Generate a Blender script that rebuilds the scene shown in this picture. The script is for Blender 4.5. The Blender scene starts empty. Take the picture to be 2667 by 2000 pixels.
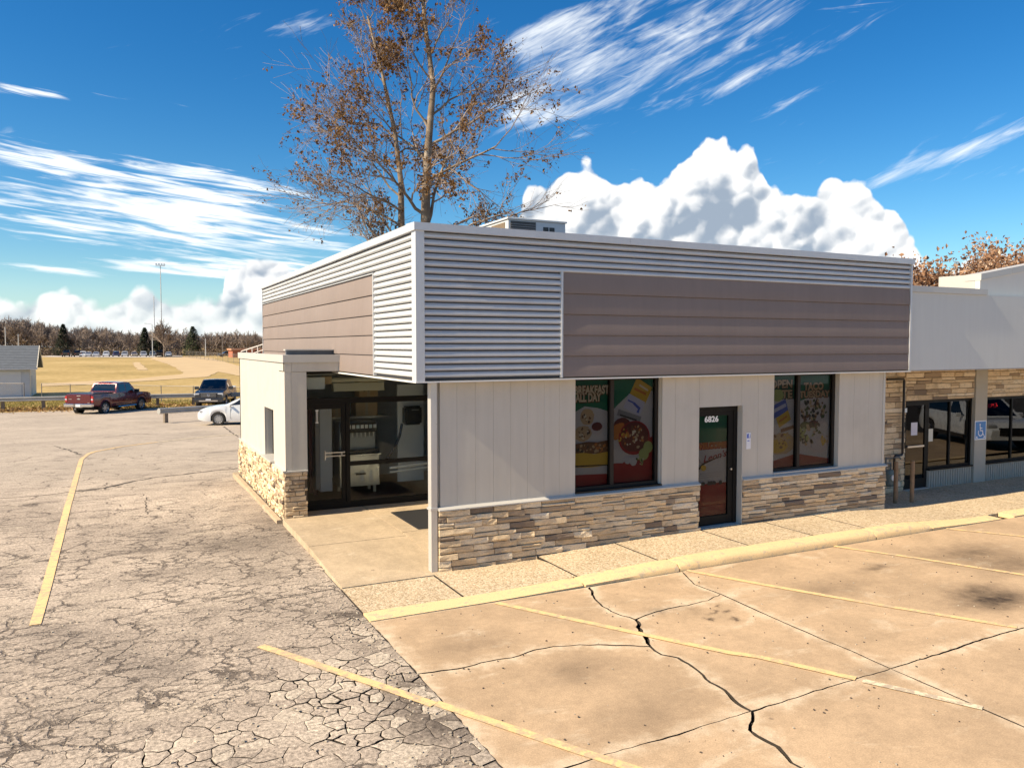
import bpy, bmesh, math, random
from mathutils import Vector, Matrix, noise
from mathutils.geometry import delaunay_2d_cdt

rnd = random.Random(7)
S = bpy.context.scene
COL = S.collection

# ------------------------------------------------------------------ camera, sky, sun, exposure
FPX = 2046.0; PCX, PCY, HORY = 1333.5, 1000.0, 899.0
PITCH = math.atan((PCY - HORY) / FPX); YAW = math.radians(26.75)
CAM = Vector((-4.02, -10.85, 3.39))
cd = bpy.data.cameras.new('camera'); cam = bpy.data.objects.new('camera', cd); COL.objects.link(cam)
cd.sensor_width = 36.0; cd.lens = FPX / 2667 * 36; cd.clip_end = 5000; cd.clip_start = 0.05
cam.location = CAM
cam.rotation_euler = (math.pi / 2 - PITCH, 0, -YAW)
S.camera = cam
S.cycles.max_bounces = 7; S.cycles.diffuse_bounces = 3; S.cycles.glossy_bounces = 3; S.cycles.transparent_max_bounces = 16

SUN_EL = math.radians(40); SUN_DIR = Vector((-0.7657, -0.022, 0.6428)).normalized()
SUN_ROT = math.atan2(SUN_DIR.x, SUN_DIR.y) % (2 * math.pi)
W = bpy.data.worlds.new('World'); S.world = W; W.use_nodes = True
SKY_STRENGTH = 0.078
SUN_STRENGTH = 5.0
EXPOSURE = 0.84
sd = bpy.data.lights.new('sun', 'SUN'); sun = bpy.data.objects.new('sun', sd); COL.objects.link(sun)
sd.energy = SUN_STRENGTH; sd.angle = math.radians(0.5); sd.color = (1.0, 0.84, 0.61)
sun.rotation_euler = SUN_DIR.to_track_quat('Z', 'Y').to_euler(); sun.location = (-30, -5, 40)
S.view_settings.view_transform = 'Standard'; S.view_settings.look = 'None'
S.view_settings.exposure = EXPOSURE; S.view_settings.gamma = 1.0; S.view_settings.use_curve_mapping = False


class NT:
    """small node-graph writer"""
    def __init__(s, tree): s.t = tree; s.n = tree.nodes; s.l = tree.links
    def new(s, typ, **kw):
        nd = s.n.new(typ)
        for k, v in kw.items(): setattr(nd, k, v)
        return nd
    def put(s, sock, v):
        if hasattr(v, 'node'): s.l.new(v, sock)
        elif v is not None: sock.default_value = v
    def m(s, op, a, b=None, c=None, clamp=False):
        nd = s.new('ShaderNodeMath', operation=op); nd.use_clamp = clamp
        s.put(nd.inputs[0], a)
        if b is not None: s.put(nd.inputs[1], b)
        if c is not None: s.put(nd.inputs[2], c)
        return nd.outputs[0]
    def vm(s, op, a, b=None, out=0):
        nd = s.new('ShaderNodeVectorMath', operation=op)
        s.put(nd.inputs[0], a)
        if b is not None:
            if op == 'SCALE': s.put(nd.inputs['Scale'], b)
            else: s.put(nd.inputs[1], b)
        return nd.outputs['Value'] if op in ('DOT_PRODUCT', 'LENGTH') else nd.outputs[0]
    def xyz(s, x, y, z):
        nd = s.new('ShaderNodeCombineXYZ')
        for i, v in enumerate((x, y, z)): s.put(nd.inputs[i], v)
        return nd.outputs[0]
    def sep(s, v):
        nd = s.new('ShaderNodeSeparateXYZ'); s.put(nd.inputs[0], v); return nd.outputs
    def ss(s, v, a, b, lo=0.0, hi=1.0):
        nd = s.new('ShaderNodeMapRange', interpolation_type='SMOOTHSTEP')
        for i, q in enumerate((v, a, b, lo, hi)): s.put(nd.inputs[i], q)
        return nd.outputs[0]
    def mixc(s, f, a, b, mode='MIX'):
        nd = s.new('ShaderNodeMix', data_type='RGBA', blend_type=mode)
        s.put(nd.inputs[0], f)
        for k, v in ((6, a), (7, b)):
            if isinstance(v, tuple) and len(v) == 3: v = v + (1.0,)
            s.put(nd.inputs[k], v)
        return nd.outputs[2]
    def noise(s, vec, scale, detail=4, rough=0.55, dist=0.0, out=0):
        nd = s.new('ShaderNodeTexNoise'); s.put(nd.inputs['Vector'], vec)
        nd.inputs['Scale'].default_value = scale; nd.inputs['Detail'].default_value = detail
        nd.inputs['Roughness'].default_value = rough; nd.inputs['Distortion'].default_value = dist
        return nd.outputs[out]
    def vor(s, vec, scale, feature='F1', out='Distance', rand=1.0, smooth=None):
        nd = s.new('ShaderNodeTexVoronoi', feature=feature); s.put(nd.inputs['Vector'], vec)
        nd.inputs['Scale'].default_value = scale; nd.inputs['Randomness'].default_value = rand
        if smooth is not None: nd.inputs['Smoothness'].default_value = smooth
        return nd.outputs[out]
    def ramp(s, f, stops, interp='LINEAR'):
        nd = s.new('ShaderNodeValToRGB'); s.put(nd.inputs[0], f); cr = nd.color_ramp; cr.interpolation = interp
        while len(cr.elements) < len(stops): cr.elements.new(0.5)
        for e, (p, c) in zip(cr.elements, stops):
            e.position = p; e.color = c if len(c) == 4 else c + (1.0,)
        return nd.outputs[0]
    def curve(s, v, pts):
        nd = s.new('ShaderNodeFloatCurve'); s.put(nd.inputs['Value'], v); c = nd.mapping.curves[0]
        nd.mapping.use_clip = False
        c.points[0].location = pts[0]; c.points[1].location = pts[-1]
        for p in pts[1:-1]: c.points.new(*p)
        for p in c.points: p.handle_type = 'AUTO_CLAMPED'
        nd.mapping.update()
        return nd.outputs[0]


def build_sky():
    g = NT(W.node_tree)
    bg = g.n['Background']
    sky = g.new('ShaderNodeTexSky', sky_type='NISHITA'); sky.sun_disc = False
    sky.sun_elevation = SUN_EL; sky.sun_rotation = SUN_ROT; sky.air_density = 1.0; sky.dust_density = 0.4; sky.ozone_density = 3.0
    d = g.new('ShaderNodeTexCoord').outputs['Generated']
    d = g.vm('NORMALIZE', d)
    _r0 = Vector((math.cos(YAW), -math.sin(YAW), 0)); fh = (math.sin(YAW), math.cos(YAW), 0); rr = (math.cos(YAW), -math.sin(YAW), 0)
    # azimuth measured from the street axis of the building, elevation above the horizon (degrees)
    az = g.m('MULTIPLY', g.m('ARCTAN2', g.vm('DOT_PRODUCT', d, rr), g.vm('DOT_PRODUCT', d, fh)), 57.29578)
    el = g.m('MULTIPLY', g.m('ARCSINE', g.sep(d)[2]), 57.29578)
    # ---- blue, deepened a little
    hs = g.new('ShaderNodeHueSaturation'); g.put(hs.inputs['Color'], sky.outputs[0])
    hs.inputs['Saturation'].default_value = 1.36; hs.inputs['Value'].default_value = 1.0; hs.inputs['Hue'].default_value = 0.497
    base = hs.outputs[0]
    hz = g.ss(el, -2.0, 22.0, 0.0, 1.0)
    base = g.mixc(1.0, base, g.mixc(hz, (0.92, 1.04, 1.05), (0.50, 0.82, 0.97)), 'MULTIPLY')
    # ---- fields used by the clouds
    p3 = g.vm('SCALE', d, 1.0)
    warp = g.m('SUBTRACT', g.noise(p3, 9.0, 5, 0.6), 0.5)
    warp2 = g.m('SUBTRACT', g.noise(g.vm('ADD', p3, (3.1, 1.7, 0.4)), 26.0, 5, 0.62), 0.5)
    puff = g.vor(g.vm('ADD', p3, g.vm('SCALE', g.noise(p3, 12.0, 3, 0.5, out=1), 0.06)), 17.0, 'SMOOTH_F1', smooth=0.35)
    puff2 = g.vor(g.vm('ADD', p3, g.vm('SCALE', g.noise(p3, 30.0, 3, 0.5, out=1), 0.03)), 46.0, 'SMOOTH_F1', smooth=0.3)
    cauli = g.m('ADD', g.m('MULTIPLY', g.m('SUBTRACT', 0.45, puff), 3.4), g.m('MULTIPLY', g.m('SUBTRACT', 0.42, puff2), 1.7))
    cauli = g.m('ADD', cauli, g.m('MULTIPLY', warp2, 1.1))
    # ---- cumulus tops as a height line over azimuth
    A = lambda px: math.degrees(math.atan((px - PCX) / FPX))
    def E(px, py): return math.degrees(math.atan((HORY - py) / FPX * math.cos(math.radians(A(px)))))
    tops = [(-70, 4.0), (-45, 4.3), (A(0), E(0, 758)), (A(60), E(60, 790)), (A(130), E(130, 757)), (A(215), E(215, 760)), (A(270), E(270, 785)), (A(330), E(330, 758)),
            (A(395), E(395, 745)), (A(450), E(450, 772)), (A(520), E(520, 755)), (A(575), E(575, 785)), (A(592), E(592, 700)),
            (A(640), E(640, 672)), (A(720), E(720, 676)), (A(772), E(772, 700)), (A(800), E(800, 740)), (A(1200), E(1200, 760)), (A(1335), E(1335, 600)),
            (A(1375), E(1375, 500)), (A(1440), E(1440, 455)), (A(1500), E(1500, 428)), (A(1550), E(1550, 432)), (A(1600), E(1600, 455)),
            (A(1660), E(1660, 438)), (A(1690), E(1690, 470)), (A(1745), E(1745, 440)), (A(1790), E(1790, 392)), (A(1840), E(1840, 350)),
            (A(1890), E(1890, 352)), (A(1900), E(1900, 395)), (A(1950), E(1950, 400)), (A(1985), E(1985, 450)), (A(2030), E(2030, 498)),
            (A(2105), E(2105, 490)), (A(2135), E(2135, 445)), (A(2200), E(2200, 470)), (A(2265), E(2265, 510)), (A(2310), E(2310, 535)),
            (A(2345), E(2345, 560)), (A(2390), E(2390, 640)), (A(2440), E(2440, 700)), (A(2560), E(2560, 655)), (A(2667), E(2667, 690)), (45, 4.0), (70, 4.5)]
    pts = [((a + 90) / 180, e / 20) for a, e in tops]
    azw = g.m('ADD', az, g.m('MULTIPLY', warp, 1.2))
    top = g.m('MULTIPLY', g.curve(g.m('DIVIDE', g.m('ADD', azw, 90.0), 180.0), pts), 20.0)
    big = g.ss(top, 5.5, 9.0)                                    # tall heaps billow more than the low bank
    hgt = g.m('SUBTRACT', g.m('ADD', top, g.m('MULTIPLY', cauli, g.m('MULTIPLY_ADD', big, 0.30, 0.42))), el)
    cum = g.ss(hgt, 0.0, g.m('MULTIPLY_ADD', big, -0.1, 0.5))
    # lit crown, grey heart and base, with billows
    depth = g.ss(hgt, 0.2, g.m('MULTIPLY_ADD', big, 5.0, 2.4))
    Ld = (-_r0.x * .62, -_r0.y * .62, .78)                      # towards the light, across the face of the clouds
    def vlit(sc, wsc, wamp, dl, sm):
        w0 = g.vm('ADD', p3, g.vm('SCALE', g.noise(p3, wsc, 3, 0.5, out=1), wamp))
        a_ = g.vor(w0, sc, 'SMOOTH_F1', smooth=sm); b_ = g.vor(g.vm('ADD', w0, tuple(q * dl for q in Ld)), sc, 'SMOOTH_F1', smooth=sm)
        return g.m('SUBTRACT', b_, a_)
    relief = g.m('ADD', g.m('MULTIPLY', vlit(17.0, 12.0, 0.06, 0.02, 0.35), 2.5), g.m('ADD', g.m('MULTIPLY', vlit(46.0, 30.0, 0.03, 0.007, 0.3), 1.7), g.m('MULTIPLY', g.m('SUBTRACT', g.noise(p3, 60.0, 4, 0.6), 0.5), 0.5)))
    lump = g.m('MULTIPLY', g.m('SUBTRACT', 0.34, puff), 0.35)
    core = g.ss(g.noise(g.vm('ADD', p3, (1.3, 0.2, 0.7)), 5.5, 5, 0.6), 0.34, 0.68)
    shade = g.m('MULTIPLY', depth, g.m('MULTIPLY_ADD', core, 0.85, 0.14))
    heart = None
    for px_, py_, a_, b_, k_ in ((1900, 520, 2.9, 2.6, .50), (1800, 600, 5.0, 1.4, .34), (2200, 590, 3.0, 1.5, .42), (1480, 610, 3.0, 1.6, .24), (690, 690, 1.7, .7, .4)):
        x_ = g.m('DIVIDE', g.m('SUBTRACT', g.m('ADD', az, g.m('MULTIPLY', warp2, 2.4)), A(px_)), a_); y_ = g.m('DIVIDE', g.m('SUBTRACT', g.m('ADD', el, g.m('MULTIPLY', warp, 3.0)), E(px_, py_)), b_)
        h_ = g.m('MULTIPLY', g.m('EXPONENT', g.m('MULTIPLY', g.m('ADD', g.m('MULTIPLY', x_, x_), g.m('MULTIPLY', y_, y_)), -1.0)), k_); heart = h_ if heart is None else g.m('ADD', heart, h_)
    shade = g.m('ADD', g.m('MULTIPLY', shade, 0.75), g.m('MULTIPLY', heart, g.ss(hgt, 0.1, 1.6)))
    low = g.ss(el, 0.0, 5.2, 1.0, 0.0)
    shade = g.m('MULTIPLY', shade, g.m('MULTIPLY_ADD', low, -0.55, 1.0))
    lit = g.ss(g.m('ADD', g.m('SUBTRACT', g.m('MULTIPLY_ADD', depth, -0.22, 1.0), shade), g.m('ADD', g.m('MULTIPLY', relief, g.m('MULTIPLY_ADD', low, -0.5, 1.25)), lump)), -0.62, 1.05)
    ccol = g.mixc(lit, (2.7, 3.3, 4.1), (8.2, 8.2, 8.1))
    # streaks of thin high cloud
    def streak(ang, fx, fy, seed, det=6, dist=0.6):
        ca, sa = math.cos(math.radians(ang)), math.sin(math.radians(ang))
        u = g.m('ADD', g.m('MULTIPLY', az, ca), g.m('MULTIPLY', el, sa))
        v = g.m('SUBTRACT', g.m('MULTIPLY', el, ca), g.m('MULTIPLY', az, sa))
        return g.noise(g.xyz(g.m('MULTIPLY', u, fx), g.m('MULTIPLY', v, fy), seed), 1.0, det, 0.58, dist)
    def blob(a0, e0, ra, re, ang):
        ca, sa = math.cos(math.radians(ang)), math.sin(math.radians(ang))
        x = g.m('SUBTRACT', az, a0); y = g.m('SUBTRACT', el, e0)
        u = g.m('DIVIDE', g.m('ADD', g.m('MULTIPLY', x, ca), g.m('MULTIPLY', y, sa)), ra)
        v = g.m('DIVIDE', g.m('SUBTRACT', g.m('MULTIPLY', y, ca), g.m('MULTIPLY', x, sa)), re)
        return g.m('EXPONENT', g.m('MULTIPLY', g.m('ADD', g.m('MULTIPLY', u, u), g.m('MULTIPLY', v, v)), -1.0))
    def add(*v):
        o = v[0]
        for q in v[1:]: o = g.m('ADD', o, q)
        return o
    sl = g.m('MULTIPLY_ADD', streak(-7, 0.11, 1.0, 4.2), 0.52, g.m('MULTIPLY', streak(-5, 0.17, 2.6, 8.1, 7, 1.0), 0.48))
    left = add(blob(A(150), E(150, 545), 17, 2.1, -8), blob(A(700), E(700, 605), 9, 1.0, -8), g.m('MULTIPLY', blob(A(170), E(170, 440), 12, 0.55, -8), 0.8),
               g.m('MULTIPLY', blob(A(40), E(40, 365), 5, 0.5, -10), 0.6), g.m('MULTIPLY', blob(A(60), E(60, 252), 6, 0.5, 6), 0.75),
               g.m('MULTIPLY', blob(A(150), E(150, 700), 18, 0.55, 0), 0.8), g.m('MULTIPLY', blob(A(560), E(560, 690), 7, 0.6, 0), 0.8),
               g.m('MULTIPLY', blob(A(640), E(640, 500), 8, 1.0, -4), 0.62), g.m('MULTIPLY', blob(A(470), E(470, 460), 6, 1.3, -6), 0.55))
    lc = g.ss(g.m('ADD', sl, g.m('MULTIPLY', g.m('MINIMUM', left, 1.0), 0.25)), 0.645, 0.82)
    sr = streak(21, 0.13, 0.62, 9.7, 7, 1.1)
    fine = streak(24, 0.35, 2.4, 2.7, 5, 0.9)
    right = add(g.m('MULTIPLY', blob(A(1440), E(1440, 190), 5.0, 2.7, 14), 1.15), blob(A(1730), E(1730, 120), 10, 1.7, 24), g.m('MULTIPLY', blob(A(1640), E(1640, 235), 9, 1.6, 13), 0.85),
                g.m('MULTIPLY', blob(A(1560), E(1560, 50), 8, 1.0, 14), 0.72), g.m('MULTIPLY', blob(A(2000), E(2000, 60), 4, 1.0, 30), 0.6),
                g.m('MULTIPLY', blob(A(1950), E(1950, 210), 7, 0.9, 17), 0.62), g.m('MULTIPLY', blob(A(2480), E(2480, 400), 7, 0.8, 13), 0.85),
                g.m('MULTIPLY', blob(A(2560), E(2560, 455), 6, 0.5, 2), 0.6), g.m('MULTIPLY', blob(A(800), E(800, 85), 4.0, 0.9, 14), 0.7),
                g.m('MULTIPLY', blob(A(2050), E(2050, 270), 4, 0.5, 20), 0.7))
    rc = g.ss(g.m('ADD', g.m('MULTIPLY_ADD', fine, 0.35, g.m('MULTIPLY', sr, 0.65)), g.m('MULTIPLY', g.m('MINIMUM', right, 1.0), 0.255)), 0.62, 0.99)
    # the rest of the sky carries the same thin streaks
    away = g.ss(g.m('ABSOLUTE', az), 42.0, 60.0)
    other = g.m('MULTIPLY', g.ss(streak(10, 0.09, 0.35, 21.0), 0.52, 0.8), g.m('MULTIPLY', away, 0.8))
    cir = g.m('MAXIMUM', g.m('MAXIMUM', lc, g.m('MULTIPLY', rc, 0.92)), other, clamp=True)
    cir = g.m('MULTIPLY', cir, g.ss(el, -1.0, 1.5))
    col = g.mixc(cir, base, (8.2, 8.5, 8.6))
    haze = g.ss(el, 0.0, 6.0, 0.42, 0.0)
    col = g.mixc(haze, col, (5.0, 6.9, 7.7))
    col = g.mixc(g.m('MULTIPLY', cum, g.m('MULTIPLY_ADD', low, -0.22, 1.0)), col, ccol)
    g.l.new(col, bg.inputs['Color']); bg.inputs['Strength'].default_value = SKY_STRENGTH
    W.cycles.sampling_method = 'MANUAL'; W.cycles.sample_map_resolution = 512


build_sky()

# ------------------------------------------------------------------ photograph geometry: pixels of the plan to points of the place
_fh = Vector((math.sin(YAW), math.cos(YAW), 0)); _rt = Vector((math.cos(YAW), -math.sin(YAW), 0))
_fw = _fh * math.cos(PITCH) + Vector((0, 0, -math.sin(PITCH))); _up = _fh * math.sin(PITCH) + Vector((0, 0, math.cos(PITCH)))
GK = [(-400, 0), (8, 0), (44, -1.0), (110, -1.0), (250, -0.3), (4000, -0.3)]


def gz(y):
    for (a, za), (b, zb) in zip(GK, GK[1:]):
        if y <= b: return za + (zb - za) * max(0.0, (y - a)) / (b - a)
    return GK[-1][1]


def ray(px, py): return (_fw + _rt * ((px - PCX) / FPX) - _up * ((py - PCY) / FPX))


def gp(px, py, dz=0.0):
    """where the line of sight through a pixel meets the terrain"""
    d = ray(px, py); z = 0.0
    for _ in range(40):
        t = (z + dz - CAM.z) / d.z; p = CAM + d * t; z = gz(p.y)
    return p


def fp(px, py, y):
    d = ray(px, py); return CAM + d * ((y - CAM.y) / d.y)


K = 2667 / 2212.0
z1 = lambda x, y: (x / 3.16, 820 + y / 3.16)
z3 = lambda x, y: (600 + x / 3.16, 1300 + y / 3.16)
r2 = lambda x, y: (900 + x / 2.212, 1400 + y / 2.212)
r3 = lambda x, y: (1700 + x / 2.212, 1250 + y / 2.212)

# ------------------------------------------------------------------ helpers


def tag(o, label=None, cat=None, group=None, kind=None):
    if label: o['label'] = label
    if cat: o['category'] = cat
    if group: o['group'] = group
    if kind: o['kind'] = kind
    return o


def empty(name, loc=(0, 0, 0), rz=0.0, parent=None):
    o = bpy.data.objects.new(name, None); COL.objects.link(o); o.location = loc; o.rotation_euler = (0, 0, rz)
    o.empty_display_size = 0.2
    if parent: o.parent = parent
    return o


def copy_tree(o, parent=None):
    c = o.copy(); COL.objects.link(c)
    if parent: c.parent = parent
    for ch in list(o.children): copy_tree(ch, c)
    return c


class MB:
    def __init__(s): s.v = []; s.f = []; s.m = []; s.sm = False
    def add(s, vs, fs, mi=0):
        b = len(s.v); s.v += [tuple(p) for p in vs]
        for f in fs: s.f.append(tuple(b + i for i in f)); s.m.append(mi)
        return s
    def box(s, x0, x1, y0, y1, z0, z1, mi=0):
        return s.add([(x0, y0, z0), (x1, y0, z0), (x1, y1, z0), (x0, y1, z0), (x0, y0, z1), (x1, y0, z1), (x1, y1, z1), (x0, y1, z1)],
                     [(0, 3, 2, 1), (4, 5, 6, 7), (0, 1, 5, 4), (1, 2, 6, 5), (2, 3, 7, 6), (3, 0, 4, 7)], mi)
    def cbox(s, c, sz, mi=0, rot=None):
        vs = []
        for k in range(8):
            p = Vector(((k & 1) - .5, (k >> 1 & 1) - .5, (k >> 2) - .5)); p = Vector((p.x * sz[0], p.y * sz[1], p.z * sz[2]))
            if rot: p = rot @ p
            vs.append(p + Vector(c))
        return s.add(vs, [(0, 2, 3, 1), (4, 5, 7, 6), (0, 1, 5, 4), (1, 3, 7, 5), (3, 2, 6, 7), (2, 0, 4, 6)], mi)
    def prism(s, pts, ax, a, b, mi=0):
        """closed outline pts (2D) swept along axis ax from a to b"""
        n = len(pts)
        def P(p, t): return {0: (t, p[0], p[1]), 1: (p[0], t, p[1]), 2: (p[0], p[1], t)}[ax]
        return s.add([P(p, a) for p in pts] + [P(p, b) for p in pts],
                     [tuple(range(n)), tuple(range(2 * n - 1, n - 1, -1))] + [(i, i + n, (i + 1) % n + n, (i + 1) % n) for i in range(n)], mi)
    def tube(s, pts, rad, n=6, mi=0, cap=True):
        pts = [Vector(p) for p in pts]; rs = rad if isinstance(rad, (list, tuple)) else [rad] * len(pts)
        b = len(s.v); prev = None
        for i, p in enumerate(pts):
            d = (pts[min(i + 1, len(pts) - 1)] - pts[max(i - 1, 0)]).normalized()
            if prev is None or abs(prev.dot(d)) > .99: prev = Vector((0, 0, 1)) if abs(d.z) < .9 else Vector((1, 0, 0))
            u = d.cross(prev).normalized(); w = d.cross(u)
            prev = w.cross(d) if False else prev
            for k in range(n):
                a = 2 * math.pi * k / n; s.v.append(tuple(p + (u * math.cos(a) + w * math.sin(a)) * rs[i]))
        for i in range(len(pts) - 1):
            for k in range(n):
                k2 = (k + 1) % n
                s.f.append((b + i * n + k, b + i * n + k2, b + (i + 1) * n + k2, b + (i + 1) * n + k)); s.m.append(mi)
        if cap and n > 2:
            s.f.append(tuple(b + k for k in range(n))); s.m.append(mi)
            e = b + (len(pts) - 1) * n; s.f.append(tuple(e + n - 1 - k for k in range(n))); s.m.append(mi)
        return s
    def lathe(s, prof, n=24, ax=1, c=(0, 0, 0), mi=0):
        """(radius, height) profile spun round axis ax"""
        b = len(s.v); c = Vector(c)
        for r, h in prof:
            for k in range(n):
                a = 2 * math.pi * k / n; x, z = r * math.cos(a), r * math.sin(a)
                s.v.append(tuple(c + Vector({1: (x, h, z), 2: (x, z, h), 0: (h, x, z)}[ax])))
        for i in range(len(prof) - 1):
            for k in range(n):
                k2 = (k + 1) % n
                s.f.append((b + i * n + k, b + (i + 1) * n + k, b + (i + 1) * n + k2, b + i * n + k2)); s.m.append(mi)
        return s
    def poly(s, pts, mi=0): return s.add(pts, [tuple(range(len(pts)))], mi)
    def mesh(s, name, mats):
        me = bpy.data.meshes.new(name); me.from_pydata(s.v, [], s.f)
        for q in (mats if isinstance(mats, (list, tuple)) else [mats]): me.materials.append(q)
        me.polygons.foreach_set('material_index', s.m)
        if s.sm: me.polygons.foreach_set('use_smooth', [True] * len(s.f))
        me.update(); return me
    def build(s, name, mats, parent=None, bevel=0.0, fix=True, seg=1, loc=None):
        me = s.mesh(name, mats)
        if fix or bevel:
            bm = bmesh.new(); bm.from_mesh(me)
            if bevel:
                bmesh.ops.bevel(bm, geom=[e for e in bm.edges if len(e.link_faces) == 2 and e.calc_face_angle(0) > .5], offset=bevel, segments=seg, affect='EDGES', clamp_overlap=True)
            bmesh.ops.recalc_face_normals(bm, faces=bm.faces); bm.to_mesh(me); bm.free()
        return link(name, me, parent, loc)


def link(name, me, parent=None, loc=None):
    o = bpy.data.objects.new(name, me); COL.objects.link(o)
    if parent: o.parent = parent
    if loc: o.location = loc
    return o


def smooth(o, ang=0.6):
    o.data.polygons.foreach_set('use_smooth', [True] * len(o.data.polygons))
    if hasattr(o.data, 'set_sharp_from_angle'): o.data.set_sharp_from_angle(angle=ang)
    return o


_M = {}


def mat(name, base, rough=0.7, metal=0.0, var=0.0, vs=4.0, bump=0.0, bs=40.0, spec=0.5, coat=0.0, streak=0.0, dirt=None):
    """plain procedural surface: base colour, cloudy variation, fine relief, wear"""
    if name in _M: return _M[name]
    m = bpy.data.materials.new(name); m.use_nodes = True; _M[name] = m
    g = NT(m.node_tree); b = g.n['Principled BSDF']
    b.inputs['Roughness'].default_value = rough; b.inputs['Metallic'].default_value = metal
    b.inputs['Specular IOR Level'].default_value = spec; b.inputs['Coat Weight'].default_value = coat; b.inputs['Coat Roughness'].default_value = 0.05
    pos = g.new('ShaderNodeNewGeometry').outputs['Position']
    c = base + (1.0,)
    if var:
        f = g.noise(pos, vs, 5, 0.6)
        k = g.m('MULTIPLY_ADD', g.m('SUBTRACT', f, 0.5), var * 2.2, 1.0)
        if streak:
            f2 = g.noise(g.vm('MULTIPLY', pos, (1, 1, 0.06)), 9.0, 4, 0.6)
            k = g.m('MULTIPLY', k, g.m('MULTIPLY_ADD', g.m('SUBTRACT', f2, 0.5), streak * 2, 1.0))
        c = g.vm('SCALE', c[:3], k)
    if dirt:
        c = g.mixc(g.m('MULTIPLY', g.ss(g.noise(pos, dirt[1], 6, 0.65), 0.5, 0.75), dirt[2]), c, dirt[0])
    g.put(b.inputs['Base Color'], c)
    if var: g.put(b.inputs['Roughness'], g.m('MULTIPLY_ADD', g.noise(pos, vs * 2.3, 3), 0.25, rough - 0.12, clamp=True))
    if bump:
        bn = g.new('ShaderNodeBump'); bn.inputs['Strength'].default_value = bump; bn.inputs['Distance'].default_value = 0.02
        g.put(bn.inputs['Height'], g.noise(pos, bs, 4, 0.6)); g.l.new(bn.outputs[0], b.inputs['Normal'])
    return m


def glass(name, tint, refl=1.0, rough=0.0):
    if name in _M: return _M[name]
    m = bpy.data.materials.new(name); m.use_nodes = True; _M[name] = m
    g = NT(m.node_tree); g.n.remove(g.n['Principled BSDF'])
    t = g.new('ShaderNodeBsdfTransparent'); t.inputs[0].default_value = tint + (1,)
    gl = g.new('ShaderNodeBsdfGlossy'); gl.inputs['Roughness'].default_value = rough; gl.inputs[0].default_value = (.95, .97, 1, 1)
    fr = g.new('ShaderNodeFresnel'); fr.inputs[0].default_value = 1.5
    # faint unevenness of rolled plate
    pos = g.new('ShaderNodeNewGeometry').outputs['Position']
    bn = g.new('ShaderNodeBump'); bn.inputs['Strength'].default_value = 0.04; bn.inputs['Distance'].default_value = 0.02
    g.put(bn.inputs['Height'], g.noise(pos, 1.6, 1)); g.l.new(bn.outputs[0], gl.inputs['Normal'])
    mx = g.new('ShaderNodeMixShader'); g.put(mx.inputs[0], g.m('MULTIPLY', fr.outputs[0], refl, clamp=True))
    g.l.new(t.outputs[0], mx.inputs[1]); g.l.new(gl.outputs[0], mx.inputs[2])
    g.l.new(mx.outputs[0], g.n['Material Output'].inputs[0])
    return m


def emit(name, col, st):
    if name in _M: return _M[name]
    m = bpy.data.materials.new(name); m.use_nodes = True; _M[name] = m
    b = m.node_tree.nodes['Principled BSDF']; b.inputs['Base Color'].default_value = col + (1,)
    b.inputs['Emission Color'].default_value = col + (1,); b.inputs['Emission Strength'].default_value = st
    return m


def text_mesh(s, size, depth=0.002, shear=0.0, bold=0.0, space=1.0, align='CENTER'):
    cu = bpy.data.curves.new('lettering', 'FONT'); cu.body = s; cu.size = size; cu.extrude = depth; cu.shear = shear; cu.offset = bold
    cu.space_character = space; cu.align_x = align; cu.align_y = 'CENTER'; cu.resolution_u = 3
    o = bpy.data.objects.new('lettering', cu); COL.objects.link(o)
    dg = bpy.context.evaluated_depsgraph_get(); me = bpy.data.meshes.new_from_object(o.evaluated_get(dg))
    bpy.data.objects.remove(o); bpy.data.curves.remove(cu); me.name = 'lettering'
    return me


def lettering(s, size, loc, m, parent, shear=0.0, bold=0.0, space=1.0, depth=0.001, width=None, tilt=0.0):
    me = text_mesh(s, size, depth, shear, bold, space); me.materials.clear(); me.materials.append(m)
    o = link('lettering', me, parent, loc); o.rotation_euler = (math.pi / 2, 0, 0)
    if tilt: o.rotation_euler = (Matrix.Rotation(math.pi / 2, 3, 'X') @ Matrix.Rotation(tilt, 3, 'Z')).to_euler()
    if width:
        xs = [v.co.x for v in me.vertices]; w = max(xs) - min(xs)
        o.scale = (width / w, 1, 1)
    return o


def jag(pts, amp=0.02, step=0.09, seed=0):
    """subdivide a polyline of ground points and roughen it"""
    r = random.Random(seed); out = []
    for a, b in zip(pts, pts[1:]):
        a = Vector(a[:2]); b = Vector(b[:2]); n = max(1, int((b - a).length / step)); d = (b - a).normalized(); q = Vector((-d.y, d.x))
        for i in range(n):
            p = a.lerp(b, i / n)
            if i: p = p + q * r.uniform(-amp, amp)
            out.append((p.x, p.y))
    out.append(tuple(pts[-1][:2])); return out


def inside(poly, x, y):
    c = False; j = len(poly) - 1
    for i in range(len(poly)):
        xi, yi = poly[i]; xj, yj = poly[j]
        if (yi > y) != (yj > y) and x < (xj - xi) * (y - yi) / (yj - yi) + xi: c = not c
        j = i
    return c


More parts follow.
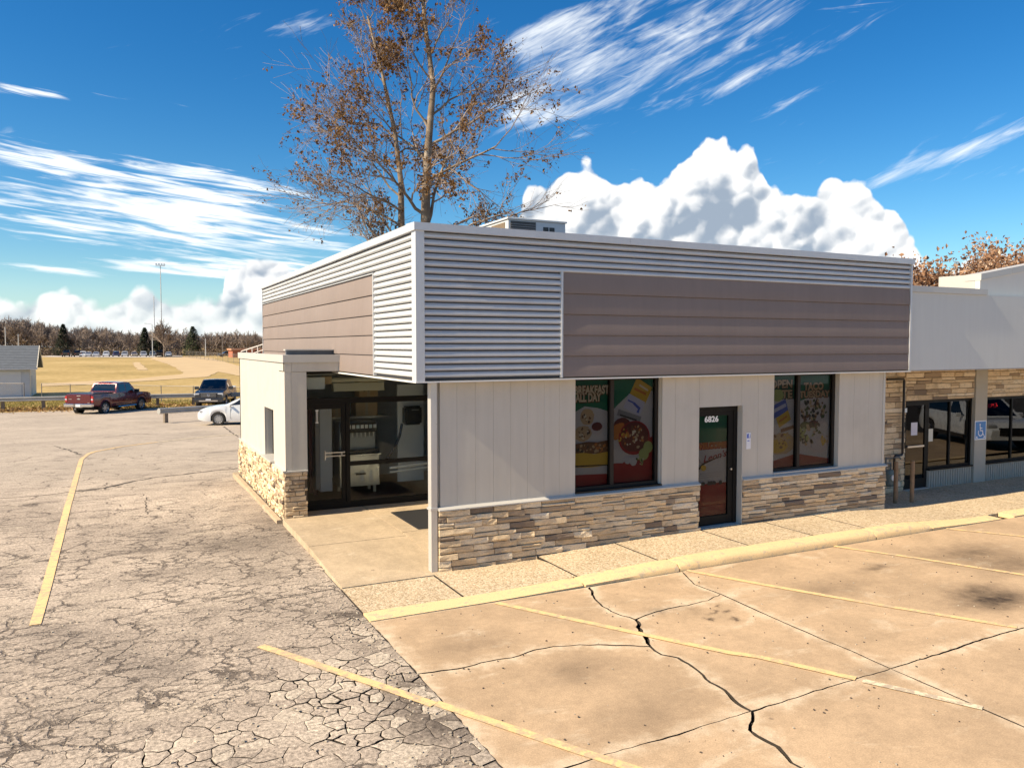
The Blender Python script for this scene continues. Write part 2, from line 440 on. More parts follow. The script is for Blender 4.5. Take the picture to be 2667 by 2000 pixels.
def cdt_fill(outlines, spacing, seed=0):
    r = random.Random(seed); vs = []; es = []
    for o in outlines:
        b = len(vs); vs += [Vector(p) for p in o]; n = len(o); es += [(b + i, b + (i + 1) % n) for i in range(n)]
    o = outlines[0]; xs = [p[0] for p in o]; ys = [p[1] for p in o]
    if spacing:
        y = min(ys) + spacing / 2
        while y < max(ys):
            x = min(xs) + spacing / 2
            while x < max(xs):
                q = (x + r.uniform(-.3, .3) * spacing, y + r.uniform(-.3, .3) * spacing)
                if inside(o, *q): vs.append(Vector(q))
                x += spacing
            y += spacing
    res = delaunay_2d_cdt(vs, es, [], 2 if len(outlines) > 1 else 1, 1e-5)
    return [tuple(v) for v in res[0]], [tuple(f) for f in res[2]]


def strip(pts, w, z, name, m, parent=None, zf=None):
    """thin painted band along a line of ground points"""
    mb = MB(); P = [Vector(p[:2]) for p in pts]; L = []; Rr = []
    for i, p in enumerate(P):
        d = (P[min(i + 1, len(P) - 1)] - P[max(i - 1, 0)]).normalized(); q = Vector((-d.y, d.x)); ww = w[i] if isinstance(w, list) else w
        a, b = p + q * ww / 2, p - q * ww / 2
        L.append((a.x, a.y, (zf(a.y) if zf else 0) + z)); Rr.append((b.x, b.y, (zf(b.y) if zf else 0) + z))
    n = len(P); mb.add(L + Rr, [(i, i + n, i + n + 1, i + 1) for i in range(n - 1)])
    return mb.build(name, m, parent)


# ------------------------------------------------------------------ ground materials
def asphalt_mat(name='worn_asphalt', crack=True, pale=False):
    m = bpy.data.materials.new(name); m.use_nodes = True; g = NT(m.node_tree); b = g.n['Principled BSDF']
    pos = g.new('ShaderNodeNewGeometry').outputs['Position']
    p = g.vm('MULTIPLY', pos, (1, 1, 0))
    n1 = g.noise(p, 0.33, 6, 0.6); n2 = g.noise(p, 1.7, 6, 0.65); n3 = g.noise(p, 26.0, 4, 0.7); n4 = g.noise(p, 90.0, 2, 0.6)
    c = g.ramp(g.m('ADD', g.m('MULTIPLY', n1, 0.65), g.m('MULTIPLY', n2, 0.35)),
               [(0.34, (0.19, 0.158, 0.13)), (0.46, (0.345, 0.285, 0.228)), (0.60, (0.50, 0.415, 0.33))])
    # paler, washed stretches lying across the lot
    w = g.noise(g.vm('MULTIPLY', p, (0.30, 0.95, 1)), 1.0, 7, 0.7, 0.7)
    c = g.mixc(g.m('MULTIPLY', g.ss(w, 0.52, 0.7), 0.75), c, (0.46, 0.385, 0.30))
    y = g.sep(pos)[1]
    c = g.mixc(g.ss(y, 7.0, 17.0, 0.0, 0.55), c, (0.42, 0.36, 0.29))
    # pale abraded flakes
    fl = g.ss(g.noise(g.vm('MULTIPLY', p, (1.0, 2.2, 1)), 3.1, 7, 0.7, 0.4), 0.60, 0.68)
    c = g.mixc(g.m('MULTIPLY', fl, 0.6), c, (0.56, 0.48, 0.375))
    fk = g.ss(g.noise(p, 17.0, 4, 0.7), 0.58, 0.66); c = g.mixc(g.m('MULTIPLY', fk, 0.45), c, (0.58, 0.50, 0.40))
    dkp = g.ss(g.noise(g.vm('ADD', p, (2, 5, 0)), 9.0, 6, 0.75), 0.57, 0.68); c = g.mixc(g.m('MULTIPLY', dkp, 0.5), c, (0.085, 0.066, 0.052))
    c = stains(g, p, c, 'asphalt', (0.07, 0.055, 0.045))
    if pale:
        rn = g.new('ShaderNodeObjectInfo').outputs['Random']; c = g.mixc(g.ss(rn, 0.35, 1.0, 0.0, 0.75), c, (0.52, 0.445, 0.35))
    k = g.m('MULTIPLY_ADD', g.m('SUBTRACT', n3, 0.5), 2.9, 1.0); k = g.m('MULTIPLY', k, g.m('MULTIPLY_ADD', g.m('SUBTRACT', n4, 0.5), 1.4, 1.0))
    c = g.vm('SCALE', c, k)
    hgt = g.m('ADD', g.m('MULTIPLY', n3, 0.5), g.m('MULTIPLY', n4, 0.35))
    if crack:
        wp = g.vm('ADD', p, g.vm('SCALE', g.noise(p, 2.2, 5, 0.65, out=1), 0.42))
        wp2 = g.vm('ADD', p, g.vm('SCALE', g.noise(p, 5.0, 5, 0.7, out=1), 0.26))
        near = g.ss(y, 14.0, 2.0)
        e1 = g.vor(g.vm('MULTIPLY', wp, (.75, 1.5, 1)), 1.15, 'DISTANCE_TO_EDGE'); e2 = g.vor(g.vm('MULTIPLY', wp2, (.8, 1.4, 1)), 3.4, 'DISTANCE_TO_EDGE')
        mask1 = g.ss(g.noise(p, 0.55, 4), 0.30, 0.50); mask2 = g.m('MULTIPLY', g.ss(g.noise(g.vm('ADD', p, (7, 3, 0)), 0.42, 4), 0.31, 0.50), near)
        brk = g.ss(g.noise(p, 1.8, 5, .65), .36, .56)
        w1 = g.m('MULTIPLY', g.m('MULTIPLY', g.ss(e1, 0.004, 0.028, 1.0, 0.0), brk), g.m('MULTIPLY', mask1, g.ss(y, 34.0, 8.0, 0.3, 0.85)))
        w2 = g.m('MULTIPLY', g.m('MULTIPLY', g.ss(e2, 0.008, 0.065, 1.0, 0.0), brk), g.m('MULTIPLY', mask2, 0.8))
        crk = g.m('MAXIMUM', w1, w2)
        c = g.mixc(crk, c, (0.068, 0.053, 0.043))
        hgt = g.m('SUBTRACT', hgt, g.m('MULTIPLY', crk, 1.4))
    g.put(b.inputs['Base Color'], c); b.inputs['Roughness'].default_value = 0.9; b.inputs['Specular IOR Level'].default_value = 0.25
    bn = g.new('ShaderNodeBump'); bn.inputs['Strength'].default_value = 0.75; bn.inputs['Distance'].default_value = 0.012
    g.put(bn.inputs['Height'], hgt); g.l.new(bn.outputs[0], b.inputs['Normal'])
    return m


STAINS = {'concrete': [], 'asphalt': []}


def stains(g, p, c, key, col):
    """oil and soot marks of their own shape, listed as (x, y, rx, ry, strength)"""
    w = g.vm('ADD', p, g.vm('SCALE', g.vm('SUBTRACT', g.noise(p, 2.4, 5, 0.65, out=1), (.5, .5, .5)), 0.55)); q = g.sep(w); f = None
    for x, y, rx, ry, k in STAINS[key]:
        a = g.m('DIVIDE', g.m('SUBTRACT', q[0], x), rx); b = g.m('DIVIDE', g.m('SUBTRACT', q[1], y), ry)
        e = g.m('MULTIPLY', g.m('EXPONENT', g.m('MULTIPLY', g.m('ADD', g.m('MULTIPLY', a, a), g.m('MULTIPLY', b, b)), -1.0)), k)
        f = e if f is None else g.m('ADD', f, e)
    return g.mixc(g.m('MULTIPLY', f, g.m('MULTIPLY_ADD', g.noise(p, 5.0, 5, 0.7), 1.2, 0.4), clamp=True), c, col) if f is not None else c


def concrete_mat(name, base, pale, edge=True, gravel=False):
    m = bpy.data.materials.new(name); m.use_nodes = True; g = NT(m.node_tree); b = g.n['Principled BSDF']
    pos = g.new('ShaderNodeNewGeometry').outputs['Position']; p = g.vm('MULTIPLY', pos, (1, 1, 0.3))
    n1 = g.noise(p, 0.7, 6, 0.6); n2 = g.noise(p, 3.0, 6, 0.68); n3 = g.noise(p, 70.0, 3, 0.6)
    c = g.mixc(g.ss(g.m('ADD', g.m('MULTIPLY', n1, 0.6), g.m('MULTIPLY', n2, 0.4)), 0.36, 0.66), tuple(v * 0.74 for v in base), base)
    if edge:                                                   # lime bleached out along joints and cracks: a stain of the slab itself
        at = g.new('ShaderNodeAttribute', attribute_name='rim').outputs['Fac']
        f = g.m('ADD', at, g.m('MULTIPLY', g.m('SUBTRACT', n2, 0.5), 1.5))
        c = g.mixc(g.m('MULTIPLY', g.ss(f, 0.48, 1.2), 0.62), c, pale)
        fl = g.ss(g.noise(g.vm('MULTIPLY', p, (0.5, 1.2, 1)), 1.9, 6, 0.65, 0.6), 0.56, 0.72)
        c = g.mixc(g.m('MULTIPLY', fl, 0.45), c, pale)
        oil = g.ss(g.noise(g.vm('ADD', p, (4, 9, 0)), 0.55, 5, 0.6), 0.62, 0.74)
        c = g.mixc(g.m('MULTIPLY', oil, 0.55), c, tuple(v * 0.42 for v in base))
        c = stains(g, p, c, 'concrete', (0.055, 0.038, 0.026))
        sp = g.vor(g.vm('ADD', p, g.vm('SCALE', g.noise(p, 6.0, 2, out=1), 0.1)), 2.3); rn = g.vor(p, 2.3, out='Color')
        spot = g.m('MULTIPLY', g.ss(sp, 0.035, 0.075, 1.0, 0.0), g.m('GREATER_THAN', g.sep(rn)[0], 0.50))
        c = g.mixc(g.m('MULTIPLY', spot, 0.55), c, (0.10, 0.075, 0.055))
    if gravel:
        v = g.vor(p, 38.0, out='Color'); vd = g.vor(p, 38.0)
        peb = g.ramp(g.sep(v)[0], [(0.0, (0.20, 0.145, 0.09)), (0.18, (0.46, 0.36, 0.24)), (0.5, (0.66, 0.55, 0.39)), (0.8, (0.80, 0.70, 0.54))], 'CONSTANT')
        c = g.mixc(0.38, c, peb)
        dk = g.ss(n2, 0.58, 0.75); c = g.mixc(g.m('MULTIPLY', dk, 0.35), c, (0.22, 0.16, 0.10))
        hgt = g.m('SUBTRACT', 0.6, vd)
    else:
        hgt = n3
    k = g.m('MULTIPLY_ADD', g.m('SUBTRACT', n3, 0.5), 0.9, 1.0); c = g.vm('SCALE', c, g.m('MULTIPLY', k, g.m('MULTIPLY_ADD', g.m('SUBTRACT', g.noise(p, 14.0, 5, 0.7), 0.5), 0.5, 1.0)))
    g.put(b.inputs['Base Color'], c); b.inputs['Roughness'].default_value = 0.85; b.inputs['Specular IOR Level'].default_value = 0.3
    bn = g.new('ShaderNodeBump'); bn.inputs['Strength'].default_value = 0.55 if gravel else 0.3; bn.inputs['Distance'].default_value = 0.01
    g.put(bn.inputs['Height'], hgt); g.l.new(bn.outputs[0], b.inputs['Normal'])
    return m


def paint_mat(name, col, under, wear=0.5, scale=9.0):
    m = bpy.data.materials.new(name); m.use_nodes = True; g = NT(m.node_tree); b = g.n['Principled BSDF']
    pos = g.new('ShaderNodeNewGeometry').outputs['Position']
    n = g.noise(pos, scale, 7, 0.7); n2 = g.noise(pos, 1.1, 3); n3 = g.noise(pos, 60, 2)
    f = g.ss(g.m('ADD', g.m('MULTIPLY', n, 0.75), g.m('MULTIPLY', n2, 0.25)), wear, wear + 0.10)
    c = g.mixc(f, col, under); c = g.vm('SCALE', c, g.m('MULTIPLY_ADD', g.m('SUBTRACT', n3, 0.5), 0.5, 1.0))
    g.put(b.inputs['Base Color'], c); b.inputs['Roughness'].default_value = 0.8
    return m


_g = lambda x, y: gp(x * 2667 / 2212, y * 2667 / 2212)
for x, y, rx, ry, k in ((2150, 1296, .62, .30, .95), (2105, 1275, .5, .2, .5), (2090, 1195, .9, .45, .6), (2190, 1222, .9, .4, .5), (1790, 1270, .7, .4, .35), (1880, 1225, .30, .12, .6), (1420, 1320, .35, .12, .35), (1585, 1335, .06, .05, .9), (1575, 1322, .08, .05, .8), (1540, 1320, .07, .05, .7), (1525, 1335, .06, .04, .8), (1555, 1310, .06, .04, .8),
                        (1030, 1390, .5, .25, .3), (1250, 1450, .5, .3, .35), (1410, 1540, .7, .4, .35), (1900, 1450, .4, .2, .3)): q = _g(x, y); STAINS['concrete'].append((q.x, q.y, rx, ry, k))
for x, y, rx, ry, k in ((520, 1175, .9, .8, .55), (600, 1130, .5, 1.1, .5), (420, 1230, .9, .4, .35), (585, 1050, .35, 1.6, .5), (560, 1240, .6, .5, .4), (300, 1190, .5, .12, .6), (760, 1330, .25, .3, .8), (930, 1560, .35, .5, .75), (880, 1490, .3, .35, .6), (800, 1400, .4, .4, .45)): q = _g(x, y); STAINS['asphalt'].append((q.x, q.y, rx, ry, k))
M_ASPH = asphalt_mat(); M_PIECE = asphalt_mat('broken_asphalt', False, True); M_PIECE0 = asphalt_mat('sound_asphalt', True)
M_CONC = concrete_mat('parking_concrete', (0.53, 0.378, 0.236), (0.72, 0.60, 0.44))
M_WALK = concrete_mat('smooth_walk', (0.52, 0.405, 0.27), (0.66, 0.56, 0.42))
M_AGG = concrete_mat('pebbled_walk', (0.54, 0.41, 0.255), (0.62, 0.5, 0.36), False, True)
M_KERB = paint_mat('kerb_yellow', (0.74, 0.53, 0.275), (0.54, 0.42, 0.27), 0.51)
M_LINE = paint_mat('line_yellow', (0.75, 0.515, 0.24), (0.50, 0.375, 0.235), 0.475)
M_LINEW = paint_mat('line_pale', (0.72, 0.62, 0.42), (0.45, 0.36, 0.26), 0.46)
M_SOIL = mat('joint_dirt', (0.035, 0.027, 0.02), 0.95, var=0.3)

# ------------------------------------------------------------------ terrain
sub = MB().box(-1.29, 60, -40, 0.3, -0.4, -0.12).build('subgrade', M_SOIL); tag(sub, kind='structure')

YE = gp(*z1(600, 786)).y            # edge of the asphalt at the grass verge
XH0, XH1, YH0, YH1 = -7.6, -1.31, -8.2, 0.9      # broken-up area, laid piece by piece


def sheet(name, xs, ys, skip, m, dz=0.0):
    mb = MB(); id = {}
    def vid(i, j):
        if (i, j) not in id: id[i, j] = len(mb.v); mb.v.append((xs[i], ys[j], gz(ys[j]) + dz))
        return id[i, j]
    for i in range(len(xs) - 1):
        for j in range(len(ys) - 1):
            if skip((xs[i] + xs[i + 1]) / 2, (ys[j] + ys[j + 1]) / 2): continue
            mb.f.append((vid(i, j), vid(i + 1, j), vid(i + 1, j + 1), vid(i, j + 1))); mb.m.append(0)
    return mb.build(name, m)


asph = sheet('asphalt_lot', [-90, -40, -20, XH0, -4, XH1, 20, 60, 90], [-40, -15, YH0, -4, YH1, 8, 20, 32, YE],
             lambda x, y: (x > XH1 and y < YH1) or (XH0 < x < XH1 and YH0 < y < YH1), M_ASPH)
tag(asph, kind='structure')
bed = MB().poly([(XH0, YH0, -0.028), (XH1, YH0, -0.028), (XH1, YH1, -0.028), (XH0, YH1, -0.028)]).build('crack_bed', M_SOIL, asph)


def voronoi_cells(pts, box, nn=22):
    x0, x1, y0, y1 = box; cells = []; G = {}; cs = 0.6
    for i, p in enumerate(pts): G.setdefault((int(p[0] // cs), int(p[1] // cs)), []).append(i)
    for i, p in enumerate(pts):
        cx, cy = int(p[0] // cs), int(p[1] // cs); cand = []
        for a in range(-3, 4):
            for b in range(-3, 4): cand += G.get((cx + a, cy + b), [])
        cand = sorted((j for j in cand if j != i), key=lambda j: (pts[j][0] - p[0]) ** 2 + (pts[j][1] - p[1]) ** 2)[:nn]
        poly = [(x0, y0), (x1, y0), (x1, y1), (x0, y1)]
        for j in cand:
            q = pts[j]; mx, my = (p[0] + q[0]) / 2, (p[1] + q[1]) / 2; nx, ny = q[0] - p[0], q[1] - p[1]; out = []
            for k in range(len(poly)):
                a, b = poly[k], poly[(k + 1) % len(poly)]
                da = (a[0] - mx) * nx + (a[1] - my) * ny; db = (b[0] - mx) * nx + (b[1] - my) * ny
                if da <= 0: out.append(a)
                if da * db < 0:
                    t = da / (da - db); out.append((a[0] + (b[0] - a[0]) * t, a[1] + (b[1] - a[1]) * t))
            poly = out
            if not poly: break
        if len(poly) > 2: cells.append((p, poly))
    return cells


def crackmap(x, y):
    """0 sound .. 1 crumbled"""
    e = max(0.0, 1 - (XH1 - x) / 0.85) if y < -1.0 else max(0.0, 1 - (XH1 - x) / 0.25)
    wedge = math.exp(-(((x + 2.05) / 0.95) ** 2 + ((y + 3.6) / 1.7) ** 2))
    c2 = math.exp(-(((x + 3.3) / 1.15) ** 2 + ((y + 3.9) / 1.0) ** 2)) * 0.75
    c3 = math.exp(-(((x + 4.6) / 1.6) ** 2 + ((y + 3.9) / 1.1) ** 2)) * 0.5
    edge = min(1, (x - XH0) / 0.8, (YH1 - y) / 1.0)
    n = noise.noise(Vector((x * .8, y * .8, 3.3))) * .5
    return max(0.0, min(1.0, (max(e * (0.9 if -7 < y < -1.3 else .25), wedge, c2, c3) + n * .45) * max(0, edge)))


seeds = []; tries = 0; r5 = random.Random(5); GR = {}
while tries < 30000:
    tries += 1; x = r5.uniform(XH0, XH1); y = r5.uniform(YH0, YH1); c = crackmap(x, y); dmin = 0.40 - 0.29 * min(1, c * 1.25)
    ok = True
    for a in range(-2, 3):
        for b in range(-2, 3):
            for q in GR.get((int(x / .35) + a, int(y / .35) + b), ()):
                if (q[0] - x) ** 2 + ((q[1] - y)) ** 2 < dmin * dmin: ok = False
    if ok: seeds.append((x, y)); GR.setdefault((int(x / .35), int(y / .35)), []).append((x, y))
# stretch the cells a little along the building, as the cracks run
cells = voronoi_cells(seeds, (XH0, XH1, YH0, YH1))


def wob(x, y):
    e = min(1.0, (x - XH0) / .3, (XH1 - x) / .12, (y - YH0) / .3, (YH1 - y) / .3); e = max(0, e)
    q = Vector((x * 4.2, y * 4.2, 0)); q2 = Vector((x * 14, y * 14, 5))
    return (x + e * (0.085 * noise.noise(q) + .040 * noise.noise(q2)), y + e * (0.085 * noise.noise(q + Vector((9, 4, 2))) + .040 * noise.noise(q2 + Vector((1, 8, 3)))))


def piece_geo(mb, p, poly):
    c = crackmap(*p); P = []
    for a, b in zip(poly, poly[1:] + poly[:1]):
        n = max(1, int(math.dist(a, b) / 0.05))
        for i in range(n): P.append(wob(a[0] + (b[0] - a[0]) * i / n, a[1] + (b[1] - a[1]) * i / n))
    cx = sum(q[0] for q in P) / len(P); cy = sum(q[1] for q in P) / len(P)
    tilt = (r5.uniform(-.02, .02) * c, r5.uniform(-.02, .02) * c); sink = r5.uniform(-.008, 0.003) * c
    top, bot = [], []
    for x, y in P:
        cc = crackmap(x, y); gap = (max(0.0, cc - .25) * 0.015 + max(0, noise.noise(Vector((x * 1.9, y * 1.9, 8))) + .08) * .011 * (cc > 0.08)) * (0.35 + 1.5 * abs(noise.noise(Vector((x * 6, y * 6, 1)))))
        if x > XH1 - .02 and y > -1: gap = 0
        L = math.hypot(x - cx, y - cy) or 1; k = max(.35, 1 - gap / L)
        X, Y = cx + (x - cx) * k, cy + (y - cy) * k; Z = sink + tilt[0] * (X - cx) + tilt[1] * (Y - cy)
        top.append((X, Y, min(Z, .006))); bot.append((X, Y, -.03))
    n = len(top); mid = [(cx + (a[0] - cx) * .82, cy + (a[1] - cy) * .82, a[2] + .004 * c) for a in top]
    base = len(mb.v)
    mb.add(bot + top + mid, [(i, (i + 1) % n, (i + 1) % n + n, i + n) for i in range(n)] + [(i + n, (i + 1) % n + n, (i + 1) % n + 2 * n, i + 2 * n) for i in range(n)] + [tuple(range(2 * n, 3 * n))])
    for i in range(n): mb.m[len(mb.m) - 2 * n - 1 + i] = 1


cells.sort(key=lambda c: -(crackmap(*c[0]) > .3) * 10 + math.dist(c[0], (CAM.x + 1.5, CAM.y + 5.5)))
rest = MB()
for i, (p, poly) in enumerate(cells):
    if i < 290:
        mb = MB(); piece_geo(mb, p, poly); mb.build('asphalt_piece', [M_PIECE if crackmap(*p) > .34 and math.hypot(*(Vector(poly[0]) - Vector(poly[len(poly) // 2]))) < .36 else M_PIECE0, M_SOIL], asph)
    else: piece_geo(rest, p, poly)
tag(rest.build('asphalt_pieces', [M_PIECE0, M_SOIL], asph), kind='stuff')

# ---- concrete parking slabs between jointed and broken edges
W2 = lambda pts, f: [tuple(gp(*f(x, y))[:2]) for x, y in pts]
KF = -1.60                                            # foot of the kerb
crA = W2([(1435, 350), (1480, 395), (1560, 435), (1670, 470)], r2)
crA2 = W2([(1670, 470), (1700, 530), (1755, 625)], r2)
crA3 = W2([(1755, 625), (1820, 672), (1915, 690), (1975, 725), (2060, 790), (2140, 850), (2212, 905)], r2) + W2([(520, 1305), (570, 1330)], r3)
A0 = (1.86, KF); crA = [A0] + crA
Jn = crA3[-1]
crB = W2([(410, 783), (690, 745), (830, 710), (960, 690), (1090, 645), (1200, 625), (1350, 615), (1560, 620)], r2) + [crA2[-1]]
J1a = W2([(1260, 1327), (1350, 1300), (1500, 1245), (1700, 1190), (1870, 1145), (2000, 1105), (2100, 1070), (2212, 1035)], r2)
XL = -1.31
dx = (J1a[1][0] - J1a[0][0]); sl = (J1a[4][1] - J1a[0][1]) / (J1a[4][0] - J1a[0][0])
J1 = [(XL, J1a[0][1] + sl * (XL - J1a[0][0]))] + J1a + [Jn]
J1b = [Jn] + W2([(700, 1290), (900, 1225), (1180, 1140), (1370, 1085)], r3)
Jx = J1b[-1]
J1c = [Jx] + W2([(1500, 1045), (1700, 985), (1900, 915), (2139, 850)], r3)
s2 = (J1c[-1][1] - J1c[1][1]) / (J1c[-1][0] - J1c[1][0]); J1c.append((24.0, J1c[-1][1] + s2 * (24 - J1c[-1][0])))
J2a = [(3.50, KF)] + W2([(240, 600), (390, 655)], r3); C1 = J2a[-1]
J2b = [C1] + W2([(500, 705), (700, 795), (850, 860), (1000, 925), (1150, 985)], r3) + [Jx]
J2c = [Jx] + W2([(1640, 1200), (1920, 1325), (2139, 1420)], r3); d = Vector(J2c[-1]) - Vector(J2c[-2]); J2c.append(tuple(Vector(J2c[-1]) + d.normalized() * 7))
crC = [crA[-1]] + W2([(1760, 435), (1830, 415), (2000, 380), (2090, 360)], r2) + [C1]
crD = [Jn] + W2([(560, 1440), (650, 1500), (720, 1535), (770, 1590), (860, 1659)], r3); d = Vector(crD[-1]) - Vector(crD[-2]); crD.append(tuple(Vector(crD[-1]) + d.normalized() * 6))
j = lambda p, a, s: jag(p, a, 0.085, s)
crA, crA2, crA3, crB, crC, crD = j(crA, .016, 1), j(crA2, .02, 2), j(crA3, .026, 3), j(crB, .016, 4), j(crC, .016, 5), j(crD, .026, 6)
J1, J1b, J1c, J2a, J2b, J2c = j(J1, .010, 7), j(J1b, .009, 8), j(J1c, .008, 9), j(J2a, .003, 10), j(J2b, .004, 11), j(J2c, .004, 12)
wear = jag([(XL, KF), (XL, J1[0][1])], .014, .08, 13); B0 = crB[0]; crB[0] = (XL, B0[1]); J3 = jag([(8.95, KF), (10.6, -3.6), (14.2, J1c[-2][1] + .6 if False else -4.2)], .003, .12, 14)
R = lambda p: p[::-1]


def side(y0, y1): return jag([(XL, y0), (XL, y1)], .012, .08, int(abs(y0 * 100)))


lb = side(KF, crB[0][1]); lj = side(crB[0][1], J1[0][1]); lz = side(J1[0][1], -13.5)
slabs = [crA + crA2[1:] + R(crB)[1:] + R(lb)[1:-1] + [(XL, KF)],
         crB + crA3[1:] + R(J1)[1:] + R(lj)[1:-1],
         [(1.86, KF)][:0] + J2a + R(crC)[1:] + R(crA)[1:],
         crC + J2b[1:] + R(J1b)[1:] + R(crA3)[1:] + R(crA2)[1:-1],
         J2b[:0] + J1c + [(24.0, KF)] + [J2a[0]] + J2a[1:] + J2b[1:-1],
         J1 + crD[1:] + [(XL, -13.5)] + R(lz)[1:-1],
         J1b + J2c[1:] + [(crD[-1][0] + 1, crD[-1][1])] + R(crD)[:-1],
         J1c[:1] + J2c[1:] + [(24.0, J2c[-1][1])] + R(J1c)[:-1]]
WIDE = {(round(a, 4), round(b, 4)) for c in (crA, crA2, crA3, crD) for a, b in c}
lot = empty('concrete_lot'); tag(lot, kind='structure')
for k, o in enumerate(slabs):
    o = [q for i, q in enumerate(o) if math.dist(q, o[i - 1]) > 1e-4]
    area = sum(o[i - 1][0] * q[1] - q[0] * o[i - 1][1] for i, q in enumerate(o))
    if area < 0: o = o[::-1]
    n = len(o); ins = []
    for i, q in enumerate(o):
        a, c = Vector(o[i - 1]), Vector(o[(i + 1) % n]); t = (c - a).normalized(); nrm = Vector((-t.y, t.x))
        wd0 = .015 if (round(q[0], 4), round(q[1], 4)) in WIDE else .0075
        wdt = wd0 + wd0 * 1.6 * max(0.0, noise.noise(Vector((q[0] * 1.6, q[1] * 1.6, 2.0))) + .15)
        if abs(q[0] - XL) < .05: wdt = 0.004
        ins.append(tuple(Vector(q) + nrm * wdt))
    vs, fs = cdt_fill([ins], 0.16, k)
    mb = MB(); lv = r5.uniform(-.004, .003); mb.add([(x, y, lv) for x, y in vs], fs)
    b = len(mb.v); mb.add([(x, y, lv) for x, y in ins] + [(x, y, -.13) for x, y in ins], [(i, i + n, (i + 1) % n + n, (i + 1) % n) for i in range(n)], 1)
    ob = mb.build('slab', [M_CONC, M_SOIL], lot)
    at = ob.data.attributes.new('rim', 'FLOAT', 'POINT')
    segs = [(Vector(o[i - 1]), Vector(o[i])) for i in range(0, n)]
    vals = []
    for v in ob.data.vertices:
        p = v.co.xy; dm = 9
        for a, c in segs[::2] if n > 60 else segs:
            q = (p - a).length
            if q < dm: dm = q
        vals.append(max(0.0, 1 - dm / 0.42))
    at.data.foreach_set('value', vals)

# ---- painted bay lines, 4 mm above what they lie on
PL = lambda a: [gp(*q) for q in a]
ln = lambda pts, w, m=None, z=.009: tag(strip(pts, w, z, 'parking_line', m or M_LINE, None, gz), kind='structure')
def dense(pts, step=.3):
    o = []
    for a, b in zip(pts, pts[1:]):
        a, b = Vector(a[:2]), Vector(b[:2]); n = max(1, int((b - a).length / step)); o += [a.lerp(b, i / n) for i in range(n)]
    return o + [Vector(pts[-1][:2])]
ya = [(76 * K, 1350 * K), (100 * K, 1270 * K), (128 * K, 1165 * K), (155 * K, 1065 * K), (176 * K, 992 * K), (192 * K, 980 * K)]
ln(dense(PL(ya)), .125)
ln(dense(PL([(192 * K, 980 * K), (204 * K, 976 * K), (262 * K, 965 * K), (340 * K, 955 * K)])), .14, M_LINE)
ln(dense(PL([(340 * K, 955 * K), (440 * K, 944 * K), (520 * K, 938 * K)])), .16, M_LINEW)
ln(dense(PL([(563 * K, 1396 * K), (600 * K, 1408 * K), (700 * K, 1442 * K), (800 * K, 1475 * K), (880 * K, 1503 * K), (926 * K, 1519 * K), (938 * K, 1523 * K)]), .2), .11, z=.011)
q = [r2(520, 955), r2(880, 1075), r2(1340, 1230), r2(1640, 1327)]; P = PL(q); d = P[-1].xy - P[0].xy; P.append(P[-1].xy + d.normalized() * 2)
ln(dense(P), .105)
ln(dense(PL([r2(870, 377), r2(1250, 460), r2(1700, 556), r2(2212, 665)] + [r3(600, 1018), r3(1170, 1146)])), .10)
ln(dense(PL([r3(1210, 1158), r3(1500, 1223), r3(1900, 1316)])), .095, M_LINEW)
ln(dense(PL([r3(195, 522), r3(700, 615), r3(1300, 720), r3(2100, 850)])), .10)
ln(dense(PL([r3(1045, 382), r3(1500, 448), r3(2139, 548), r3(2300, 573)])), .10)
ln(dense(PL([r3(1690, 281), r3(2139, 326), r3(2400, 352)])), .10)

# ---- grass beyond, dirt infield, verge
M_GRASS = bpy.data.materials.new('dry_grass'); M_GRASS.use_nodes = True
g = NT(M_GRASS.node_tree); pos = g.new('ShaderNodeNewGeometry').outputs['Position']
n1 = g.noise(g.vm('MULTIPLY', pos, (.05, .035, 0)), 1.0, 6, .6); n2 = g.noise(g.vm('MULTIPLY', pos, (1.2, .5, 0)), 1.0, 5, .7)
c = g.ramp(g.m('MULTIPLY_ADD', n2, .4, g.m('MULTIPLY', n1, .6)), [(.34, (.225, .165, .042)), (.48, (.37, .255, .08)), (.58, (.46, .325, .125)), (.72, (.53, .40, .20))])
g.put(g.n['Principled BSDF'].inputs['Base Color'], c); g.n['Principled BSDF'].inputs['Roughness'].default_value = .95
M_DIRT = mat('infield_dirt', (.50, .365, .20), .95, var=.18, vs=.25)
M_VERGE = mat('verge_grass', (.24, .20, .05), .95, var=.5, vs=1.4)
field = sheet('field', [-400, -150, -60, -20, 0, 20, 60, 150, 400], [YE, 50, 60, 75, 92, 110, 140, 180, 215, 250, 300, 400, 600, 1500], lambda x, y: False, M_GRASS, -.01)
tag(field, kind='structure')


def patch_ground(name, pix, m, dz, spacing):
    o = [tuple(gp(*z1(*p))[:2]) for p in pix]; vs, fs = cdt_fill([jag(o + o[:1], .25, 2.5, 3)[:-1]], spacing)
    ob = MB().add([(x, y, gz(y) + dz) for x, y in vs], fs).build(name, m); return tag(ob, kind='structure')


patch_ground('dirt_infield', [(330, 568), (700, 548), (1100, 530), (1350, 503), (1480, 492), (1505, 478), (1440, 432), (1350, 395), (1230, 362), (1330, 340), (1640, 344), (1760, 362), (1960, 420), (2060, 470), (2060, 520), (1800, 470), (1700, 512), (1400, 532), (1100, 552), (700, 576), (330, 590)], M_DIRT, .03, 4)
patch_ground('bullpen_dirt', [(1090, 392), (1150, 390), (1215, 455), (1130, 456)], M_DIRT, .035, 3)
patch_ground('gravel_lot', [(300, 345), (420, 336), (1500, 332), (1500, 350), (1100, 352), (430, 347)], mat('pale_gravel', (.5, .46, .42), .9, var=.1), .03, 6)

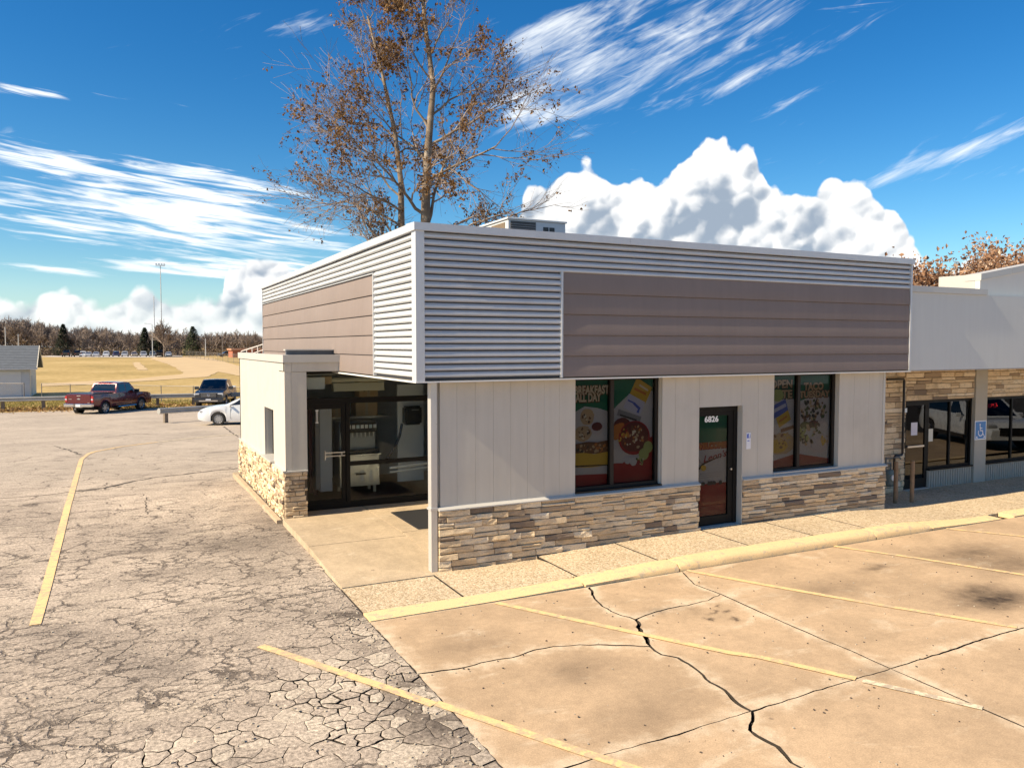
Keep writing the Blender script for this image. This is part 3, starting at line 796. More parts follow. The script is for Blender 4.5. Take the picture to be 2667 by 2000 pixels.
# ------------------------------------------------------------------ pavement in front of the shops
def zs(x, y=0.0):
    """height of the pavement"""
    if y > -.15 and x < 2.2:
        return .010 + .105 * max(0, min(1, (y + .1) / 2.3))
    k = max(0, min(1, (x - .2) / 4.2)); k = k * k * (3 - 2 * k); e = max(0, min(1, (11.0 - x) / 2.6)); e = e * e * (3 - 2 * e)
    return .010 + .115 * k * e


walk = empty('sidewalk'); tag(walk, kind='structure')


def slab_rect(x0, x1, y0, y1, m, name='slab', par=walk, gap=.008, nx=6, ny=3, skew=0.0):
    mb = MB(); b = []
    xs = [x0 + gap + (x1 - x0 - 2 * gap) * i / nx for i in range(nx + 1)]; ys = [y0 + gap + (y1 - y0 - 2 * gap) * i / ny for i in range(ny + 1)]
    for yy in ys:
        for xx in xs: mb.v.append((xx + skew * (yy - y1), yy, zs(xx, yy) if yy < -.15 or x1 <= 2.2 else zs(xx, -1)))
    for jj in range(ny):
        for ii in range(nx): mb.f.append((jj * (nx + 1) + ii, jj * (nx + 1) + ii + 1, (jj + 1) * (nx + 1) + ii + 1, (jj + 1) * (nx + 1) + ii)); mb.m.append(0)
    ring = [i for i in range(nx + 1)] + [jj * (nx + 1) + nx for jj in range(1, ny + 1)] + [ny * (nx + 1) + i for i in range(nx - 1, -1, -1)] + [jj * (nx + 1) for jj in range(ny - 1, 0, -1)]
    n = len(ring); b0 = len(mb.v)
    mb.v += [(mb.v[r][0], mb.v[r][1], -.125) for r in ring]
    for i in range(n): mb.f.append((ring[i], b0 + i, b0 + (i + 1) % n, ring[(i + 1) % n])); mb.m.append(1 if y1 < 0 else 0)
    return mb.build(name, [m, M_SOIL], par)


KB = -1.27
jx = [-1.31, .085, 1.87, 3.32, 5.15, 6.62, 7.9, 9.6, 11.45, 13.2, 15.2, 17.4, 19.6, 22]
for a, b in zip(jx, jx[1:]):
    y1 = -.155 if a < 0 else (-.02 if b <= 9.7 else (1.3 if a > 9.5 else -.02))
    slab_rect(a, b, KB, y1 if not (a == .085) else -.02, M_AGG, gap=.016, ny=3)
for (a, b, c, d) in [(-1.28, .40, -.14, 1.98), (-1.28, .40, 1.98, 4.22), (.40, 2.19, .26, 2.2), (.40, 2.19, 2.2, 4.7), (-.84, .40, 4.22, 4.70)]:
    slab_rect(a, b, c, d, M_WALK)
# yellow kerb, cast in lengths
kerb = empty('yellow_kerb'); tag(kerb, kind='structure')
for a, b in [(-1.31, 1.80), (1.80, 3.47), (3.47, 7.78), (7.78, 9.3), (9.3, 11.4), (11.75, 14.6), (14.6, 19)]:
    mb = MB(); n = max(3, int((b - a) / .18)); prof = []
    for i in range(n + 1):
        x = a + .012 + (b - a - .024) * i / n; h = zs(min(x, 10.9) if x < 11.5 else 10.2, -1) + .004; nz = noise.noise(Vector((x * 2, 0, a))) * .008; e = .02 if i in (0, n) else 0
        chip = max(0, noise.noise(Vector((x * 3.1, 4, 2))) - .28) * .10
        prof.append([(x, KF + .01, -.05), (x, KF + .012 + nz * .5, max(.004, h * .45)), (x, KF + .04 + nz + chip, max(.006, h - .028 - e - chip * .4)), (x, KF + .085 + nz + chip, h + .003 - e * .4), (x, KB - .003, h + .004 - e * .3), (x, KB - .003, -.05)])
    for p in prof: mb.v += p
    for i in range(n):
        for k in range(5): mb.f.append((i * 6 + k, (i + 1) * 6 + k, (i + 1) * 6 + k + 1, i * 6 + k + 1)); mb.m.append(0)
    for e in (0, n): mb.f.append(tuple(e * 6 + k for k in range(6))); mb.m.append(0)
    smooth(mb.build('kerb_length', M_KERB, kerb), .9)

# ------------------------------------------------------------------ building materials
M_WALL = mat('cream_wall_panel', (.52, .487, .425), .6, var=.06, vs=1.2, streak=.10, bump=.05, bs=140, dirt=((.34, .30, .24), .9, .24))
M_TRIM = mat('pale_metal_trim', (.52, .50, .455), .45, var=.05, vs=2, metal=.1)
M_SILV = mat('silver_rib', (.56, .57, .58), .42, metal=.2, var=.06, vs=1.2, spec=.45, streak=.06, dirt=((.34, .32, .29), 1.3, .22))
M_BROWN = mat('brown_sign_panel', (.235, .193, .175), .6, spec=.08, var=.10, vs=.8, streak=.07)
M_BLACK = mat('black_aluminium', (.012, .011, .010), .5, spec=.15, var=.2, vs=3)
M_BRONZE = mat('dark_bronze_frame', (.026, .021, .017), .5, spec=.2, var=.2, vs=3)
M_ROOF = mat('roof_membrane', (.10, .10, .105), .9, var=.3, vs=.8)
M_SOFF = mat('soffit_board', (.36, .34, .31), .7, var=.08)
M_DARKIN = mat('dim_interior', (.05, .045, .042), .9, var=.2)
M_GREYP = mat('grey_painted_metal', (.30, .30, .30), .5, var=.1)
G_SHOP = glass('shop_glass', (.92, .95, .95), 0.22)
G_TINT = glass('tinted_glass', (.64, .64, .64), 0.06)
G_DARK = glass('dark_glass', (.14, .15, .16), 0.95)


def stone_mat(name, island):
    m = bpy.data.materials.new(name); m.use_nodes = True; g = NT(m.node_tree); b = g.n['Principled BSDF']
    pos = g.new('ShaderNodeNewGeometry'); r = pos.outputs['Random Per Island'] if island else g.new('ShaderNodeObjectInfo').outputs['Random']
    c = g.ramp(r, [(0.0, (.70, .545, .355)), (.16, (.61, .465, .295)), (.32, (.75, .61, .425)), (.48, (.55, .415, .265)), (.62, (.68, .525, .34)), (.80, (.38, .285, .19)), (.90, (.21, .16, .12)), (.94, (.74, .63, .47))], 'CONSTANT')
    p = pos.outputs['Position']; n1 = g.noise(g.vm('MULTIPLY', p, (7, 7, 22)), 1.0, 6, .65); n2 = g.noise(p, 55.0, 4, .65); n0 = g.noise(p, 1.4, 4, .6)
    c = g.mixc(g.m('MULTIPLY', g.ss(n1, .50, .72), .5), c, (.22, .165, .115))
    c = g.mixc(g.m('MULTIPLY', g.ss(n0, .54, .68), .4), c, (.22, .175, .14))
    c = g.vm('SCALE', c, g.m('MULTIPLY_ADD', g.m('SUBTRACT', n2, .5), .9, 1.0))
    g.put(b.inputs['Base Color'], c); b.inputs['Roughness'].default_value = .88; b.inputs['Specular IOR Level'].default_value = .25
    bn = g.new('ShaderNodeBump'); bn.inputs['Strength'].default_value = .8; bn.inputs['Distance'].default_value = .015
    g.put(bn.inputs['Height'], g.m('MULTIPLY_ADD', n1, .8, g.m('MULTIPLY', n2, .5))); g.l.new(bn.outputs[0], b.inputs['Normal'])
    return m


M_STONE = stone_mat('ledge_stone', False); M_STONE2 = stone_mat('ledge_stone_joined', True); M_MORTAR = mat('stone_backing', (.10, .078, .055), .95)


def stone_unit(r):
    """a split stone in a unit box: rough face at y=-1, back at y=0"""
    e = lambda a: r.uniform(-a, a)
    fx = [0.0, .33 + e(.1), .68 + e(.1), 1.0]; mb = MB(); rows = []
    rows.append([(x, 0, z) for z in (0, 1) for x in fx])
    face = []
    for z in (.05, .5 + e(.15), .95):
        for i, x in enumerate(fx):
            xx = x + (.012 if i == 0 else -.012 if i == 3 else 0) + e(.006); face.append((xx, -.62 - .38 * r.random() - (.12 if .2 < z < .8 else 0), z + e(.04)))
    mb.v = [(x, 0, 0) for x in fx] + [(x, 0, 1) for x in fx] + face
    F = lambda i, k: 8 + k * 4 + i
    for k in range(2):
        for i in range(3): mb.f.append((F(i, k), F(i + 1, k), F(i + 1, k + 1), F(i, k + 1)))
    for i in range(3): mb.f += [(i, i + 1, F(i + 1, 0), F(i, 0)), (F(i, 2), F(i + 1, 2), 5 + i, 4 + i)]
    mb.f += [(0, F(0, 0), F(0, 1), F(0, 2), 4), (3, 7, F(3, 2), F(3, 1), F(3, 0))]
    mb.m = [0] * len(mb.f); return mb


_sr = random.Random(11); SU = [stone_unit(_sr) for _ in range(14)]; SUM = [u.mesh('stone', M_STONE) for u in SU]


def stone_wall(parent, x0, x1, zlo, ztop, axis, plane, seed, joined=None, hmin=.055, hmax=.105, lmin=.16, lmax=.52, dmin=.022, dmax=.055, clip=None):
    """courses of ledge stone; axis 0: faces -y at y=plane, axis 1: faces -x at x=plane"""
    r = random.Random(seed); z = zlo(x0) if callable(zlo) else zlo; z = min(zlo(x0 + (x1 - x0) * i / 10) for i in range(11)) if callable(zlo) else zlo
    back = plane; z0 = z
    while z < ztop - .02:
        h = r.uniform(hmin, hmax)
        if z + h > ztop - .035: h = ztop - z
        x = x0 - r.uniform(0, .2)
        while x < x1:
            L = r.uniform(lmin, lmax) * (.75 if h < .07 else 1); a, b = max(x, x0), min(x + L, x1); x += L
            if b - a < .05: continue
            hh, zz = h, z
            if r.random() < .16 and h > .08: hh = h * .5
            for q in range(2 if hh < h else 1):
                za = z + q * hh; lo = zlo((a + b) / 2) if callable(zlo) else zlo
                if za + hh < lo + .015: continue
                if clip and clip(a, b, za, za + hh): continue
                g_ = .003; dp = r.uniform(dmin, dmax)
                u = r.randrange(14)
                if joined is None:
                    o = link('stone', SUM[u], parent)
                    tw = -min(.30, r.uniform(.01, .05) / (b - a))
                    if axis == 0: o.location = (a + g_, plane, za + g_); o.rotation_euler = (0, 0, tw if b - a > .1 and dmin < .03 and plane < .5 else 0)
                    else: o.location = (plane, b - g_, za + g_); o.rotation_euler = (0, 0, -math.pi / 2)
                    o.scale = (b - a - 2 * g_, dp, hh - 2 * g_)
                else:
                    vs = []
                    for v in SU[u].v:
                        X, Y, Z = v[0] * (b - a - 2 * g_), v[1] * dp, v[2] * (hh - 2 * g_)
                        vs.append((a + g_ + X, plane + Y, za + g_ + Z) if axis == 0 else (plane + Y, b - g_ - X, za + g_ + Z))
                    joined.add(vs, SU[u].f)
        z += h


# ------------------------------------------------------------------ the corner restaurant
REST = empty('restaurant_building', (0, 0, 0))
tag(REST, 'single storey corner restaurant with silver ribbed parapet, brown sign panels and stone base', 'building')
Z0, Z1 = 2.88, 5.03          # ribbed band
FY = -.12; FX = -.12; XE = 10.49; YB = 13.0
part = lambda mb, name, m, **k: mb.build(name, m, REST, **k)

# --- front wall panels with open joints
px = [.20, .252, .524, .827, 1.13, 1.427, 1.72, 2.019, 2.30, 2.597]
for a, b in zip(px[1:], px[2:]):
    part(MB().box(a + .0012, b - .0012, 0.0, .06, .965, 2.878), 'wall_panel', M_WALL)
part(MB().box(2.6, 5.15, .2, .26, 2.3, 2.87).box(4.34, 4.62, 0.001, .06, .965, 2.878), 'wall_panel', M_WALL)
part(MB().box(4.623, 5.148, .001, .06, .965, 2.878), 'wall_panel', M_WALL)
part(MB().box(5.152, 6.128, .001, .06, 2.292, 2.878), 'wall_panel', M_WALL)
for a, b in ((6.132, 6.53), (6.534, 6.92), (8.645, 9.06), (9.063, 9.49), (9.493, 9.925)):
    part(MB().box(a, b, .001, .06, .965, 2.878), 'wall_panel', M_WALL)
# solid core behind, leaving the openings
core = MB()
for a, b, lo, hi in ((.2, 2.6, -.1, 2.9), (2.6, 4.33, -.1, 1.0), (4.33, 5.15, -.1, 2.9), (5.15, 6.13, 2.29, 2.9), (6.13, 6.92, -.1, 2.9), (6.92, 8.645, -.1, 1.0), (8.645, 9.92, -.1, 2.9)):
    core.box(a, b, .06, .24, lo, hi)
core.box(9.74, 9.92, .24, 1.3, -.1, 2.9)
part(core, 'wall_core', M_WALL)
# corner post: boxed metal trim
part(MB().prism([(.105, -.012), (.20, -.012), (.20, .12), (.105, .12)], 2, -.06, 2.862).box(.09, .21, -.03, .14, .94, .975), 'corner_post', mat('post_metal', (.55, .54, .52), .32, metal=.35, var=.05))
part(MB().box(9.9, 9.96, -.012, .05, .97, 2.87), 'end_trim', M_TRIM)
# sloped sill over the stone base
def sill(a, b): return MB().prism([(-.075, .925), (-.075, .945), (0.0, .978), (.0, .925)], 0, a, b)
for a, b in ((.21, 1.6), (1.603, 3.4), (3.403, 5.145), (6.135, 7.9), (7.903, 10.0)):
    part(sill(a, b), 'base_sill', M_TRIM)
part(MB().box(2.597, 4.335, -.02, .17, .978, 1.003), 'window_ledge', M_BRONZE)
part(MB().box(6.925, 8.64, -.02, .17, .978, 1.003), 'window_ledge', M_TRIM)

base = part(MB().box(.20, 5.15, -.004, .05, -.1, .93).box(6.13, 9.97, -.004, .05, -.05, .93).box(9.92, 9.97, .05, 1.2, -.05, .93), 'stone_base', M_MORTAR)
stone_wall(base, .215, 5.145, lambda x: zs(x, -1) - .012, .922, 0, -.004, 21, hmin=.058, hmax=.112, lmin=.2, lmax=.62)
stone_wall(base, 6.14, 9.98, lambda x: zs(x, -1) - .012, .922, 0, -.004, 22, hmin=.058, hmax=.112, lmin=.2, lmax=.62)


# --- windows: frame, mullion, panes; door
def window(x0, x1, z0, z1, y, mul, nm='window'):
    w = part(MB().box(x0, x1, y, y + .07, z0, z0 + .05).box(x0, x1, y, y + .07, z1 - .05, z1).box(x0, x0 + .035, y + .001, y + .069, z0 + .05, z1 - .05).box(x1 - .06, x1, y + .001, y + .069, z0 + .05, z1 - .05), nm, M_BRONZE)
    xs = [x0 + .035] + [v for m_ in mul for v in (m_ - .035, m_ + .035)] + [x1 - .06]
    for m_ in mul: MB().box(m_ - .035, m_ + .035, y - .012, y + .08, z0 + .05, z1 - .05).build('mullion', M_BRONZE, w)
    return w, list(zip(xs[::2], xs[1::2]))


W1, p1 = window(2.60, 4.33, 1.003, 2.86, .10, [3.37]); W2_, p2 = window(6.925, 8.643, 1.003, 2.86, .10, [7.655])
for w, ps in ((W1, p1), (W2_, p2)):
    for a, b in ps: MB().box(a, b, .13, .138, 1.053, 2.81).build('pane', G_TINT, w)
DOORF = part(MB().box(5.15, 6.128, .10, .17, 2.21, 2.288).box(6.04, 6.128, .10, .17, .13, 2.21).box(5.15, 5.172, .10, .17, .13, 2.21), 'door_frame', M_BLACK)
DOOR = part(MB().box(5.175, 6.037, .115, .16, .15, .30).box(5.175, 6.037, .115, .16, 2.12, 2.207).box(5.175, 5.205, .116, .159, .30, 2.12).box(5.93, 6.037, .116, .159, .30, 2.12), 'door', M_BLACK)
MB().box(5.205, 5.93, .134, .141, .30, 2.12).build('pane', G_TINT, DOOR)
MB().lathe([(0, 0), (.018, 0), (.018, .03), (.008, .03), (0, .031)], 12, 1, (5.985, .085, 1.13)).build('lock', mat('steel', (.6, .6, .6), .3, metal=.9), DOOR)
part(MB().box(5.16, 6.125, -.01, .12, .118, .135), 'threshold', M_TRIM)
part(MB().box(6.128, 6.142, -.03, .12, .135, 2.287), 'door_jamb', M_TRIM)

# --- parapet: ribbed bands, sign panels, corner trim, coping
RIB = [(0.0, .017), (.012, .020), (.045, .034), (.045, .060), (.014, .094), (0.0, .10)]


def rib_front(x0, x1, z): return MB().add([(x, FY - d_, z + h) for x in (x0, x1) for d_, h in RIB], [(i, i + 1, i + 7, i + 6) for i in range(5)]).add([(x, FY, z + .05) for x in (x0, x1)], [])
def rib_left(y0, y1, z): return MB().add([(FX - d_, y, z + h) for y in (y0, y1) for d_, h in RIB], [(i, i + 1, i + 7, i + 6) for i in range(5)])


BX0, BX1, BZ1 = 2.262, 10.44, 4.535; LY0, LY1 = 1.955, 12.97; NR = 21; PITCHR = (Z1 - .04 - Z0) / NR
bandf = part(MB().box(-.02, XE, FY + .003, FY + .08, Z0, Z1), 'front_band', mat('rib_shade_backing', (.05, .05, .055), .7)); bandl = part(MB().box(FX + .003, FX + .08, .0, YB, Z0, Z1), 'side_band', _M['rib_shade_backing'])  # near-black backing shows between ribs as their painted overlap shadow
for k in range(NR):
    z = Z0 + .02 + k * PITCHR; full = z > BZ1 - .03
    rib_front(-.05, XE - .03 if full else BX0 - .035, z + rnd.uniform(-.0025, .0025)).build('rib', M_SILV, bandf)
    rib_left(.01, YB - .03 if z > BZ1 + .03 else LY0 - .03, z).build('rib', M_SILV, bandl)
# sign panels of five lapped boards
def board(z0, z1): return [(0.0, z0), (.034, z0 + .004), (.036, z0 + .05), (.030, (z0 + z1) / 2), (.016, z1 - .03), (.012, z1)]
SF = part(MB().box(BX0, BX1, FY - .012, FY + .002, Z0 + .005, BZ1), 'front_sign_panel', M_BROWN); SL = part(MB().box(FX - .012, FX + .002, LY0, LY1, Z0 + .005, BZ1 + .035), 'side_sign_panel', M_BROWN)
for k in range(5):
    h = (BZ1 - Z0 - .01) / 5; a = Z0 + .008 + k * h; P = board(a, a + h - .004)
    smooth(MB().add([(x, FY - .012 - d_, z) for x in (BX0 + .01, BX1 - .01) for d_, z in P], [(i, i + 1, i + 7, i + 6) for i in range(5)]).build('board', M_BROWN, SF), .5)
    h = (BZ1 + .03 - Z0 - .01) / 5; a = Z0 + .008 + k * h; P = board(a, a + h - .004)
    smooth(MB().add([(FX - .012 - d_, y, z) for y in (LY0 + .01, LY1 - .01) for d_, z in P], [(i, i + 1, i + 7, i + 6) for i in range(5)]).build('board', M_BROWN, SL), .5)
part(MB().box(BX0 - .035, BX0, FY - .055, FY, Z0, BZ1 + .005), 'panel_edge_trim', M_SILV)
part(MB().box(FX - .055, FX, LY0 - .03, LY0, Z0, BZ1 + .04).box(FX - .056, FX, LY0 - .03, LY1, BZ1 + .04, BZ1 + .055), 'panel_edge_trim', M_SILV)
part(MB().prism([(FX - .058, FY - .058), (-.045, FY - .058), (-.045, FY), (FX, FY), (FX, 0.0), (FX - .058, 0.0)], 2, Z0 - .012, Z1), 'corner_trim', M_SILV)
part(MB().box(XE - .05, XE, FY - .056, FY + .3, Z0, Z1), 'end_trim', M_SILV); part(MB().box(FX - .056, FX + .2, YB - .04, YB, Z0, Z1), 'end_trim', M_SILV)
for a, b in ((FX - .085, 3.5), (3.504, 7.1), (7.104, XE + .02)):
    part(MB().prism([(FY - .085, Z1 - .005), (FY - .085, Z1 + .105), (FY + .28, Z1 + .12), (FY + .28, Z1 - .005)], 0, a, b), 'front_coping', M_SILV)
for a, b in ((FY + .282, 4.4), (4.404, 8.8), (8.804, YB + .02)):
    part(MB().prism([(FX - .085, Z1 - .005), (FX - .085, Z1 + .105), (FX + .28, Z1 + .12), (FX + .28, Z1 - .005)], 1, a, b), 'side_coping', M_SILV)
part(MB().box(FX - .066, XE, FY - .066, FY + .02, Z0 - .035, Z0 - .013).box(FX - .066, FX + .02, FY + .022, YB, Z0 - .035, Z0 - .013), 'drip_edge', mat('white_trim', (.74, .72, .67), .5, var=.04))
part(MB().box(FX + .02, XE - .02, FY + .02, YB - .02, Z0 - .03, Z0 - .016), 'soffit', M_SOFF)
part(MB().box(FX + .1, XE, FY + .1, YB, Z1 - .16, Z1 - .12).box(XE - .15, XE - .05, FY + .1, YB, 2.9, Z1 - .02).box(FX + .1, XE - .2, YB - .1, YB - .01, -.2, Z1 - .01), 'roof', M_ROOF)

# --- drive-up bay on the left
BL, BF, BB, BZT = -1.20, 4.25, 10.25, 3.20
def bay_side(m):  # left wall with the service window hole y 5.50..6.52, z 1.06..2.08
    mb = MB(); ys = [BF] + [BF + .42 + .42 * k for k in range(3)][:2] + [5.48]
    return mb
for a, b in ((BF + .001, 4.66), (4.663, 5.07), (5.073, 5.478)):
    part(MB().box(BL, BL + .06, a, b, 1.0, 3.06), 'bay_panel', M_WALL)
part(MB().box(BL, BL + .06, 5.481, 6.53, 2.08, 3.06), 'bay_panel', M_WALL)
for k in range(9):
    a = 6.533 + k * .413; part(MB().box(BL, BL + .06, a, a + .41, 1.0, 3.06), 'bay_panel', M_WALL)
part(MB().box(BL + .055, BL + .30, BF + .07, 5.48, -.05, 3.06).box(BL + .055, BL + .30, 6.53, BB, -.05, 3.06).box(BL + .055, BL + .3, 5.48, 6.53, -.05, 1.05).box(BL + .06, BL + .3, 5.48, 6.53, 2.08, 3.06).box(BL, -.13, BB - .1, BB, -.05, 3.06), 'bay_core', M_WALL)
part(MB().box(BL + .002, BL + .12, BF - .004, BF + .06, 1.0, 2.9), 'bay_panel', M_WALL)
part(MB().box(BL + .122, -.79, BF, BF + .06, 1.0, 2.885).box(-.85, -.79, BF + .06, 4.8, 0.0, 2.885), 'bay_panel', M_WALL)
part(MB().box(BL, BL + .13, BF - .012, BF + .1, 2.89, 3.06).box(BL + .134, -.135, BF - .012, BF + .1, 2.89, 3.06).box(BL, -.135, BF + .1, 4.78, 2.885, 2.9), 'bay_header', M_WALL)
part(MB().box(BL - .03, -.13, BF - .04, BF + .12, 3.062, 3.205), 'bay_coping', M_TRIM)
for a, b in ((BF + .122, 7.2), (7.203, BB + .03)): part(MB().box(BL - .03, BL + .12, a, b, 3.062, 3.205), 'bay_coping', M_TRIM)
part(MB().box(BL + .1, -.13, BF + .1, BB, 3.05, 3.10), 'bay_roof', M_ROOF)
part(MB().box(BL + .12, -.14, BF + .42, BF + .5, 3.10, 3.285), 'roof_curb', mat('dark_flashing', (.10, .12, .15), .35, metal=.4, var=.4, vs=6)); part(MB().box(BL + .09, -.13, BF + .36, BF + .54, 3.287, 3.31), 'curb_cap', M_TRIM)  # dark blue-grey curb face under a pale cap
part(MB().box(BL - .05, BL + .02, BF - .05, 5.42, .985, 1.012).box(BL - .05, -.79, BF - .055, BF - .004, .985, 1.012).box(BL - .05, BL + .02, 6.58, BB, .985, 1.012), 'base_sill', M_TRIM)
part(MB().box(BL - .09, BL + .25, 5.40, 6.60, 1.02, 1.055), 'service_ledge', M_TRIM)
sw = part(MB().box(BL + .16, BL + .2, 5.48, 5.54, 1.06, 2.08).box(BL + .16, BL + .2, 6.47, 6.53, 1.06, 2.08).box(BL + .161, BL + .199, 5.54, 6.47, 2.02, 2.08).box(BL + .161, BL + .199, 5.54, 6.47, 1.06, 1.11).box(BL + .163, BL + .197, 5.98, 6.03, 1.11, 2.02), 'service_window', M_BLACK)
MB().box(BL + .178, BL + .184, 5.54, 6.47, 1.11, 2.02).build('pane', G_TINT, sw)
MB().box(BL + .26, BL + .28, 5.40, 6.6, 1.0, 2.12).build('dark_backing', M_DARKIN, sw)  # added dark panel, stands in for the unlit room behind the pane
bb = part(MB().box(BL, BL + .05, BF, BB, -.05, .985).box(BL, -.80, BF - .0, BF + .05, -.05, .985).box(BL - .07, BL, BF - .05, BB, -.05, .075), 'bay_stone_base', M_MORTAR)
bk = part(MB().box(BL - .16, BL + .0, BF + .1, BB + .4, -.05, .07), 'bay_footing', M_WALK)
stone_wall(bb, BL - .03, -.80, lambda x: .10, .984, 0, BF, 31, lmin=.14, lmax=.34)
js = MB(); stone_wall(bb, BF, BB, lambda x: .075, .984, 1, BL, 32, joined=js, dmin=.03, dmax=.085, lmin=.13, lmax=.42)
tag(js.build('stone_courses', M_STONE2, bb), kind='stuff')

# --- recessed shopfront
SY = 4.75
sf = part(MB().box(-.79, 2.16, SY - .03, SY + .06, 2.225, 2.335).box(-.79, 2.16, SY - .03, SY + .06, .12, .235).box(.085, .165, SY - .04, SY + .07, .235, 2.225).box(-.79, -.745, SY - .03, SY + .06, .235, 2.225)
          .box(.165, 2.16, SY - .03, SY + .06, .955, 1.035).box(2.1, 2.16, SY - .03, SY + .06, .235, 2.225).box(-.79, 2.16, SY - .03, SY + .06, 2.82, 2.86), 'shopfront_frame', M_BLACK)
MB().box(-.79, 2.16, SY, SY + .008, 2.335, 2.82).build('pane', G_SHOP, sf); MB().box(.165, 2.1, SY, SY + .008, 1.035, 2.225).build('pane', G_SHOP, sf); MB().box(.165, 2.1, SY, SY + .008, .235, .955).build('pane', G_SHOP, sf)
sdoor = part(MB().box(-.742, .082, SY - .015, SY + .04, .14, .30).box(-.742, .082, SY - .015, SY + .04, 2.12, 2.222).box(-.742, -.69, SY - .014, SY + .039, .30, 2.12).box(0.0, .082, SY - .014, SY + .039, .30, 2.12), 'shop_door', M_BLACK)
MB().box(-.69, 0.0, SY + .005, SY + .012, .30, 2.12).build('pane', G_SHOP, sdoor)
M_STEEL = mat('brushed_steel', (.55, .55, .54), .32, metal=.85, var=.1, vs=5)
MB().box(-.34, .05, SY - .075, SY - .05, 1.235, 1.26).box(-.34, .05, SY - .075, SY - .05, 1.17, 1.19).box(-.02, .0, SY - .06, SY - .015, 1.17, 1.26).box(-.36, -.34, SY - .08, SY - .015, 1.1, 1.29).build('push_bar', M_STEEL, sdoor)
MB().tube([(-.50, SY - .06, 1.86), (-.50, SY - .06, 2.10)], .012, 8).box(-.53, -.47, SY - .07, SY - .01, 2.09, 2.11).box(-.53, -.47, SY - .07, SY - .01, 1.85, 1.87).build('pull_handle', mat('white_metal', (.8, .8, .78), .3), sdoor)
part(MB().box(2.16, 2.3, .24, SY + .06, -.05, 2.86), 'entry_wall', M_WALL)
# shell of the room behind
IN = part(MB().box(-1.0, 5.0, 8.4, 8.5, 0.0, 2.86), 'kitchen_wall', mat('kitchen_panel', (.62, .65, .65), .5, var=.08)); part(MB().box(-1.0, 5, SY + .06, 8.4, .06, .11), 'tiled_floor', mat('quarry_tile', (.085, .035, .03), .5, var=.3, vs=6))
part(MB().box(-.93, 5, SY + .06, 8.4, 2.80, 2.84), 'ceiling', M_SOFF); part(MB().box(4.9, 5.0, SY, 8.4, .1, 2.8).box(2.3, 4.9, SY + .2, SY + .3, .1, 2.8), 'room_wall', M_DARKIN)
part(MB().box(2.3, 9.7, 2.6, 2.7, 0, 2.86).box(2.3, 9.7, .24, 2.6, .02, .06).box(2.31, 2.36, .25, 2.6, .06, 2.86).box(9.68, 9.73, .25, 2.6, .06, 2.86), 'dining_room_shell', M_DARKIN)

# ------------------------------------------------------------------ things seen through the shopfront
M_WH = mat('white_enamel', (.72, .73, .72), .35, var=.05); M_CARD = mat('brown_cardboard', (.55, .39, .22), .85, var=.15, vs=3)
M_PLB = mat('black_plastic', (.015, .015, .016), .35); M_CRM = mat('cream_plastic', (.72, .66, .48), .45)
def thing(name, label, cat, loc=(0, 0, 0), rz=0.0, group=None): return tag(empty(name, loc, rz), label, cat, group)


t = thing('soda_dispenser', 'stainless soda fountain with row of nozzles inside the corner shopfront', 'drink dispenser', (.75, 6.1, .11))
MB().box(-.45, .45, 0, .6, 0.16, .84).box(-.48, .48, -.05, .62, .84, .88).build('counter_cabinet', M_STEEL, t, bevel=.006)
for sx in (-.35, .35):
    for sy in (.08, .5): MB().box(sx - .03, sx + .03, sy - .03, sy + .03, 0, .16).build('leg', M_STEEL, t)
MB().box(-.42, .40, .12, .58, .88, 1.58).build('body', mat('dispenser_grey', (.34, .36, .37), .35, metal=.3), t, bevel=.015)
MB().box(-.40, .38, -.06, .12, 1.36, 1.56).build('valve_head', M_PLB, t, bevel=.01)
for k in range(8):
    x = -.34 + k * .096
    MB().box(x - .034, x + .034, -.068, -.06, 1.45, 1.53).build('flavour_label', mat('label_%s' % ('pale' if k % 3 else 'cool'), (.75, .74, .70) if k % 3 else (.5, .6, .62), .4), t)
    MB().tube([(x, .02, 1.36), (x, .02, 1.25)], [.026, .016], 8).build('nozzle', M_STEEL, t)
MB().box(-.44, .42, -.08, .14, .93, .97).build('drip_tray', M_PLB, t)
MB().box(-.1, .12, -.055, -.05, .42, .46).build('badge', M_PLB, t)
for k in range(2):
    m = MB()
    for q in range(7): m.box(.02 + k * .2, .09 + k * .2, -.006, 0, .28 + q * .035, .30 + q * .035)
    m.build('vent_grille', M_WH, t)
t = thing('towel_dispenser', 'black wall mounted towel dispenser beside the shopfront corner post', 'dispenser', (1.93, 6.0, 1.6))
MB().box(-.20, .2, -.14, .1, 0, .42).build('case', M_PLB, t, bevel=.04, seg=3); MB().box(-.05, .12, -.148, -.14, .33, .345).build('key_slot', M_GREYP, t); MB().box(-.3, .32, .1, .16, -1.3, .9).build('wall_mount', M_WH, t)
tag(MB().tube([(1.6, 5.7, 1.66), (1.54, 5.68, 1.4), (1.44, 5.66, 1.2), (1.30, 5.64, 1.0), (1.16, 5.62, .86)], .03, 8).build('drain_hose', mat('ribbed_hose', (.06, .06, .065), .25, metal=.6)), 'dark ribbed hose curving down behind the shop window glass', 'hose')
t = thing('strip_light', 'cream strip light cover hanging behind the shopfront transom', 'light', (.55, 5.6, 2.42))
MB().tube([(-.55, 0, .24), (.62, 0, .24)], .05, 10).build('tube_cover', M_CRM, t); MB().prism([(-.08, .0), (.14, .0), (.1, .17), (-.02, .17)], 0, -.5, .6).build('reflector', M_CRM, t)
tag(MB().box(-.62, -.24, 5.1, 5.14, 2.50, 2.74).build('notice_board', M_WH), 'blank pale notice board high behind the shopfront above the door', 'board')
tag(MB().box(-.2, .0, 5.5, 5.54, 2.58, 2.74).build('paper_notice', M_CARD), 'small papery notice beside the pale board behind the transom', 'notice')
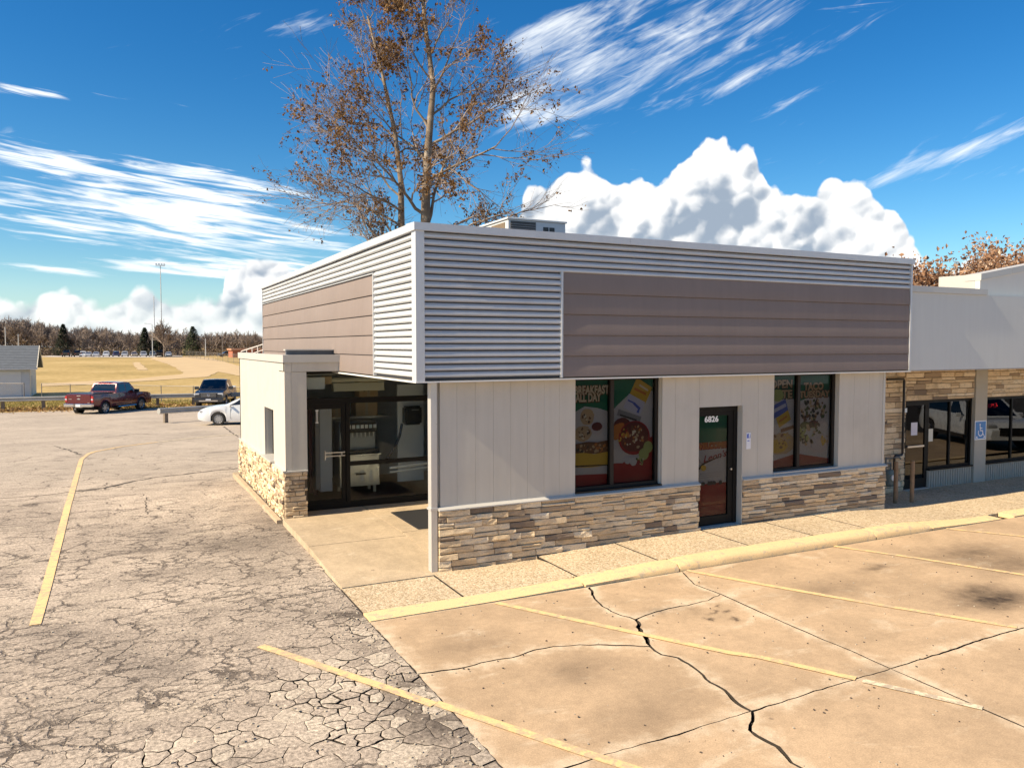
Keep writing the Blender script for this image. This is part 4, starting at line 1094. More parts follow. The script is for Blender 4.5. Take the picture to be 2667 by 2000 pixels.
for k, (x, z, w, h, lb) in enumerate(((.45, 1.75, .55, .42, 'wide brown cardboard box on the left of the kitchen shelf'), (1.15, 1.75, .52, .42, 'brown cardboard box next to the hose on the kitchen shelf'), (1.2, 2.19, .45, .4, 'upper cardboard box with a scrawled word on its front'))):
    t = thing('cardboard_box', lb, 'box', (x, 6.9, z), 0, 'cardboard boxes on the kitchen shelf')
    MB().box(-w / 2, w / 2, 0, .4, 0, h).build('carton', M_CARD, t, bevel=.008); MB().box(-.03, .03, -.003, 0, .02, h).build('tape', mat('packing_tape', (.5, .4, .25), .3), t)
    if k == 2: lettering('Jays', .14, (0, -.005, h * .5), M_PLB, t, shear=.3)
tag(MB().box(.1, 1.75, 6.85, 7.35, 1.71, 1.75).build('wall_shelf', M_STEEL), 'steel shelf under the cardboard boxes inside the restaurant', 'shelf')
t = thing('swing_door', 'grey steel inner door with dark jambs behind the shop door', 'inner door', (-.42, 6.2, .11))
MB().box(-.36, -.08, 0, .05, .1, 1.95).build('door_leaf', mat('grey_door', (.33, .33, .32), .5, var=.08), t); MB().box(-.345, -.1, -.01, 0, .85, .86).build('kick_strip', M_STEEL, t)
t = thing('storage_locker', 'tall white locker cabinet standing right of the inner door', 'cabinet', (-.04, 5.9, .25))
MB().box(-.13, .13, 0, .45, 0, 1.85).build('case', mat('locker_white', (.48, .49, .52), .45, var=.06), t, bevel=.006); MB().box(-.22, -.13, .02, .4, .05, 1.85).build('side_face', mat('locker_side', (.26, .24, .24), .5), t)
tag(MB().box(-.33, -.26, 6.22, 6.3, .2, 2.1).box(-.21, -.12, 6.35, 6.4, .11, 2.1).build('red_wall_panel', mat('dark_red_wall', (.14, .035, .03), .6)), 'dark red wall strip between the inner door and the white locker', 'wall panel')
tag(MB().tube([(1.2, 5.35, .75), (2.1, 5.35, .80)], .03, 8).tube([(1.2, 5.35, .66), (2.1, 5.35, .71)], .02, 8).build('grab_rail', M_WH), 'white double rail low behind the right shop window', 'rail')
tag(MB().box(.72, 1.85, 2.25, 3.85, zs(1, 3) - .04, zs(1, 3.8) + .012).build('entrance_mat', mat('black_rubber', (.012, .012, .013), .8, var=.3, vs=20), bevel=.01), 'black rubber entrance mat behind the corner post', 'mat')

# ------------------------------------------------------------------ posters inside the shop windows
def ink(n, c): return mat('ink_' + n, c, .5)
INK = {k: ink(k, v) for k, v in dict(green=(.02, .20, .10), cream=(.80, .70, .48), white=(.66, .65, .62), red=(.38, .015, .02), brown=(.20, .09, .035), tan=(.60, .44, .24), yellow=(.75, .50, .05),
       blue=(.10, .16, .55), pale=(.62, .64, .78), sauce=(.16, .03, .02), orange=(.62, .22, .04), lime=(.42, .50, .16), dark=(.03, .028, .02), grey=(.32, .32, .31), leaf=(.10, .14, .04), pinkw=(.66, .60, .56)).items()}


class Poster:
    def __init__(s, name, label, x0, x1, z0, z1, y):
        s.o = thing(name, label, 'poster', (x0, y, z0)); s.w, s.h = x1 - x0, z1 - z0; s.k = 0; s.r = random.Random(len(label))
    def poly(s, pts, ink_, nm='print'):
        s.k += 1; y = -.0011 * s.k
        return MB().poly([(u * s.w, y, v * s.h) for u, v in pts]).build(nm, INK[ink_], s.o, fix=False)
    def sheet(s, ink_): return MB().box(0, s.w, 0, .002, 0, s.h).build('sheet', INK[ink_], s.o)
    def oval(s, u, v, ru, rv, ink_, wob=0.0, a0=0, a1=360, nm='print', rot=0):
        P = []; n = 26; c, sn = math.cos(rot), math.sin(rot)
        for i in range(n):
            a = math.radians(a0 + (a1 - a0) * i / (n if a1 - a0 == 360 else n - 1)); k = 1 + s.r.uniform(-wob, wob)
            x, z = ru * s.w * k * math.cos(a), rv * s.w * k * math.sin(a); P.append((u + (x * c - z * sn) / s.w, v + (x * sn + z * c) / s.h))
        return s.poly(P, ink_, nm)
    def quad(s, u, v, w, h, ang, ink_):
        c, sn = math.cos(ang), math.sin(ang)
        return s.poly([(u + (x * c - z * sn) / s.w * s.w, v + (x * sn + z * c) * s.w / s.h) for x, z in ((-w / 2, -h / 2), (w / 2, -h / 2), (w / 2, h / 2), (-w / 2, h / 2))], ink_)
    def bits(s, u, v, ru, rv, n, inks, sz):
        mbs = {}
        s.k += 1
        for i in range(n):
            a = s.r.uniform(0, 6.28); q = math.sqrt(s.r.random()); cu, cv = u + ru * q * math.cos(a), v + rv * q * math.sin(a) * s.w / s.h; an = s.r.uniform(0, 3); k = s.r.uniform(.5, 1.3) * sz
            y = -.0011 * s.k - .00004 * i
            P = [(cu * s.w + k * (x * math.cos(an) - z * math.sin(an)), y, cv * s.h + k * (x * math.sin(an) + z * math.cos(an))) for x, z in ((-1, -.4), (.3, -.7), (1, .1), (.4, .6), (-.7, .5))]
            mbs.setdefault(inks[i % len(inks)], MB()).poly(P)
        for kk, m in mbs.items(): m.build('print', INK[kk], s.o, fix=False)
        s.k += 1
    def text(s, body, u, v, size, ink_, width=None, shear=0.0, bold=.004, outline=None, tilt=0):
        s.k += 3
        if outline: lettering(body, size, (u * s.w + .006, -.0011 * s.k, v * s.h - .006), INK[outline], s.o, shear, bold + .012, depth=.0003, width=width and width * s.w * 1.03, tilt=tilt); s.k += 2
        lettering(body, size, (u * s.w, -.0011 * s.k, v * s.h), INK[ink_], s.o, shear, bold, depth=.0003, width=width and width * s.w, tilt=tilt); s.k += 2


PYW = .185
P = Poster('breakfast_poster', 'window poster reading BREAKFAST ALL DAY above two tacos', p1[0][0], p1[0][1] + .02, 1.05, 2.81, PYW); P.sheet('white')
P.poly([(0, .69), (.35, .755), (.7, .735), (1, .70), (1, 1), (0, 1)], 'green'); P.poly([(0, 0), (1, 0), (1, .10), (0, .115)], 'red')
P.poly([(0, .115), (1, .10), (1, .175), (0, .18)], 'white')
P.oval(.42, .655, .19, .19, 'tan', .05); P.bits(.42, .655, .14, .14, 16, ('brown', 'cream', 'dark'), .025); P.oval(.30, .50, .24, .18, 'tan', .06); P.bits(.3, .5, .18, .12, 16, ('brown', 'dark', 'cream'), .025)
P.oval(.68, .54, .17, .15, 'pinkw'); P.oval(.68, .56, .145, .10, 'sauce'); P.poly([(0, .40), (.4, .42), (.7, .41), (1, .425), (1, .30), (0, .31)], 'brown'); P.bits(.7, .36, .28, .08, 26, ('orange', 'brown', 'tan'), .035); P.bits(.25, .36, .24, .08, 22, ('brown', 'tan', 'dark'), .03)
P.poly([(0, .315), (.3, .32), (.6, .30), (1, .315), (1, .185), (.5, .175), (0, .19)], 'yellow'); P.poly([(0, .205), (.4, .2), (1, .192), (1, .184), (.5, .185), (0, .19)], 'dark')
P.text('BREAKFAST', .52, .905, .19, 'cream', .94, bold=.008, outline='brown'); P.text('ALL DAY', .42, .835, .19, 'cream', .70, bold=.008, outline='brown')
P = Poster('bowl_poster', 'window poster of a red stew bowl with limes and a yellow snack packet', p1[1][0] - .02, p1[1][1], 1.05, 2.81, PYW); P.sheet('white')
P.poly([(0, .67), (.15, .745), (.45, .86), (.75, .90), (1, .88), (1, 1), (0, 1)], 'green'); P.poly([(0, 0), (1, 0), (1, .43), (.9, .42), (.75, .24), (.35, .2), (0, .19)], 'red'); P.poly([(0, .45), (.25, .25), (.4, .22), (.3, .19), (0, .2)], 'white')
P.quad(.72, .885, .42, .36, -.5, 'yellow'); P.quad(.70, .88, .3, .05, -.4, 'orange'); P.quad(.78, .915, .24, .04, -.5, 'cream'); P.quad(.56, .75, .42, .30, -.45, 'pale'); P.quad(.50, .78, .2, .03, -.4, 'blue'); P.quad(.60, .745, .14, .05, -.7, 'blue'); P.quad(.66, .70, .05, .12, -.4, 'blue'); P.quad(.44, .645, .56, .12, -.3, 'grey'); P.quad(.42, .63, .4, .03, -.3, 'dark')
P.oval(.28, .555, .20, .15, 'sauce', .04); P.oval(.20, .50, .19, .17, 'orange', .12); P.oval(.56, .43, .37, .33, 'red'); P.oval(.56, .44, .33, .29, 'sauce', .02); P.bits(.56, .44, .26, .22, 42, ('cream', 'tan', 'orange', 'brown'), .03); P.bits(.3, .46, .12, .12, 14, ('orange', 'yellow', 'red'), .035)
P.oval(.88, .33, .11, .12, 'lime'); P.oval(.78, .265, .12, .12, 'lime'); P.oval(.40, .215, .07, .07, 'white', .1); P.oval(.53, .205, .09, .09, 'white', .1); P.bits(.68, .20, .1, .08, 14, ('lime', 'leaf', 'cream'), .03)
P = Poster('late_poster', 'window poster reading OPEN LATE beside the blue packet', p2[0][0], p2[0][1] + .02, 1.05, 2.81, PYW); P.sheet('white')
P.poly([(0, .72), (.5, .76), (1, .74), (1, 1), (0, 1)], 'green'); P.poly([(0, 0), (1, 0), (1, .135), (0, .065)], 'red')
P.quad(.42, .64, .60, .36, .35, 'blue'); P.quad(.43, .65, .5, .1, .35, 'pale'); P.quad(.58, .53, .5, .3, .45, 'yellow'); P.quad(.56, .53, .34, .06, .45, 'orange'); P.quad(.72, .42, .5, .1, .2, 'brown'); P.oval(.5, .26, .55, .30, 'tan', .05); P.oval(.35, .24, .4, .2, 'yellow', .05); P.bits(.5, .3, .4, .2, 30, ('tan', 'yellow', 'brown'), .04); P.poly([(0, .28), (.15, .20), (.22, .13), (.12, .12), (.1, .18), (0, .24)], 'dark')
P.text('OPEN', .46, .905, .21, 'tan', .84, bold=.008, outline='dark'); P.text('LATE', .46, .795, .21, 'tan', .80, bold=.008, outline='dark')
P.oval(.3, .79, .24, .17, 'lime', .06)
P = Poster('taco_poster', 'window poster reading TACO TUESDAY above a plate of greens', p2[1][0] - .02, p2[1][1], 1.05, 2.81, PYW); P.sheet('white')
P.poly([(0, .70), (.4, .755), (1, .75), (1, 1), (0, 1)], 'green'); P.poly([(0, 0), (1, 0), (1, .055), (.1, .135), (0, .14)], 'red')
P.oval(.52, .585, .45, .33, 'pinkw'); P.bits(.52, .59, .38, .26, 60, ('brown', 'leaf', 'dark', 'tan'), .05); P.oval(.28, .445, .15, .08, 'leaf'); P.oval(.52, .455, .14, .08, 'sauce'); P.bits(.45, .34, .38, .26, 60, ('leaf', 'dark', 'tan', 'lime'), .05); P.oval(.70, .235, .34, .2, 'pinkw', .03); P.bits(.85, .27, .12, .1, 10, ('tan', 'yellow'), .04)
P.text('TACO', .5, .87, .19, 'tan', .58, bold=.008, outline='brown'); P.text('TUESDAY', .52, .785, .17, 'tan', .90, bold=.006, outline='brown')
P = Poster('door_poster', 'green white and red door poster reading WELCOME and Leon\'s', 5.19, 5.94, .29, 2.125, .165); P.sheet('white')
P.poly([(0, .735), (1, .735), (1, 1), (0, 1)], 'green'); P.poly([(0, 0), (1, 0), (1, .325), (0, .325)], 'red'); P.poly([(0, .66), (1, .67), (1, .735), (0, .735)], 'tan')
P.text('WELCOME', .5, .70, .14, 'orange', .94, bold=.006, outline='red')
P.text("Leon's", .60, .59, .17, 'red', .74, shear=.35, bold=.002, tilt=.16)
P.poly([(.0, .475), (.1, .485), (.22, .53), (.6, .575), (.95, .605), (.6, .565), (.24, .515), (.15, .475), (.02, .46)], 'dark'); P.oval(.26, .485, .085, .07, 'yellow', .1)
P.poly([(.08, .64), (.10, .60), (.16, .555), (.22, .53), (.21, .525), (.15, .548), (.085, .595), (.065, .635)], 'grey')
for q in range(3): P.poly([(.14, .43 - q * .02), (.84, .436 - q * .02), (.84, .434 - q * .02), (.14, .427 - q * .02)], 'grey')
rr_ = random.Random(3)
P.poly([(.4 + .05 * i, .485 + .012 * (i % 2) + .004 * i) for i in range(9)] + [(.4 + .05 * i, .481 + .012 * (i % 2) + .004 * i) for i in range(8, -1, -1)], 'grey')
for u in (.24, .42, .5, .58, .78): P.oval(u, .33, .055, .05, 'dark', .25)
P = Poster('street_number', 'white number 6826 at the top of the restaurant door', 5.36, 5.72, 2.0, 2.12, .128); P.o['category'] = 'number'
lettering('6826', .145, (.18, -.0, .055), mat('bright_white', (.85, .87, .85), .4), P.o, bold=.004, width=.32)

t = thing('notice_sticker', 'small white notice with a blue square logo on the cream wall right of the door', 'notice', (6.30, -.006, 1.64))
MB().box(-.052, .052, -.003, .004, -.15, .15).build('plate', mat('paper_white', (.74, .75, .80), .5), t); MB().box(-.04, .04, -.005, -.003, .05, .13).build('logo_square', ink('logo', (.06, .12, .5)), t)
lettering('f', .10, (.012, -.0065, .088), _M['bright_white'], t, bold=.003); lettering('like us', .022, (0, -.0045, -.01), _M['ink_logo'], t) if False else MB().box(-.03, .02, -.0045, -.003, -.005, .01).build('print_line', _M['ink_logo'], t)

# ------------------------------------------------------------------ roof unit
t = thing('rooftop_unit', 'grey rooftop air conditioner behind the silver parapet', 'air conditioner', (0, 0, 0))
X0, X1, RY0, RY1, RZ0, RZ1 = 3.87, 5.36, 5.0, 7.6, 4.92, 6.20
MB().box(X0, X1, RY0, RY1, RZ0, RZ1).build('cabinet', mat('unit_grey', (.52, .53, .53), .5, var=.08), t, bevel=.012)
MB().box(X0 - .03, X1 + .03, RY0 - .03, RY1 + .03, RZ1, RZ1 + .045).build('top_cover', mat('unit_top', (.62, .62, .6), .45), t, bevel=.008)
M_GR = mat('coil_grille', (.07, .065, .06), .7, var=.4, vs=12); M_GRB = mat('rusty_grille', (.17, .125, .08), .8, var=.3, vs=6)
c = MB().box(X0 + .06, X0 + .70, RY0 - .012, RY0 + .02, 5.3, 6.17).build('coil_guard', M_GR, t)
for k in range(16): MB().box(X0 + .07, X0 + .69, RY0 - .02, RY0 - .013, 5.35 + k * .05, 5.358 + k * .05).build('fin', M_GREYP, c)
for a, b in ((.90, 1.03), (1.06, 1.19)): MB().box(X0 + a, X0 + b, RY0 - .012, RY0 + .02, 5.5, 6.08).build('louvre_opening', M_PLB, t)
for k in range(3):
    a = RY0 + .15 + k * .8; MB().box(X0 - .012, X0 + .02, a, a + .7, 5.3, 6.15).build('side_guard', M_GRB, t)

# ------------------------------------------------------------------ the shop next door
NB = thing('neighbouring_shop', 'pale grey low shop with stone front joined to the restaurant', 'building')
NP = lambda mb, nm, m, **k: mb.build(nm, m, NB, **k)
M_NW = mat('grey_render', (.58, .595, .565), .75, var=.05, vs=.8, streak=.05, bump=.06, bs=70); NY = 1.25; NFY = -.09
NP(MB().box(10.50, 22, NFY, NFY + .12, 2.872, 4.48), 'fascia', M_NW)
NP(MB().prism([(13.06, 4.478), (22, 4.478), (22, 6.3), (13.06, 4.82)], 1, NFY + .16, NFY + .28), 'upper_parapet', mat('cream_parapet', (.66, .64, .58), .6, var=.05))
NP(MB().box(10.495, 13.05, NFY - .03, NFY + .3, 4.482, 4.61), 'coping', M_TRIM)
for k in range(8):
    a = 13.05 + k * 1.12; b = a + 1.115; za = 4.82 + (a - 13.05) * .1654; zb = 4.82 + (b - 13.05) * .1654
    NP(MB().add([(a, NFY + .13, za), (b, NFY + .13, zb), (b, NFY + .13, zb + .14), (a, NFY + .13, za + .14), (a, NFY + .5, za), (b, NFY + .5, zb), (b, NFY + .5, zb + .14), (a, NFY + .5, za + .14)], [(0, 1, 2, 3), (3, 2, 6, 7), (4, 7, 6, 5), (0, 3, 7, 4), (1, 5, 6, 2), (0, 4, 5, 1)]), 'coping', M_TRIM)
NP(MB().prism([(NFY + .285, 4.4), (1.05, 4.4), (1.05, 4.965), (NFY + .285, 4.955)], 0, 13.06, 13.2), 'parapet_return', M_TRIM); NP(MB().box(10.6, 22, NFY + .13, 14, 4.25, 4.3), 'roof', M_ROOF)
NP(MB().box(10.52, 22, NFY + .002, NY + .3, 2.855, 2.87), 'soffit', M_SOFF)
NP(MB().box(9.97, 12.25, NY, NY + .2, -.05, 2.85).box(12.25, 22, NY, NY + .2, 2.09, 2.85), 'front_wall', M_MORTAR)
stn = NP(MB().box(9.98, 12.24, NY - .006, NY - .001, 0, 2.85).box(12.25, 22, NY - .006, NY - .001, 2.1, 2.85), 'stone_facing', M_MORTAR)
jn = MB(); stone_wall(stn, 9.985, 12.245, lambda x: .0, 2.845, 0, NY - .006, 41, hmin=.09, hmax=.16, lmin=.3, lmax=.7, dmin=.02, dmax=.05, clip=None)
stone_wall(stn, 12.25, 14.77, 2.1, 2.845, 0, NY - .006, 42, hmin=.09, hmax=.15, lmin=.3, lmax=.75, dmin=.02, dmax=.045); stone_wall(stn, 15.24, 19, 2.1, 2.845, 0, NY - .006, 43, hmin=.09, hmax=.15, lmin=.3, lmax=.75, dmin=.02, dmax=.045)
M_BEI = mat('beige_pier', (.40, .37, .31), .7, var=.06, bump=.05)
NP(MB().box(14.775, 15.235, NY - .06, NY + .1, -.05, 2.85), 'pier', M_BEI)
for a, b in ((13.13, 14.77), (15.24, 21)):
    kw = NP(MB().box(a, b, NY, NY + .12, -.02, .42), 'knee_wall', M_BEI); n = int((b - a) / .09)
    mm = MB()
    for i in range(n): mm.box(a + .02 + i * .09, a + .062 + i * .09, NY - .022, NY, .0, .40)
    tag(mm.build('knee_wall_ribs', M_BEI, kw), kind='stuff'); NP(MB().box(a, b, NY - .05, NY + .1, .42, .455), 'window_ledge', M_BLACK)
def nwin(x0, x1, mul):
    f = NP(MB().box(x0, x1, NY + .03, NY + .09, .456, .50).box(x0, x1, NY + .03, NY + .09, 2.03, 2.088).box(x0, x0 + .04, NY + .031, NY + .089, .50, 2.03).box(x1 - .04, x1, NY + .031, NY + .089, .50, 2.03), 'window', M_BLACK)
    xs = [x0 + .04] + [v for m_ in mul for v in (m_ - .025, m_ + .025)] + [x1 - .04]
    for m_ in mul: MB().box(m_ - .025, m_ + .025, NY + .03, NY + .09, .50, 2.03).build('mullion', M_BLACK, f)
    for a, b in zip(xs[::2], xs[1::2]): MB().box(a, b, NY + .06, NY + .066, .50, 2.03).build('pane', G_DARK, f)
nwin(13.13, 14.77, [13.95]); nwin(15.24, 20.0, [16.42, 17.8])
nd = NP(MB().box(12.26, 12.36, NY + .03, NY + .08, .02, 2.085).box(13.03, 13.125, NY + .03, NY + .08, .02, 2.085).box(12.36, 13.03, NY + .031, NY + .079, .02, .25).box(12.36, 13.03, NY + .031, NY + .079, 1.98, 2.085), 'door', M_BLACK)
MB().box(12.36, 13.03, NY + .05, NY + .056, .25, 1.98).build('pane', G_DARK, nd); MB().box(12.4, 12.98, NY + .0, NY + .03, 1.0, 1.04).build('push_bar', M_STEEL, nd)
MB().box(12.28, 13.1, NY - .06, NY + .03, .0, .025).build('threshold', M_TRIM, nd)
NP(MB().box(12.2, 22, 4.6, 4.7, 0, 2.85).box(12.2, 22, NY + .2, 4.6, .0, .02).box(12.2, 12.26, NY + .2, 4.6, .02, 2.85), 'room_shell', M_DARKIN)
tag(MB().box(12.56, 12.78, NY + .044, NY + .049, 1.28, 1.58).build('door_notice', mat('notice_lilac', (.62, .60, .68), .6)), 'pale lilac paper notice on the dark neighbouring door', 'notice')
tag(MB().box(13.17, 13.36, NY + .054, NY + .059, 1.10, 1.40).build('window_notice', mat('notice_cream', (.62, .60, .52), .6)), 'cream paper notice in the first window beside the dark door', 'notice')
tag(MB().box(12.27, 12.37, NY + .02, NY + .029, 1.83, 1.93).build('door_sticker', mat('sticker_white', (.7, .75, .78), .5)), 'tiny white square sticker on the dark door frame corner', 'sticker')
t = thing('open_sign', 'small red glowing OPEN sign inside the neighbouring window', 'neon sign', (15.78, NY + .11, 1.86))
MB().box(-.21, .21, .005, .02, -.09, .09).build('backing', M_PLB, t); lettering('OPEN', .15, (0, 0, 0), emit('neon_red', (1.0, .03, .03), 45.0), t, bold=.002, width=.36)
# accessible parking sign
t = thing('accessible_parking_sign', 'blue accessible parking sign with white wheelchair symbol on the beige pier', 'sign', (14.98, NY - .07, 1.30))
M_BLUE = mat('sign_blue', (.04, .20, .50), .4); M_SW = mat('sign_white', (.78, .80, .82), .4)
MB().box(-.225, .225, -.004, .004, -.235, .235).build('plate', M_SW, t, bevel=.0); MB().box(-.20, .20, -.007, -.004, -.21, .21).build('blue_field', M_BLUE, t)
sy = MB(); Y = -.0095
ring = [(.10 * math.cos(math.radians(a)) - .005, .10 * math.sin(math.radians(a)) - .055) for a in range(150, 385, 15)]; rin = [(.075 * math.cos(math.radians(a)) - .005, .075 * math.sin(math.radians(a)) - .055) for a in range(150, 385, 15)]
for i in range(len(ring) - 1): sy.poly([(ring[i][0], Y, ring[i][1]), (ring[i + 1][0], Y, ring[i + 1][1]), (rin[i + 1][0], Y, rin[i + 1][1]), (rin[i][0], Y, rin[i][1])])
sy.poly([(-.03 + .024 * math.cos(a * .524), Y, .135 + .024 * math.sin(a * .524)) for a in range(12)])
for q in ([(-.045, .105), (-.015, .105), (.0, -.03), (-.03, -.03)], [(-.03, -.0), (.075, -.0), (.075, -.028), (-.03, -.028)], [(.05, -.0), (.078, -.0), (.115, -.125), (.088, -.132)], [(.09, -.132), (.115, -.125), (.145, -.115), (.142, -.138)], [(-.02, .06), (.06, .06), (.06, .038), (-.018, .038)]): sy.poly([(a, Y - .0003, b) for a, b in q])
sy.build('wheelchair_symbol', M_SW, t, fix=False)
for sx in (-1, 1): MB().poly([(sx * .10, -.0097, -.19), (sx * .19, -.0097, -.19), (sx * .16, -.0097, -.14)]).build('arrow', M_SW, t, fix=False)
MB().box(-.18, .18, -.0085, -.007, .17, .195).build('caption_band', M_BLUE, t)
# gas pipe, meter, bollards
tag(MB().tube([(11.45, NY - .14, 2.62), (12.0, NY - .14, 2.62), (12.03, NY - .14, 2.58), (12.03, NY - .14, .92), (11.99, NY - .14, .88), (11.80, NY - .14, .88), (11.76, NY - .14, .84), (11.76, NY - .14, .55)], .028, 8).build('gas_pipe', M_PLB), 'black gas pipe running down the stone pier of the neighbouring shop', 'pipe')
t = thing('gas_meter', 'grey gas meter at the restaurant end wall behind the bollards', 'gas meter', (11.35, .95, .25))
MB().lathe([(0, 0), (.12, .0), (.14, .05), (.14, .28), (.10, .36), (0, .37)], 16, 2).build('meter_body', mat('meter_grey', (.14, .17, .15), .5, var=.2), t); MB().tube([(-.08, 0, .34), (-.08, 0, .62), (.36, 0, .62), (.41, 0, .58)], .022, 8).tube([(.08, 0, .34), (.08, 0, .5), (-.3, .1, .5), (-.3, .1, .1)], .02, 8).build('pipework', mat('pipe_grey', (.16, .17, .17), .5), t); MB().lathe([(0, 0), (.07, 0), (.07, .03), (0, .03)], 14, 1, (.0, -.15, .2)).build('dial', M_WH, t)
for (x, y), lb in (((10.83, .36), 'rusty brown steel bollard nearest the restaurant corner'), ((11.24, .27), 'rusty brown steel bollard in front of the neighbouring dark door')):
    o = MB().lathe([(.043, -.05), (.043, .87), (.037, .885), (0, .89)], 14, 2, (0, 0, 0)).build('bollard', mat('rusty_steel', (.27, .165, .09), .8, var=.45, vs=9, bump=.3)); o.location = (x, y, .02); tag(smooth(o), lb, 'bollard', 'bollards guarding the gas meter')

# ------------------------------------------------------------------ vehicles
def lerp_pts(pts, x):
    if x <= pts[0][0]: return pts[0][1]
    for a, b in zip(pts, pts[1:]):
        if x <= b[0]:
            t = (x - a[0]) / (b[0] - a[0]); return a[1] + (b[1] - a[1]) * t
    return pts[-1][1]


def car_paint(name, c, metal=.35): return mat(name, c, .28, metal=metal, coat=.9, var=.04, vs=2, dirt=((.12, .10, .08), 2.2, .12))


M_TYRE = mat('tyre_rubber', (.018, .017, .016), .85, var=.2, vs=12); M_RIM = mat('alloy_rim', (.52, .52, .53), .3, metal=.8); M_CHROME = mat('chrome', (.62, .62, .63), .14, metal=1.0)
M_CARGL = glass('car_glass', (.05, .055, .06), 1.8); M_UNDER = mat('underbody', (.012, .012, .012), .9); M_TAIL = mat('tail_lamp_red', (.42, .012, .015), .2, coat=.8); M_LAMP = mat('head_lamp', (.55, .58, .62), .12, coat=1.0, metal=.3)
M_PLATE = mat('licence_plate', (.60, .62, .66), .5, var=.2, vs=30)


class Body:
    def __init__(s, L, W, top, bot, wheels, rw, belt, roof, wt, wb=.955, plan=.10, cab=None):
        s.L, s.W, s.top, s.bot, s.wh, s.rw, s.belt, s.roof, s.wt, s.wb, s.plan = L, W, top, bot, wheels, rw, belt, roof, wt, wb, plan
        s.cx0, s.cx1 = (roof[0][0], roof[-1][0])
    def botz(s, x):
        z = lerp_pts(s.bot, x)
        for w in s.wh:
            ra = s.rw * 1.17; d = abs(x - w)
            if d < ra: z = max(z, s.rw + math.sqrt(ra * ra - d * d) * .98)
        return z
    def hw(s, x, t):
        u = abs(x) / (s.L / 2); p = 1 - s.plan * max(0, (u - .72) / .28) ** 2.2
        q = .955 + .045 * math.sin(math.pi * min(1, max(0, t * 1.05)) ** .8) if t < 1 else .955
        return s.W / 2 * p * q
    def P(s, x, t, sd):
        b, tp = s.botz(x), lerp_pts(s.top, x); b = min(b, tp - .03); return Vector((x, sd * s.hw(x, t), b + (tp - b) * t))
    def T(s, x, u): return Vector((x, u * s.hw(x, 1), lerp_pts(s.top, x) + .028 * (1 - u * u)))
    def CP(s, x, t, sd):
        b, r = lerp_pts(s.belt, x), lerp_pts(s.roof, x); wb, wt = s.hw(x, 1) * (s.wb / .955) * .985, s.W / 2 * s.wt
        top_t = (r - b) / (max(z for _, z in s.roof) - b + 1e-6); w = wb + (wt - wb) * t * max(0, min(1, top_t)); return Vector((x, sd * w, b + (r - b) * t))
    def CT(s, x, u):
        p = s.CP(x, 1, 1); return Vector((x, u * p.y, p.z + .035 * (1 - u * u) * min(1, (p.z - lerp_pts(s.belt, x)) / .2)))
    def xs(s, a, b, extra=()):
        o = {round(a + (b - a) * i / 34, 4) for i in range(35)} | {round(q[0], 4) for q in s.top + s.roof + s.belt if a <= q[0] <= b}
        for w in s.wh:
            ra = s.rw * 1.17; o |= {round(w + ra * math.cos(math.pi * k / 14), 4) for k in range(15) if a <= w + ra * math.cos(math.pi * k / 14) <= b}
        return sorted(o)
    def shell(s, mb, mi=0, under=1):
        X = s.xs(-s.L / 2, s.L / 2); n = len(X); T = [0, .18, .36, .55, .75, .9, 1.0]; U = [-1, -.6, -.2, .2, .6, 1]
        for sd in (1, -1):
            b = len(mb.v)
            for x in X: mb.v += [tuple(s.P(x, t, sd)) for t in T]
            k = len(T)
            for i in range(n - 1):
                for q in range(k - 1):
                    f = (b + i * k + q, b + (i + 1) * k + q, b + (i + 1) * k + q + 1, b + i * k + q + 1); mb.f.append(f if sd < 0 else f[::-1]); mb.m.append(mi)
        b = len(mb.v); k = len(U)
        for x in X: mb.v += [tuple(s.T(x, u)) for u in U]
        for i in range(n - 1):
            for q in range(k - 1): mb.f.append((b + i * k + q, b + (i + 1) * k + q, b + (i + 1) * k + q + 1, b + i * k + q + 1)); mb.m.append(mi)
        for x, fl in ((X[0], 0), (X[-1], 1)):
            b = len(mb.v); rows = [[s.P(x, t, -1).lerp(s.P(x, t, 1), (u + 1) / 2) if t < 1 else s.T(x, u) for u in U] for t in T]
            for r in rows: mb.v += [tuple(p) for p in r]
            for q in range(len(T) - 1):
                for c in range(k - 1): mb.f.append((b + q * k + c, b + q * k + c + 1, b + (q + 1) * k + c + 1, b + (q + 1) * k + c)); mb.m.append(mi)
        b = len(mb.v)
        for x in X: mb.v += [tuple(s.P(x, 0, 1)), tuple(s.P(x, 0, -1))]
        for i in range(n - 1): mb.f.append((b + 2 * i, b + 2 * i + 1, b + 2 * i + 3, b + 2 * i + 2)); mb.m.append(under)
    def cabin(s, mb, mi=0):
        X = s.xs(s.cx0, s.cx1); n = len(X); T = [0, .25, .5, .75, 1]; U = [-1, -.75, -.35, 0, .35, .75, 1]
        for sd in (1, -1):
            b = len(mb.v); k = len(T)
            for x in X: mb.v += [tuple(s.CP(x, t, sd)) for t in T]
            for i in range(n - 1):
                for q in range(k - 1): mb.f.append((b + i * k + q, b + (i + 1) * k + q, b + (i + 1) * k + q + 1, b + i * k + q + 1)); mb.m.append(mi)
        b = len(mb.v); k = len(U)
        for x in X: mb.v += [tuple(s.CT(x, u)) for u in U]
        for i in range(n - 1):
            for q in range(k - 1): mb.f.append((b + i * k + q, b + (i + 1) * k + q, b + (i + 1) * k + q + 1, b + i * k + q + 1)); mb.m.append(mi)
